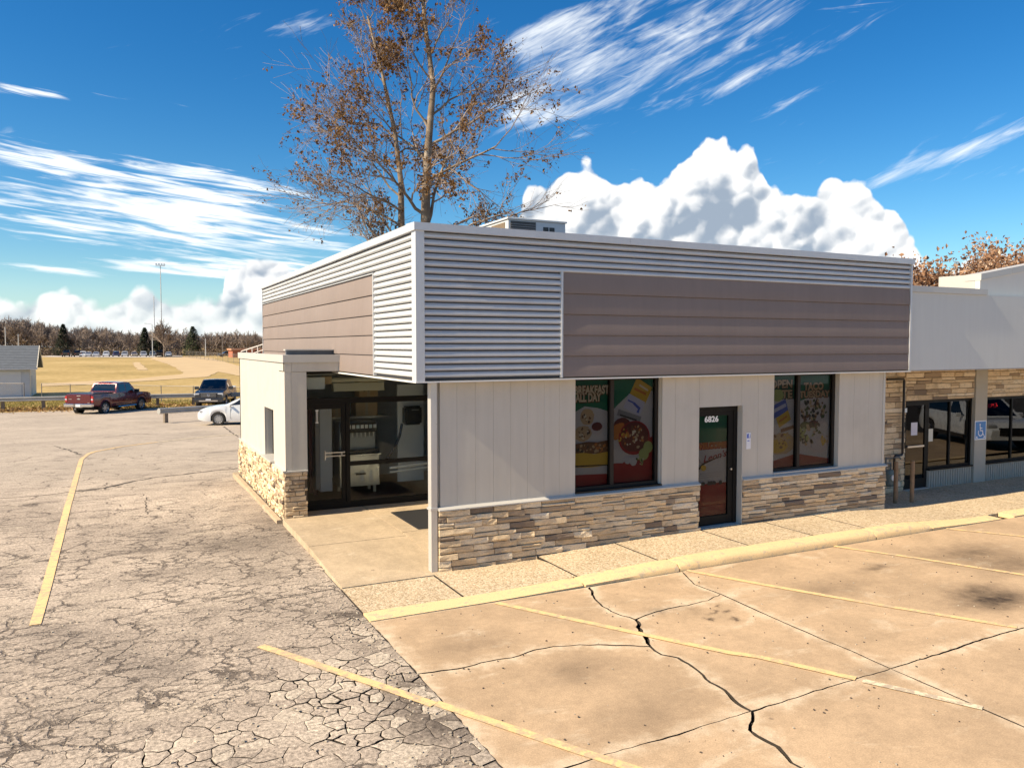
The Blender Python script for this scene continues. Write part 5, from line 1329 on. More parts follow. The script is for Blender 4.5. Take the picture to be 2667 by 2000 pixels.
    def side_glass(s, mb, x0, x1, t0, t1, sd, x0t=None, x1t=None, mi=0, off=.006, n=8, body=False):
        F = s.P if body else s.CP; x0t = x0 if x0t is None else x0t; x1t = x1 if x1t is None else x1t; b = len(mb.v); m = 4
        for j_ in range(m + 1):
            t = t0 + (t1 - t0) * j_ / m; a, c = x0 + (x0t - x0) * j_ / m, x1 + (x1t - x1) * j_ / m
            for i in range(n + 1):
                p = F(a + (c - a) * i / n, t, sd); mb.v.append((p.x, p.y + sd * off, p.z + (.0 if body else off * .3)))
        for j_ in range(m):
            for i in range(n): mb.f.append((b + j_ * (n + 1) + i, b + j_ * (n + 1) + i + 1, b + (j_ + 1) * (n + 1) + i + 1, b + (j_ + 1) * (n + 1) + i)); mb.m.append(mi)
    def screen(s, mb, x0, x1, u, mi=0, off=.007, n=8):
        b = len(mb.v); U = [-u + 2 * u * i / 8 for i in range(9)]; sg = 1 if x1 > x0 else 1
        for i in range(n + 1):
            x = x0 + (x1 - x0) * i / n
            for q in U:
                p = s.CT(x, q); e = .02; d = s.CT(x + e, q) - s.CT(x - e, q); nm = Vector((-d.z, 0, d.x)).normalized(); p = p + nm * off; mb.v.append(tuple(p))
        for i in range(n):
            for q in range(8): mb.f.append((b + i * 9 + q, b + i * 9 + q + 1, b + (i + 1) * 9 + q + 1, b + (i + 1) * 9 + q)); mb.m.append(mi)


def wheel(parent, x, y, r, w=.22, sd=1, spokes=6):
    """tyre with a spoked rim on its outer face"""
    mb = MB(); o = sd * w / 2
    mb.lathe([(r * .66, -o), (r * .93, -o), (r, -o * .75), (r, o * .75), (r * .95, o), (r * .70, o * 1.03), (r * .66, o * .9)], 28, 1)
    ob = smooth(mb.build('wheel', M_TYRE, parent, loc=(x, y, r)), .7)
    rm = MB(); rm.lathe([(r * .70, o * .93), (r * .66, o * 1.0), (r * .62, o * .8), (r * .60, o * .2)], 28, 1)
    rm.lathe([(0, o * .72), (r * .14, o * .72), (r * .15, o * .3)], 14, 1)
    for k in range(spokes):
        a = 2 * math.pi * k / spokes; rot = Matrix.Rotation(a, 3, 'Y')
        for da in (-.13, .13):
            rm.cbox(Matrix.Rotation(a + da, 3, 'Y') @ Vector((r * .38, o * .66, 0)), (r * .52, .03, r * .085), 0, Matrix.Rotation(a + da, 3, 'Y'))
    rm.build('rim', M_RIM, ob); MB().lathe([(0, o * .25), (r * .62, o * .25)], 20, 1).build('brake_shadow', M_UNDER, ob)
    return ob


def vehicle(name, label, cat, B, paint, loc, rz, tyre_w=.23, spokes=6, group=None):
    t = thing(name, label, cat, loc, rz, group)
    mb = MB(); B.shell(mb); smooth(mb.build('body', [paint, M_UNDER], t), .7)
    mb = MB(); B.cabin(mb); smooth(mb.build('cabin', paint, t), .6)
    for x in B.wh:
        for sd in (1, -1): wheel(t, x, sd * (B.W / 2 - tyre_w / 2 - .015), B.rw, tyre_w, sd, spokes)
    return t


def mirror(t, x, y, z, m, big=1.0):
    for sd in (1, -1):
        MB().cbox((x, sd * (y + .12 * big), z), (.10 * big, .20 * big, .15 * big)).cbox((x + .02, sd * (y + .01), z - .04), (.06, .12, .04)).build('mirror', m, t, bevel=.03 * big)


# --- red crew-cab pickup seen from behind
M_MAROON = car_paint('maroon_paint', (.105, .007, .011))
TB = Body(5.9, 2.03, [(-2.95, 1.30), (-2.9, 1.33), (-.72, 1.30), (1.25, 1.27), (1.5, 1.25), (2.5, 1.20), (2.85, 1.12), (2.95, .98)], [(-2.95, .62), (-2.0, .50), (1.9, .48), (2.6, .42), (2.95, .48)],
          [-1.86, 1.80], .415, [(-.72, 1.30), (1.38, 1.27)], [(-.72, 1.31), (-.64, 1.60), (-.50, 1.90), (-.3, 1.955), (.3, 1.97), (.6, 1.95), (.78, 1.90), (1.1, 1.58), (1.38, 1.275)], .80, plan=.06)
tp = [gp(*z1(645, 822)), gp(*z1(920, 818)), gp(*z1(1210, 780))]
hd = (tp[2] - tp[1]).normalized(); ang = math.atan2(hd.y, hd.x)
mid = (tp[1] + tp[2]) / 2; lft = Vector((-hd.y, hd.x, 0)); ctr = mid + lft * .95 + Vector((-.35, 0, 0))
TR = vehicle('pickup_truck', 'maroon crew cab pickup truck parked along the guardrail', 'pickup truck', TB, M_MAROON, (ctr.x, ctr.y, gz(ctr.y)), ang, .27)
for sd in (1, -1):
    m = MB(); TB.side_glass(m, -.42, .20, .14, .84, sd, -.38, .20); m.build('rear_side_window', M_CARGL, TR)
    m = MB(); TB.side_glass(m, .28, 1.12, .14, .84, sd, .28, .72); m.build('front_side_window', M_CARGL, TR)
    for x in (-.02, .98) if False else (-.30, .42): MB().cbox((x, sd * 1.018, 1.12), (.17, .02, .035)).build('door_handle', M_CHROME, TR)
    for x in (.24, -.50, 1.22): MB().box(x - .006, x + .006, sd * 1.0 - .004, sd * 1.0 + .013, .60, 1.26).build('door_gap', M_UNDER, TR)
    MB().tube([(-.7, sd * 1.03, .42), (1.15, sd * 1.03, .42)], .045, 8).build('running_board', M_CHROME, TR)
    MB().box(-.85, 1.2, sd * 1.0 - .01, sd * 1.0 + .02, .52, .60).build('lower_cladding', mat('bronze_two_tone', (.20, .11, .075), .3, metal=.4, coat=.6), TR)
    tl = MB().cbox((-2.93, sd * .90, 1.04), (.09, .17, .36)).build('tail_light', M_TAIL, TR, bevel=.02); MB().cbox((-2.978, sd * .90, 1.02), (.01, .12, .09)).build('reverse_lamp', M_LAMP, tl)
    MB().cbox((2.83, sd * .80, .98), (.2, .28, .2)).build('headlight', M_LAMP, TR, bevel=.03)
    a = [(x, z) for x, z in ((TB.rw * 1.20 * math.cos(math.radians(q)), TB.rw * 1.20 * math.sin(math.radians(q))) for q in range(0, 181, 12))]
    for wx in TB.wh: MB().tube([(wx + x, sd * 1.005, TB.rw + z) for x, z in a], .03, 6).build('wheel_arch_lip', M_MAROON, TR)
m = MB(); TB.screen(m, -.69, -.53, .90); m.build('rear_window', M_CARGL, TR)
m = MB(); TB.screen(m, 1.30, .80, .88); m.build('windshield', M_CARGL, TR)
MB().box(-2.83, -.80, -.84, .84, 1.315, 1.37).build('bed_cover', M_PLB, TR, bevel=.02)
tg = MB().box(-2.985, -2.93, -.80, .80, .76, 1.30).build('tailgate', M_MAROON, TR, bevel=.02)
MB().lathe([(0, 0), (.10, 0), (.115, .006), (0, .012)], 20, 0, (0, 0, 0)).build('oval_badge', M_CHROME, tg, loc=(-3.0, 0, 1.05)).scale = (1, 1, .42)
MB().box(-2.996, -2.984, -.13, .13, 1.22, 1.275).build('tailgate_handle', M_CHROME, tg); MB().box(-2.99, -2.984, .48, .70, 1.02, 1.05).box(-2.99, -2.984, -.74, -.60, .80, .83).build('badge_strip', M_CHROME, tg)
bp = MB().box(-3.12, -2.9, -.98, -.27, .56, .76).box(-3.12, -2.9, .27, .98, .56, .76).box(-3.06, -2.9, -.27, .27, .52, .76).build('rear_bumper', M_CHROME, TR, bevel=.03)
MB().box(-3.075, -3.065, -.16, .16, .57, .72).build('licence_plate', M_PLATE, bp)
MB().box(-2.6, 2.4, -.7, .7, .34, .55).build('chassis', M_UNDER, TR); MB().tube([(-2.7, .5, .4), (-2.2, .5, .42)], .05, 8).build('exhaust', M_STEEL, TR)
MB().box(-.55, -.50, -.5, .5, 1.935, 1.955).build('brake_light', M_TAIL, TR)
mirror(TR, 1.05, 1.0, 1.36, M_PLB, 1.5)

# --- dark pickup facing the camera, half hidden by the bay
M_NAVY = car_paint('charcoal_paint', (.022, .026, .034))
DB = Body(5.8, 2.02, [(-2.9, 1.28), (1.2, 1.24), (1.5, 1.23), (2.45, 1.17), (2.75, 1.08), (2.9, .96)], [(-2.9, .58), (-2, .48), (1.8, .46), (2.6, .40), (2.9, .44)], [-1.8, 1.85], .40, [(-1.0, 1.28), (1.40, 1.235)],
          [(-1.0, 1.29), (-.85, 1.7), (-.7, 1.86), (.2, 1.92), (.55, 1.89), (1.0, 1.56), (1.40, 1.24)], .80, plan=.09)
dp = gp(*z1(1640, 763)); dl = gp(*z1(1930, 770)); da = math.radians(-78) if False else math.atan2(-1, -.30)
DT = vehicle('pickup_truck', 'charcoal pickup truck facing forward half hidden behind the cream bay', 'pickup truck', DB, M_NAVY, (0, 0, 0), da, .27)
fwd = Vector((math.cos(da), math.sin(da), 0)); rgt = Vector((fwd.y, -fwd.x, 0)); c = dp - fwd * 1.85 - rgt * (.84); DT.location = (c.x, c.y, gz(c.y))
m = MB(); DB.screen(m, 1.33, .60, .88); m.build('windshield', M_CARGL, DT)
for sd in (1, -1):
    m = MB(); DB.side_glass(m, -.75, -.02, .14, .84, sd, -.65, -.02); m.build('rear_side_window', M_CARGL, DT); m = MB(); DB.side_glass(m, .06, 1.14, .14, .84, sd, .06, .52); m.build('front_side_window', M_CARGL, DT)
    MB().cbox((2.82, sd * .78, .98), (.14, .36, .17)).build('headlight', M_LAMP, DT, bevel=.03); MB().cbox((2.9, sd * .74, .62), (.06, .2, .1)).build('fog_lamp', M_LAMP, DT)
    MB().box(.02, .03, sd * 1.0 - .004, sd * 1.0 + .012, .6, 1.22).build('door_gap', M_UNDER, DT)
gr = MB().box(2.84, 2.94, -.56, .56, .78, 1.06).build('grille', M_PLB, DT, bevel=.03)
for k in range(4): MB().box(2.94, 2.947, -.5, .5, .815 + k * .06, .83 + k * .06).build('grille_bar', M_GREYP, gr)
MB().lathe([(.05, 0), (.07, .01), (.09, 0)], 18, 0).build('round_badge', M_CHROME, gr, loc=(2.945, 0, .92)); MB().box(2.93, 2.95, -.6, .6, 1.06, 1.085).build('grille_trim', M_GREYP, gr)
bp = MB().box(2.82, 3.02, -.97, .97, .48, .72).build('front_bumper', M_NAVY, DT, bevel=.05); MB().box(3.02, 3.03, -.62, .62, .50, .58).build('skid_plate', M_CHROME, bp); MB().box(3.02, 3.03, -.17, .17, .54, .68).build('licence_plate', M_PLATE, bp)
mirror(DT, .95, 1.0, 1.34, M_NAVY, 1.45); MB().box(-2.5, 2.4, -.7, .7, .33, .5).build('chassis', M_UNDER, DT)

# --- white sedan, nose out from behind the bay
M_WHITE = car_paint('white_paint', (.66, .68, .70), .05)
SB = Body(4.85, 1.83, [(-2.42, .98), (-2.3, 1.03), (-1.7, 1.05), (-.6, .98), (.9, .99), (1.1, .98), (1.7, .93), (2.05, .87), (2.30, .76), (2.42, .60)], [(-2.42, .34), (-1.8, .22), (1.8, .20), (2.2, .22), (2.42, .30)], [-1.40, 1.38], .32,
          [(-1.75, 1.05), (-.6, .98), (1.12, .98)], [(-1.75, 1.06), (-1.2, 1.30), (-.75, 1.43), (-.2, 1.46), (.15, 1.42), (.6, 1.25), (1.12, .985)], .70, plan=.24)
sp_ = gp(*z1(1745, 912)); sa = math.radians(160)
SD = vehicle('sedan_car', 'white sedan with its nose showing beside the cream bay', 'car', SB, M_WHITE, (0, 0, 0), sa, .20, 10)
fwd = Vector((math.cos(sa), math.sin(sa), 0)); lf = Vector((-fwd.y, fwd.x, 0)); c = sp_ - fwd * 1.38 - lf * .90 + Vector((.30, 0, 0)); SD.location = (c.x, c.y, gz(sp_.y))
for sd in (1, -1):
    m = MB(); SB.side_glass(m, -.95, -.05, .12, .86, sd, -.70, -.05); m.build('rear_side_window', M_CARGL, SD); m = MB(); SB.side_glass(m, .02, .92, .12, .86, sd, .02, .32); m.build('front_side_window', M_CARGL, SD)
    for x in (-.08, .78, -.98): MB().box(x - .004, x + .004, sd * .905 - .004, sd * .905 + .012, .34, .94).build('door_gap', M_UNDER, SD)
    for x in (-.25, .0 + .12): MB().cbox((x, sd * .92, .84), (.17, .02, .03)).build('door_handle', M_WHITE, SD)
    MB().cbox((2.14, sd * .70, .70), (.36, .26, .13)).build('headlight', M_LAMP, SD, bevel=.04); MB().cbox((-2.36, sd * .68, .86), (.12, .36, .16)).build('tail_light', M_TAIL, SD)
m = MB(); SB.screen(m, 1.04, .20, .86); m.build('windshield', M_CARGL, SD); m = MB(); SB.screen(m, -1.66, -.86, .86); m.build('rear_window', M_CARGL, SD)
MB().box(2.38, 2.44, -.5, .5, .36, .5).build('grille', M_PLB, SD); mirror(SD, .78, .9, 1.0, M_WHITE, .8)

# --- white SUV parked in the next bays; the neighbouring windows mirror it
VB = Body(4.65, 1.84, [(-2.32, 1.02), (-.4, 1.02), (.9, 1.0), (1.2, .99), (1.8, .95), (2.15, .86), (2.32, .66)], [(-2.32, .42), (-1.8, .30), (1.8, .28), (2.32, .36)], [-1.36, 1.38], .35, [(-2.25, 1.02), (1.25, .985)],
          [(-2.25, 1.03), (-2.0, 1.35), (-1.7, 1.56), (-.6, 1.66), (.1, 1.64), (.35, 1.58), (1.25, .99)], .74, plan=.16)
SV = vehicle('suv_car', 'white suv parked in front of the neighbouring shop, mirrored in its windows', 'car', VB, M_WHITE, (22.6, -3.6, 0), math.radians(118), .22, 5)
for sd in (1, -1):
    m = MB(); VB.side_glass(m, -1.95, -.1, .12, .82, sd, -1.6, -.1); m.build('rear_side_window', M_CARGL, SV); m = MB(); VB.side_glass(m, -.03, 1.0, .12, .82, sd, -.03, .40); m.build('front_side_window', M_CARGL, SV)
    MB().cbox((2.12, sd * .70, .80), (.3, .3, .12)).build('headlight', M_LAMP, SV, bevel=.03); MB().cbox((-2.26, sd * .72, .95), (.14, .3, .25)).build('tail_light', M_PLB, SV)
    MB().box(-1.0, 1.0, sd * .9, sd * .935, .30, .42).build('sill_trim', M_PLB, SV)
m = MB(); VB.screen(m, 1.18, .42, .86); m.build('windshield', M_CARGL, SV); m = MB(); VB.screen(m, -2.22, -1.80, .86); m.build('rear_window', M_CARGL, SV); MB().box(2.26, 2.34, -.5, .5, .5, .75).build('grille', M_PLB, SV); mirror(SV, .85, .92, 1.06, M_WHITE, .9)

# --- the far row of parked cars, one mesh each
def far_car(B, paint, label, p, rz, tail=True):
    mb = MB(); B.shell(mb, 0, 1); B.cabin(mb, 0)
    for sd in (1, -1): B.side_glass(mb, B.cx0 + .5, B.cx1 - .35, .14, .84, sd, B.cx0 + .7, B.cx1 - .9, 2, .01)
    B.screen(mb, B.cx1 - .08, B.cx1 - .62, .86, 2, .01); B.screen(mb, B.cx0 + .04, B.cx0 + .3, .86, 2, .01)
    for x in B.wh:
        for sd in (1, -1): mb.lathe([(0, -.1), (B.rw, -.1), (B.rw, .1), (0, .1)], 12, 1, (x, sd * (B.W / 2 - .1), B.rw), 3)
    for sd in (1, -1):
        mb.cbox((-B.L / 2, sd * B.W * .40, .95), (.06, .2, .2), 4); mb.cbox((B.L / 2 - .05, sd * B.W * .38, .8), (.1, .3, .14), 5)
    o = smooth(mb.build('parked_car', [paint, M_UNDER, M_CARGL, M_TYRE, M_TAIL, M_LAMP]), .6); o.location = p; o.rotation_euler = (0, 0, rz); return tag(o, label, 'car', 'cars parked beyond the playing field')


FP = [car_paint('far_' + n, c, .2) for n, c in (('black', (.015, .015, .018)), ('silver', (.42, .43, .45)), ('white', (.62, .64, .66)), ('blue', (.02, .04, .12)), ('grey', (.16, .17, .18)), ('tan', (.30, .25, .19)))]
far = [(552, DB, 0, 'black pickup at the left end of the far row'), (640, DB, 0, 'black truck second from the left end of the far row'), (685, VB, 2, 'white van like car third in the far row behind a black truck'), (731, SB, 1, 'low silver car right of the white van in the far row'), (794, SB, 1, 'silver sedan fifth in the far row'),
       (876, VB, 2, 'white suv before the dark blue suv in the far row'), (954, VB, 3, 'dark blue suv in the middle of the far row'), (1030, VB, 1, 'silver suv just right of the dark blue suv'), (1104, SB, 5, 'tan car between silver suv and silver wagon in the far row'), (1180, VB, 1, 'silver wagon under the left limbs of the tall bare tree'),
       (1256, VB, 4, 'grey suv just left of the tall bare tree trunk'), (1312, DB, 0, 'black truck hidden partly by the tall bare tree trunk'), (1388, SB, 1, 'silver car at the right end of the far row')]
for k, (x, B_, ci, lb) in enumerate(far):
    p = gp(*z1(x, 345)); far_car(B_, FP[ci], lb, (p.x, p.y, gz(p.y)), math.atan2(-1, rnd.uniform(-.12, .12)) + (math.pi if ci in (0, 3) else 0)).scale = (1.06,) * 3
p = gp(*z1(1860, 346)); far_car(VB, FP[0], 'black car parked near the red brick building', (p.x, p.y, gz(p.y)), math.radians(190))

# ------------------------------------------------------------------ guard rails, fences, sheds, poles
M_GALV = mat('galvanised_rail', (.42, .41, .38), .5, metal=.35, var=.2, vs=2); M_POST = mat('weathered_post', (.20, .16, .12), .9, var=.35, vs=6)
WB = [(-.04, .0), (.035, .03), (.04, .08), (-.02, .13), (-.02, .18), (.04, .23), (.035, .28), (-.04, .31)]


def guard_rail(name, label, a, b, zt, posts, cap=False):
    """W-beam from a to b with posts at the given distances"""
    a, b = Vector(a), Vector(b); d = (b - a); L = d.length; rz = math.atan2(d.y, d.x); t = thing(name, label, 'guard rail', a, rz)
    dzdx = (gz(b.y) - gz(a.y)) / L; mb = MB()
    for x in (0, L): mb.v += [(x, -o, zt - .31 + z + dzdx * x) for o, z in WB] + [(x, -o + .006, zt - .31 + z + dzdx * x) for o, z in WB]
    n = len(WB)
    for k in range(n - 1): mb.f += [(k, k + 1, k + 1 + 2 * n, k + 2 * n), (n + k, n + k + 1, n + k + 1 + 2 * n, n + k + 2 * n)]; mb.m += [0, 0]
    mb.build('rail_beam', M_GALV, t)
    for x in posts: MB().box(x - .10, x + .10, .03, .20, -.3, zt - .06).build('post', M_POST, t, bevel=.01).location.z = dzdx * x
    return t


GY = 43.2; yk = gp(*z1(352, 785)).y
a = gp(*z1(38, 792)); b = gp(*z1(1545, 752)); dvec = (b - a).normalized(); a0 = a - dvec * 9; b0 = b + dvec * 12
a0.z = gz(a0.y); b0.z = gz(b0.y); Lr = (b0 - a0).length
pp = [(gp(*z1(x, 785)) - a0).length for x in (38, 352)]; stp = pp[1] - pp[0]
guard_rail('guard_rail', 'long steel guardrail on timber posts along the verge behind the maroon pickup', a0, b0, .92, [pp[0] + stp * k for k in range(-4, int(Lr / stp))  if 0 < pp[0] + stp * k < Lr])
a = gp(*z1(1360, 893)); b = gp(*z1(1700, 868)); dv = (b - a).normalized(); a.z = gz(a.y); b = a + dv * 11; b.z = gz(b.y)
t = guard_rail('guard_rail', 'short pale guardrail ending in front of the charcoal pickup', a - dv * .35, b, .82, [.45, 4.2, 8.0])
MB().lathe([(0, -.02), (.15, -.02), (.16, .0), (.15, .02), (0, .02)], 16, 0, (.0, -.02, .66)).build('end_cap', M_GALV, t)


def chain_fence(name, label, a, b, h, step, pitch, wire=.006, cat='fence'):
    a, b = Vector(a), Vector(b); d = b - a; L = d.length; t = thing(name, label, cat, (a.x, a.y, 0), math.atan2(d.y, d.x)); M = mat('fence_wire', (.22, .20, .18), .6, metal=.4); zz = lambda x: gz(a.y + (b.y - a.y) * x / L)
    n = int(L / step)
    for k in range(n + 1): MB().tube([(k * step, 0, zz(k * step) - .2), (k * step, 0, zz(k * step) + h + .03)], .034, 6).build('post', M, t)
    m = MB(); m.tube([(k * step, 0, zz(k * step) + h) for k in range(n + 1)], .026, 6); m.build('top_rail', M, t)
    w = MB(); x = -h
    while x < L:
        for s_ in (0, 1):
            x0, x1 = (x, x + h) if s_ == 0 else (x + h, x)
            za, zb = 0.03, h
            def cl(X, Z0, X2, Z2):
                return X, Z0
            pts = [(x0, za), (x1, zb)]
            if min(x0, x1) < 0 or max(x0, x1) > n * step: continue
            w.add([(x0 - wire, 0, zz(x0) + za), (x0 + wire, 0, zz(x0) + za), (x1 + wire, 0, zz(x1) + zb), (x1 - wire, 0, zz(x1) + zb)], [(0, 1, 2, 3)])
        x += pitch
    tag(w.build('netting', M, t, fix=False), kind='stuff'); return t


pa = gp(*z1(345, 690)); pb = gp(*z1(1542, 722)); dv = (pb - pa).normalized()
chain_fence('chain_link_fence', 'low chain link fence between the guardrail and the playing field', pa, pa + dv * 24, 1.25, 3.0, .16, .004)
pa = gp(*z1(1530, 352)); pb = gp(*z1(1975, 402)); chain_fence('chain_link_fence', 'distant chain link fence running along the dirt infield', pa, pb, 2.0, 6.0, .5, .02)
pa = gp(*z1(300, 330)); pb = gp(*z1(1500, 330)); chain_fence('chain_link_fence', 'far boundary fence behind the distant row of cars', pa, pb, 1.8, 5.0, .8, .03)
# left yard fence of the shed
pa = gp(*z1(-60, 690)); pb = gp(*z1(345, 690)); chain_fence('chain_link_fence', 'short chain link fence in front of the garage shed', pa, pb, 1.25, 2.6, .16, .004)

# shed
sb = gp(*z1(250, 672)); dsp = (sb - CAM).dot(_fh)
t = thing('garage_shed', 'white garage shed with grey shingle roof at the field edge', 'shed', (sb.x, sb.y, gz(sb.y)))
M_SID = mat('white_siding', (.52, .55, .58), .6, var=.05); M_SIDE2 = mat('cream_lit_siding', (.68, .62, .50), .6, var=.05); M_SHG = mat('grey_shingle', (.115, .13, .15), .9, var=.3, vs=2.5)  # end wall siding coloured brighter as if lit, front bluish as in shade
def zat(yp, d): return CAM.z + (HORY - yp) / FPX * d
g0 = gz(sb.y); ze = zat(820 + 425 / 3.16, dsp) - g0; zr = zat(820 + 254 / 3.16, dsp + 3) - g0; DP = 5.4
MB().box(-9, 0, 0, DP, 0, ze - .08).build('wall', M_SID, t)
MB().prism([(0, 0), (DP, 0), (DP, ze - .08), (DP / 2, zr - .10), (0, ze - .08)], 0, -.03, .04).build('gable_wall', M_SIDE2, t)
sid = MB()
for k in range(int((ze - .1) / .13)): sid.add([(-9, -.022, k * .13), (.0, -.022, k * .13), (.0, -.004, k * .13 + .12), (-9, -.004, k * .13 + .12), (-9, -.0, k * .13), (0, 0, k * .13)], [(0, 1, 2, 3), (0, 4, 5, 1)])
tag(sid.build('siding_boards', M_SID, t), kind='stuff')
gd = MB().box(-3.9, -.62, -.04, -.02, 0, ze - .35).build('garage_door', mat('garage_door', (.56, .60, .64), .5, var=.04), t)
for k in range(5): MB().box(-3.88, -.64, -.05, -.04, .04 + k * (ze - .4) / 5, (k + 1) * (ze - .4) / 5 - .01).build('door_panel', _M['garage_door'], gd)
MB().box(.04, .06, .9, 1.8, 0, 1.75).build('side_door', mat('side_door', (.45, .46, .46), .5), t)
for s_ in (0, 1):
    y0, y1 = (-.4, DP / 2) if s_ == 0 else (DP + .4, DP / 2)
    sl_ = (zr - ze) / (DP / 2 + .4) if False else None
    rf = MB().add([(-9.3, y0, ze - .12), (.55, y0, ze - .12), (.55, y1, zr), (-9.3, y1, zr), (-9.3, y0, ze - .24), (.55, y0, ze - .24), (.55, y1, zr - .12), (-9.3, y1, zr - .12)], [(0, 1, 2, 3), (4, 7, 6, 5), (0, 4, 5, 1), (1, 5, 6, 2), (2, 6, 7, 3), (3, 7, 4, 0)]).build('roof', M_SHG, t)
    if s_ == 0:
        cs = MB()
        for k in range(14):
            f0, f1 = k / 14, (k + 1) / 14; A = lambda f, o: (y0 + (y1 - y0) * f, ze - .12 + (zr - ze + .12) * f + o)
            cs.add([(-9.3, *A(f0, .03)), (.55, *A(f0, .03)), (.55, *A(f1, .006)), (-9.3, *A(f1, .006)), (-9.3, *A(f0, .0)), (.55, *A(f0, .0))], [(0, 1, 2, 3), (0, 4, 5, 1)])
        tag(cs.build('shingle_courses', M_SHG, rf), kind='stuff')
    MB().add([(.55, y0, ze - .26), (.60, y0, ze - .26), (.60, y0, ze - .08), (.55, y0, ze - .08), (.55, y1, zr - .14), (.60, y1, zr - .14), (.60, y1, zr + .03), (.55, y1, zr + .03)], [(0, 1, 2, 3), (4, 7, 6, 5), (0, 4, 5, 1), (1, 5, 6, 2), (2, 6, 7, 3), (3, 7, 4, 0)]).build('barge_board', M_SIDE2, t)
MB().box(-9.3, .6, -.46, -.402, ze - .26, ze - .12).build('gutter', M_SID, t)

# low brick building and its ramp rails
p = gp(*z1(1915, 352)); g0 = gz(p.y); dd = (p - CAM).dot(_fh)
t = thing('brick_building', 'low red brick building at the far side of the lot', 'building', (p.x, p.y, g0)); hb = zat(820 + 278 / 3.16, dd) - g0
MB().box(0, 24, 0, 10, 0, hb - .5).build('wall', mat('red_brick', (.36, .13, .075), .85, var=.15, vs=1), t); MB().box(-.4, 24.4, -.4, 10.4, hb - .5, hb).build('roof_fascia', mat('roof_band', (.50, .26, .16), .6), t)
for k in range(4): w = MB().box(2.5 + 4 * k, 4.2 + 4 * k, -.05, .02, .9, 2.1).build('window', M_DARKIN, t)
p = gp(*z1(1960, 560)); py_ = 62.0; px0 = None
d1 = ray(*z1(1985, 302)); d2 = ray(*z1(2165, 243)); P1 = CAM + d1 * 62; P2 = CAM + d2 * 62
t = thing('ramp_handrail', 'white sloping ramp handrail beyond the cream bay', 'handrail', (P1.x, P1.y, gz(P1.y))); M_RL = mat('rail_white', (.70, .62, .56), .5); rel = lambda P, dz=0: (P.x - P1.x, P.y - P1.y, P.z - gz(P1.y) + dz)
MB().tube([rel(P1), rel(P2), rel(P2 + _rt * 3)], .05, 6).build('top_rail', M_RL, t); MB().tube([rel(P1, -.45), rel(P2, -.45), rel(P2 + _rt * 3, -.45)], .04, 6).build('lower_rail', M_RL, t)
for k in range(6):
    q = P1.lerp(P2, k / 4) if k < 5 else P2 + _rt * 3; MB().tube([rel(q), rel(q, -4)], .045, 6).build('post', M_RL, t)
MB().add([rel(P1, -.9), rel(P2, -.9), rel(P2 + _rt * 3, -.9), rel(P2 + _rt * 3, -4), rel(P1, -4)], [(0, 1, 2, 3, 4)]).build('ramp_wall', mat('ramp_tan', (.42, .30, .19), .8), t)

# poles
M_POLE = mat('pale_pole', (.45, .46, .47), .6); M_WOOD = mat('grey_pole', (.20, .17, .15), .9)
def pole(px, base, top, r, m, name, label, cat, head=None):
    p = gp(px, base); d = (p - CAM).dot(_fh); zt = zat(top, d); t = thing(name, label, cat, (p.x, p.y, gz(p.y))); h = zt - gz(p.y)
    MB().tube([(0, 0, 0), (0, 0, h)], [r, r * .7], 6).build('shaft', m, t)
    if head == 'flood':
        MB().box(-1.6, 1.6, -.15, .15, h - .1, h + .1).build('cross_arm', m, t)
        for k in range(4): MB().cbox((-1.35 + .9 * k, -.2, h + .45), (.6, .3, .5)).build('floodlight', M_LAMP, t)
    elif head == 'arm': MB().tube([(0, 0, h), (-1.6, 0, h + .25)], .06, 5).build('arm', m, t); MB().cbox((-1.8, 0, h + .22), (.7, .25, .15)).build('lamp_head', m, t)
    elif head == 'cross': MB().box(-1.1, 1.1, -.06, .06, h - .9, h - .75).build('cross_arm', m, t)
    return t
pole(350.5 * K, 925, 575 * K, .20, M_POLE, 'floodlight_mast', 'very tall pale floodlight mast rising above the far trees', 'light mast', 'flood')
pole(335 * K, 925, 640 * K, .2, M_POLE, 'floodlight_mast', 'thin pale mast left of the tallest floodlight mast', 'light mast')
pole(50 / 3.16, 935, 852, .16, M_POLE, 'light_pole', 'pale pole behind the garage shed roof at the frame edge', 'pole'); pole(156 / 3.16, 938, 870, .14, M_POLE, 'light_pole', 'short pale pole above the middle of the shed roof', 'pole')
pole(436 / 3.16, 926, 880, .16, M_WOOD, 'utility_pole', 'dark utility pole left of the far row of cars', 'pole', 'cross'); pole(1693 / 3.16, 928, 882, .2, M_POLE, 'light_pole', 'pale pole right of the far green conifer', 'pole')
pole(1257 / 3.16, 930, 845, .18, M_POLE, 'light_pole', 'pale pole left of the tall bare tree by the far cars', 'pole', 'arm'); pole(1832 / 3.16, 928, 862, .16, M_WOOD, 'utility_pole', 'dark pole above the black car near the brick building', 'pole', 'cross')

# ------------------------------------------------------------------ trees
M_BARK = mat('plane_bark', (.19, .14, .095), .9, var=.5, vs=3.5, bump=.4, bs=9, dirt=((.50, .44, .35), 2.2, .5)); M_TWIG = mat('brown_twigs', (.27, .215, .18), .9, var=.2, vs=1)
M_BARK2 = mat('far_bark', (.16, .125, .10), .95, var=.2, vs=.4); M_TWIG2 = mat('far_twigs', (.27, .215, .175), .95, var=.2, vs=.2)


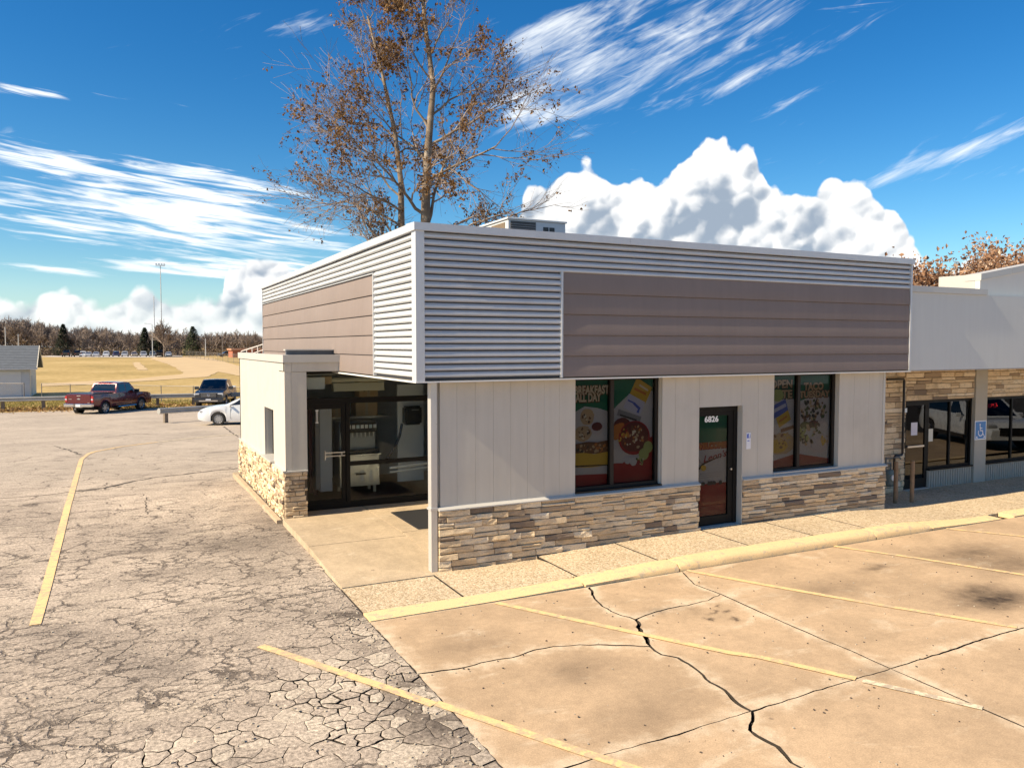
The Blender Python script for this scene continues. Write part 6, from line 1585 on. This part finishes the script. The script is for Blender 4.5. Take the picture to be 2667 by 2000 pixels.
def leaf_mat(name, stops, trans=.35):
    m = bpy.data.materials.new(name); m.use_nodes = True; g = NT(m.node_tree); b = g.n['Principled BSDF']
    r = g.new('ShaderNodeNewGeometry').outputs['Random Per Island']; g.put(b.inputs['Base Color'], g.ramp(r, stops)); b.inputs['Roughness'].default_value = .7; b.inputs['Specular IOR Level'].default_value = .3
    tr = g.new('ShaderNodeBsdfTranslucent'); g.put(tr.inputs[0], g.ramp(r, stops)); mx = g.new('ShaderNodeMixShader'); mx.inputs[0].default_value = trans
    g.l.new(b.outputs[0], mx.inputs[1]); g.l.new(tr.outputs[0], mx.inputs[2]); g.l.new(mx.outputs[0], g.n['Material Output'].inputs[0]); return m


M_LEAF = leaf_mat('russet_leaves', [(0, (.07, .035, .012)), (.35, (.16, .080, .026)), (.7, (.27, .145, .05)), (1, (.40, .25, .11))])
M_LEAF3 = leaf_mat('copper_leaves', [(0, (.18, .09, .045)), (.4, (.34, .185, .10)), (.75, (.50, .32, .20)), (1, (.64, .48, .34))])
M_LITTER = leaf_mat('fallen_leaves', [(0, (.10, .05, .02)), (.4, (.24, .13, .05)), (.8, (.42, .26, .10)), (1, (.55, .40, .2))], .1)
M_NEEDLE = leaf_mat('dark_needles', [(0, (.012, .02, .010)), (1, (.035, .05, .025))], .1); M_NEEDLE2 = leaf_mat('green_needles', [(0, (.03, .045, .018)), (1, (.085, .10, .045))], .1)


def grow(r, p, d, L, rad, lev, maxlev, out, tips, spread=.75, up=.10, nb=(3, 5), shrink=.68, seg=5, wander=.16):
    """one limb and everything on it; out[level] collects (points, radii)"""
    pts = [p.copy()]; q = p.copy(); dd = d.normalized()
    for i in range(seg):
        dd = (dd + Vector((r.gauss(0, wander), r.gauss(0, wander), r.gauss(0, wander) + up))).normalized(); q = q + dd * L / seg; pts.append(q.copy())
    rr = [max(.004, rad * (1 - .55 * i / seg)) for i in range(seg + 1)]; out.setdefault(lev, []).append((pts, rr))
    if lev >= maxlev: tips.append((pts, dd)); return
    n = r.randint(*nb)
    for k in range(n):
        f = .30 + .70 * (k + r.random() * .6) / n; f = min(f, 1); i = min(seg - 1, int(f * seg)); a = pts[i].lerp(pts[i + 1], f * seg - i)
        ax = Vector((r.gauss(0, 1), r.gauss(0, 1), r.gauss(0, .6))); ax = (ax - dd * ax.dot(dd)).normalized(); sp = spread * r.uniform(.6, 1.25)
        nd = (dd * math.cos(sp) + ax * math.sin(sp)).normalized()
        grow(r, a, nd, L * shrink * r.uniform(.7, 1.15), max(.004, rr[i] * .62), lev + 1, maxlev, out, tips, spread, up, nb, shrink, max(2, seg - 1), wander)
    if lev > 0: grow(r, pts[-1], dd, L * shrink, rr[-1] * .9, lev + 1, maxlev, out, tips, spread, up, nb, shrink, max(2, seg - 1), wander)


def leaves(mb, r, tips, n, size, spread, keep=lambda p: 1.0, bunch=1):
    c = 0; tries = 0
    while c < n and tries < n * 6:
        tries += 1; pts, dd = r.choice(tips); k = r.randrange(len(pts) - 1); p = pts[k].lerp(pts[k + 1], r.random()) + Vector((r.gauss(0, spread), r.gauss(0, spread), r.gauss(0, spread)))
        if r.random() > keep(p): continue
        for q in range(r.randint(1, bunch)):
            pp = p + Vector((r.gauss(0, .055), r.gauss(0, .055), r.gauss(-.03, .06))) if q else p
            s = size * r.uniform(.5, 1.4); u = Vector((r.gauss(0, 1), r.gauss(0, 1), r.gauss(-.6, 1))).normalized(); v = u.cross(Vector((r.gauss(0, 1), r.gauss(0, 1), r.gauss(0, 1)))).normalized()
            w = u.cross(v) * s * r.uniform(.15, .5)
            mb.add([pp - u * s, pp + v * s * .6 + w, pp + u * s * .9, pp - v * s * .55 + w], [(0, 1, 2), (0, 2, 3)]); c += 1


def clump(p, sc=.45, off=0.0): return noise.noise(Vector(p) * sc + Vector((off, off * 2, 1)))


# the big plane tree behind the restaurant: two trunks
r = random.Random(42)
TB_ = Vector((6.55, 17.9, 0))
BT = thing('plane_tree', 'tall twin trunked tree with russet leaves behind the restaurant roof', 'tree', TB_)
outA, tipsA = {}, []
def limb(pts, r0, r1, name='trunk'):
    pts = [Vector(p) for p in pts]; n = len(pts); rr = [r0 + (r1 - r0) * i / (n - 1) for i in range(n)]
    smooth(MB().tube(pts, rr, 10).build(name, M_BARK, BT), 3.0); return pts, rr
right = Vector(_rt); back = Vector(_fh); UPV = Vector((0, 0, 1))
B3 = lambda a, b, c: right * a + back * b + UPV * c
# placed in the tree's own frame: across, deep, up
tA = [B3(0, 0, -.3), B3(.02, 0, 3), B3(.10, .05, 6.2), B3(.18, .05, 8.2), B3(.22, 0, 10.0), B3(.35, -.1, 12.0), B3(.55, -.1, 14.2), B3(.25, 0, 16.5), B3(-.05, .1, 19.2)]
tB = [B3(-.25, .2, -.3), B3(-.35, .5, 3.2), B3(-.48, .5, 6.2), B3(-.80, .4, 7.4), B3(-.86, .4, 8.8), B3(-.86, .4, 10.4), B3(-1.1, .5, 12.4), B3(-1.6, .5, 14.8), B3(-2.2, .4, 17.2)]
PA, RA = limb(tA, .31, .05); PB, RB = limb(tB, .235, .04)
def branches(P_, R_, zs_, seed, Lf, low):
    rr = random.Random(seed)
    for k, (z, az_, el_, L) in enumerate(zs_):
        i = max(j for j in range(len(P_) - 1) if P_[j].z <= z); f = (z - P_[i].z) / (P_[i + 1].z - P_[i].z); p = P_[i].lerp(P_[i + 1], f)
        a = math.radians(az_); e = math.radians(el_); d = (right * math.cos(a) + back * math.sin(a)) * math.cos(e) + UPV * math.sin(e)
        grow(rr, p, d, L * .70, max(.02, R_[i] * .36), 1, 4, outA, tipsA, .70, .02, (4, 5), .64, 5, .17)
branches(PA, RA, [(6.5, 12, 26, 2.5), (6.9, 160, 30, 2.2), (7.3, 60, 25, 3.0), (8.0, -20, 44, 4.6), (8.3, 18, 50, 5.6), (9.0, 200, 40, 3.6), (9.6, -70, 30, 4.2), (10.4, 8, 40, 5.0), (11.0, 120, 35, 4.2), (11.8, -15, 40, 4.6), (12.4, 175, 45, 3.6), (13.0, 12, 42, 4.0), (14.0, -40, 50, 3.0), (14.4, 160, 52, 2.8), (15.4, 10, 58, 2.6), (16.4, 190, 60, 2.2), (17.2, 80, 60, 2.2), (18.2, -30, 65, 2.0), (19.0, 100, 75, 1.8)], 5, 1, 0)
branches(PB, RB, [(5.6, 185, 22, 2.2), (6.4, 172, 20, 3.6), (7.0, 200, 28, 3.4), (7.8, 150, 24, 4.4), (8.6, 178, 30, 5.0), (9.2, -100, 30, 4.0), (9.8, 165, 35, 4.8), (10.8, 195, 35, 4.6), (11.6, 40, 45, 3.2), (12.2, 170, 42, 3.6), (13.4, 185, 52, 2.8), (14.4, 120, 55, 2.6), (15.4, 190, 60, 2.2), (16.6, 150, 65, 2.0), (17.0, 60, 65, 2.0)], 8, 1, 0)
for lev, nm, ns in ((1, 'branch', 6),):
    for pts, rr in outA[1]: smooth(MB().tube(pts, rr, ns).build('branch', M_BARK, BT, fix=False), 3.0)
tw = MB()
for lev, ns in ((2, 5), (3, 4), (4, 3), (5, 3)):
    for pts, rr in outA.get(lev, []): tw.tube(pts, [max(q, .005 if lev > 3 else .008) for q in rr], ns, cap=False)
tag(tw.build('twigs', M_TWIG, BT, fix=False), kind='stuff')
lf = MB(); leaves(lf, random.Random(9), tipsA, 24000, .062, .10, lambda p: max(.05, min(1, (.30 + 3.2 * clump(p, .5, 3.0)) * (1.4 if p.z > 10.5 else .55))), 6)
tag(lf.build('foliage', M_LEAF, BT, fix=False), kind='stuff'); BT.scale = (.93, .93, .93)

# russet trees behind the neighbouring shop
def leafy_tree(label, loc, h, w, seed, n=15000):
    r = random.Random(seed); t = thing('russet_tree', label, 'tree', loc, 0, 'russet trees behind the neighbouring shop'); out, tips = {}, []
    grow(r, Vector((0, 0, 0)), Vector((0, 0, 1)), h * .55, h * .025, 0, 4, out, tips, .8, .06, (3, 5), .66, 5, .12)
    k = w / 2 / max(1e-3, sorted(math.hypot(q[0][-1].x, q[0][-1].y) for q in tips)[int(len(tips) * .9)]); kz = h / max(q[0][-1].z for q in tips)
    sc = lambda p: Vector((p.x * k, p.y * k, p.z * kz)); tk = MB(); tws = MB()
    for lev, L in out.items():
        for pts, rr in L: (tk if lev < 2 else tws).tube([sc(p) for p in pts], [max(.012, q) for q in rr], 6 if lev < 2 else 3, cap=False)
    tk.build('trunk', M_BARK, t, fix=False); tag(tws.build('twigs', M_TWIG, t, fix=False), kind='stuff')
    tp_ = [([sc(p) for p in pts], dd) for pts, dd in tips]; l = MB(); leaves(l, r, tp_, int(n * 1.6), .095, .40, lambda p: max(.05, min(1, .5 + 1.6 * clump(p, .6, seed)))); tag(l.build('foliage', M_LEAF3, t, fix=False), kind='stuff')
for x, d_, top, w, lb, sd_ in ((2020, 30, 578, 3.6, 'small russet tree at the right end of the silver parapet', 1), (2080, 33, 556, 5.0, 'broad russet tree between parapet end and white roof coping', 2), (2145, 31, 550, 4.6, 'russet tree behind the white stepped coping', 3), (2240, 34, 520, 5.5, 'taller russet tree at the right edge behind the shop roof', 4), (2110, 40, 575, 6.0, 'rearmost russet tree behind the white coping', 6)):
    dr = ray(x * K, HORY); P_ = CAM + dr * d_ * 1.0; leafy_tree(lb, (P_.x, P_.y, 0), zat(top * K, d_), w, sd_)

# far wood: bare trees, one of a few growth forms each
forms = []
for sd_ in range(6):
    r = random.Random(100 + sd_); out, tips = {}, []
    grow(r, Vector((0, 0, 0)), Vector((r.gauss(0, .04), r.gauss(0, .04), 1)), 6.0, .26, 0, 4, out, tips, .62, .09, (4, 6), .66, 5, .11)
    k = 13.0 / max(q[0][-1].z for q in tips); tk, tws = MB(), MB()
    for lev, L in out.items():
        for pts, rr in L: (tk if lev < 2 else tws).tube([p * k for p in pts], [max(.05 if lev > 2 else .07, q) for q in rr], 5 if lev < 2 else 3, cap=False)
    forms.append((tk.mesh('trunk', M_BARK2), tws.mesh('crown', M_TWIG2)))
def bare_tree(p, h, k, label, group, rz):
    t = thing('bare_tree', label, 'tree', (p.x, p.y, gz(p.y)), rz, group); s_ = h / 13
    for me, nm in zip(forms[k % 6], ('trunk', 'crown')):
        o = link(nm, me, t); o.scale = (s_, s_, s_)
r = random.Random(77); prof = [(-120, 815), (0, 818), (60, 822), (110, 836), (170, 846), (260, 850), (330, 860), (420, 858), (520, 866), (600, 862), (700, 862), (800, 850)]
x = -130
while x < 760:
    for row in range(2):
        d_ = 285 + 26 * row + r.uniform(-10, 10); xx = x + r.uniform(-6, 6); P_ = CAM + ray(xx, HORY) * d_; h = zat(lerp_pts(prof, xx) + r.uniform(-3, 14), d_) - gz(P_.y)
        bare_tree(P_, h, r.randrange(6), 'leafless grey brown tree in the far wood beyond the field', 'leafless trees of the far wood', r.uniform(0, 6.28))
    x += 9.5
p = gp(*z1(1350, 349)); bare_tree(p, zat(828, (p - CAM).dot(_fh)) - gz(p.y), 2, 'tall bare tree standing alone at the right of the far cars', None, .4)
p = gp(*z1(755, 335)); bare_tree(p, zat(846, (p - CAM).dot(_fh)) - gz(p.y), 4, 'bare spreading tree behind the white van in the far row', None, 1.4)
def conifer(px, base, top, w, m, label, seed):
    p = gp(*z1(px, base)); d_ = (p - CAM).dot(_fh); h = zat(820 + top / 3.16, d_) - gz(p.y); W_ = w / 3.16 * d_ / FPX * .72; r = random.Random(seed)
    t = thing('conifer', label, 'tree', (p.x, p.y, gz(p.y))); MB().tube([(0, 0, 0), (0, 0, h * .95)], [.3, .05], 6).build('trunk', M_BARK2, t); mb = MB()
    for i in range(4200):
        f = r.random() ** 1.1; z = h * (.06 + .94 * f); a = r.uniform(0, 6.28); R_ = W_ * (1 - f) ** .85 * (.75 + .45 * noise.noise(Vector((math.cos(a) * 1.5, math.sin(a) * 1.5, z * .55 + seed)))) + .1; q = R_ * (r.random() ** .45)
        c_ = Vector((math.cos(a) * q, math.sin(a) * q, z - q * .18)); s_ = r.uniform(.25, .6); o = Vector((math.cos(a), math.sin(a), r.uniform(-.5, .1))) * s_; sd2 = Vector((-math.sin(a), math.cos(a), r.uniform(-.3, .3))) * s_ * .5
        mb.add([c_ - sd2, c_ + o, c_ + sd2], [(0, 1, 2)])
    tag(mb.build('crown', m, t, fix=False), kind='stuff')
conifer(525, 338, 75, 165, M_NEEDLE, 'dark pointed spruce rising left of the far row of cars', 1)
conifer(1195, 338, 105, 150, M_NEEDLE, 'dark conifer left of the tall bare tree', 2)
conifer(1300, 338, 85, 120, M_NEEDLE, 'dark conifer just behind the tall bare tree', 3)
conifer(1590, 338, 95, 190, M_NEEDLE2, 'green bushy pine right of the tall bare tree', 4)
# scrub under the wood and far hedge line
mb = MB(); r = random.Random(3)
for i in range(26000):
    xx = r.uniform(-140, 760); d_ = r.uniform(268, 330); P_ = CAM + ray(xx, HORY) * d_; hmax = 3.2 + 6.5 * max(0, noise.noise(Vector((xx * .03, 0, 4))) + .5); z = gz(P_.y) + hmax * r.random() ** 1.3
    s_ = r.uniform(.25, .95); u = Vector((r.gauss(0, 1), r.gauss(0, 1), r.gauss(0, 1.4))).normalized() * s_; v = Vector((r.gauss(0, 1), r.gauss(0, 1), r.gauss(0, 1))).normalized() * s_ * .35
    c_ = Vector((P_.x, P_.y, z)); mb.add([c_ - u, c_ + v, c_ + u], [(0, 1, 2)])
tag(mb.build('undergrowth', mat('scrub_twigs', (.17, .13, .105), .95, var=.3, vs=.15), None, fix=False), 'grey brown scrub filling the foot of the far wood', 'scrub', None, 'stuff')

# ------------------------------------------------------------------ small matter on the ground
r = random.Random(12); mb = MB()
for i in range(2600):
    px_ = r.uniform(-10, 560); p = gp(px_, 820 + (lerp_pts([(0, 800), (600, 786), (1260, 764), (1680, 768)], px_ * 3.16) + r.gauss(-10, 11)) / 3.16); s_ = r.uniform(.05, .13)
    u = Vector((r.gauss(0, 1), r.gauss(0, 1), r.gauss(0, .35))).normalized() * s_; v = Vector((r.gauss(0, 1), r.gauss(0, 1), r.gauss(0, .5))).normalized() * s_ * .7
    c_ = Vector((p.x, p.y, gz(p.y) + .03 + abs(r.gauss(0, .05)))); mb.add([c_ - u, c_ + v, c_ + u, c_ - v], [(0, 1, 2, 3)])
tag(mb.build('fallen_leaves', M_LITTER, None, fix=False), 'brown fallen leaves gathered along the verge by the guardrail', 'leaf litter', None, 'stuff')
mb = MB(); M_BLADE = leaf_mat('grass_blades', [(0, (.12, .13, .02)), (.5, (.26, .22, .05)), (1, (.42, .33, .12))], .2)
for i in range(14000):
    px_ = r.uniform(-10, 625); p = gp(px_, 820 + r.uniform(700, 790 - px_ * .05) / 3.16); h_ = r.uniform(.06, .2); a = r.uniform(0, 6.28); w_ = .018; o = Vector((r.gauss(0, .05), r.gauss(0, .05), h_))
    b_ = Vector((p.x, p.y, gz(p.y) - .01)); e = Vector((math.cos(a), math.sin(a), 0)) * w_; mb.add([b_ - e, b_ + e, b_ + o], [(0, 1, 2)])
tag(mb.build('verge_grass', M_BLADE, None, fix=False), 'yellowing grass on the verge under the guardrail', 'grass', None, 'stuff')
# grit and pebbles near the pavement edge
mb = MB()
for i in range(900):
    x = r.uniform(-6.5, -1.33) if r.random() < .6 else XH1 - abs(r.gauss(0, .25)); y = r.uniform(-7.5, .5); s_ = r.uniform(.004, .014)
    mb.cbox((x, y, s_ * .4), (s_ * 2, s_ * 1.4, s_), 0, Matrix.Rotation(r.uniform(0, 3), 3, 'Z'))
for i in range(420):
    x = r.uniform(-1.2, 9); y = r.uniform(-8.5, -1.7); s_ = r.uniform(.003, .010)
    mb.cbox((x, y, s_ * .5 + .002), (s_ * 2, s_ * 1.3, s_), 1 if r.random() < .6 else 0, Matrix.Rotation(r.uniform(0, 3), 3, 'Z'))
tag(mb.build('grit', [mat('pale_grit', (.42, .36, .28), .9, var=.4, vs=30), mat('dark_grit', (.09, .07, .055), .9)], None, fix=False), 'loose grit scattered over the broken asphalt and slabs', 'gravel', None, 'stuff')
# ridge and seam across the lot
def crack(pts, w, amp=.05, seed=0):
    q = jag([tuple(p) for p in pts], amp, .16, seed); r_ = random.Random(seed); strip(q, [w * (.3 + 1.2 * abs(noise.noise(Vector((a * 2, b_ * 2, seed))))) + .004 for a, b_ in q], .003, 'pavement_crack', M_SOIL, asph, gz)
G2 = lambda L: [gp(*z1(*p))[:2] for p in L]
crack(G2([(640, 1450), (860, 1425), (1050, 1380), (1250, 1340), (1450, 1318), (1700, 1290), (1960, 1262)]), .16, .05, 1)
crack(G2([(1840, 920), (1960, 1005)]), .10, .03, 2); crack(G2([(450, 1080), (540, 1105), (660, 1150)]), .10, .06, 3); crack(G2([(0, 1510), (300, 1490), (640, 1450)]), .07, .05, 4); crack(G2([(1700, 1135), (1820, 1128), (1965, 1115)]), .13, .04, 5)
crack(G2([(850, 1010), (1100, 980), (1300, 985)]), .12, .06, 6)
crack([gp(900 - 0, 1470)[:2], gp(845, 1540)[:2], gp(700, 1552)[:2]] if False else [gp(*z3(860, 735))[:2], gp(*z3(600, 785))[:2], gp(*z3(300, 830))[:2]], .03, .02, 7)
crack([gp(600, 1475)[:2], gp(430, 1450)[:2], gp(310, 1452)[:2]] if False else G2([(1215, 1640), (1195, 1560), (1210, 1500)]), .03, .03, 8)
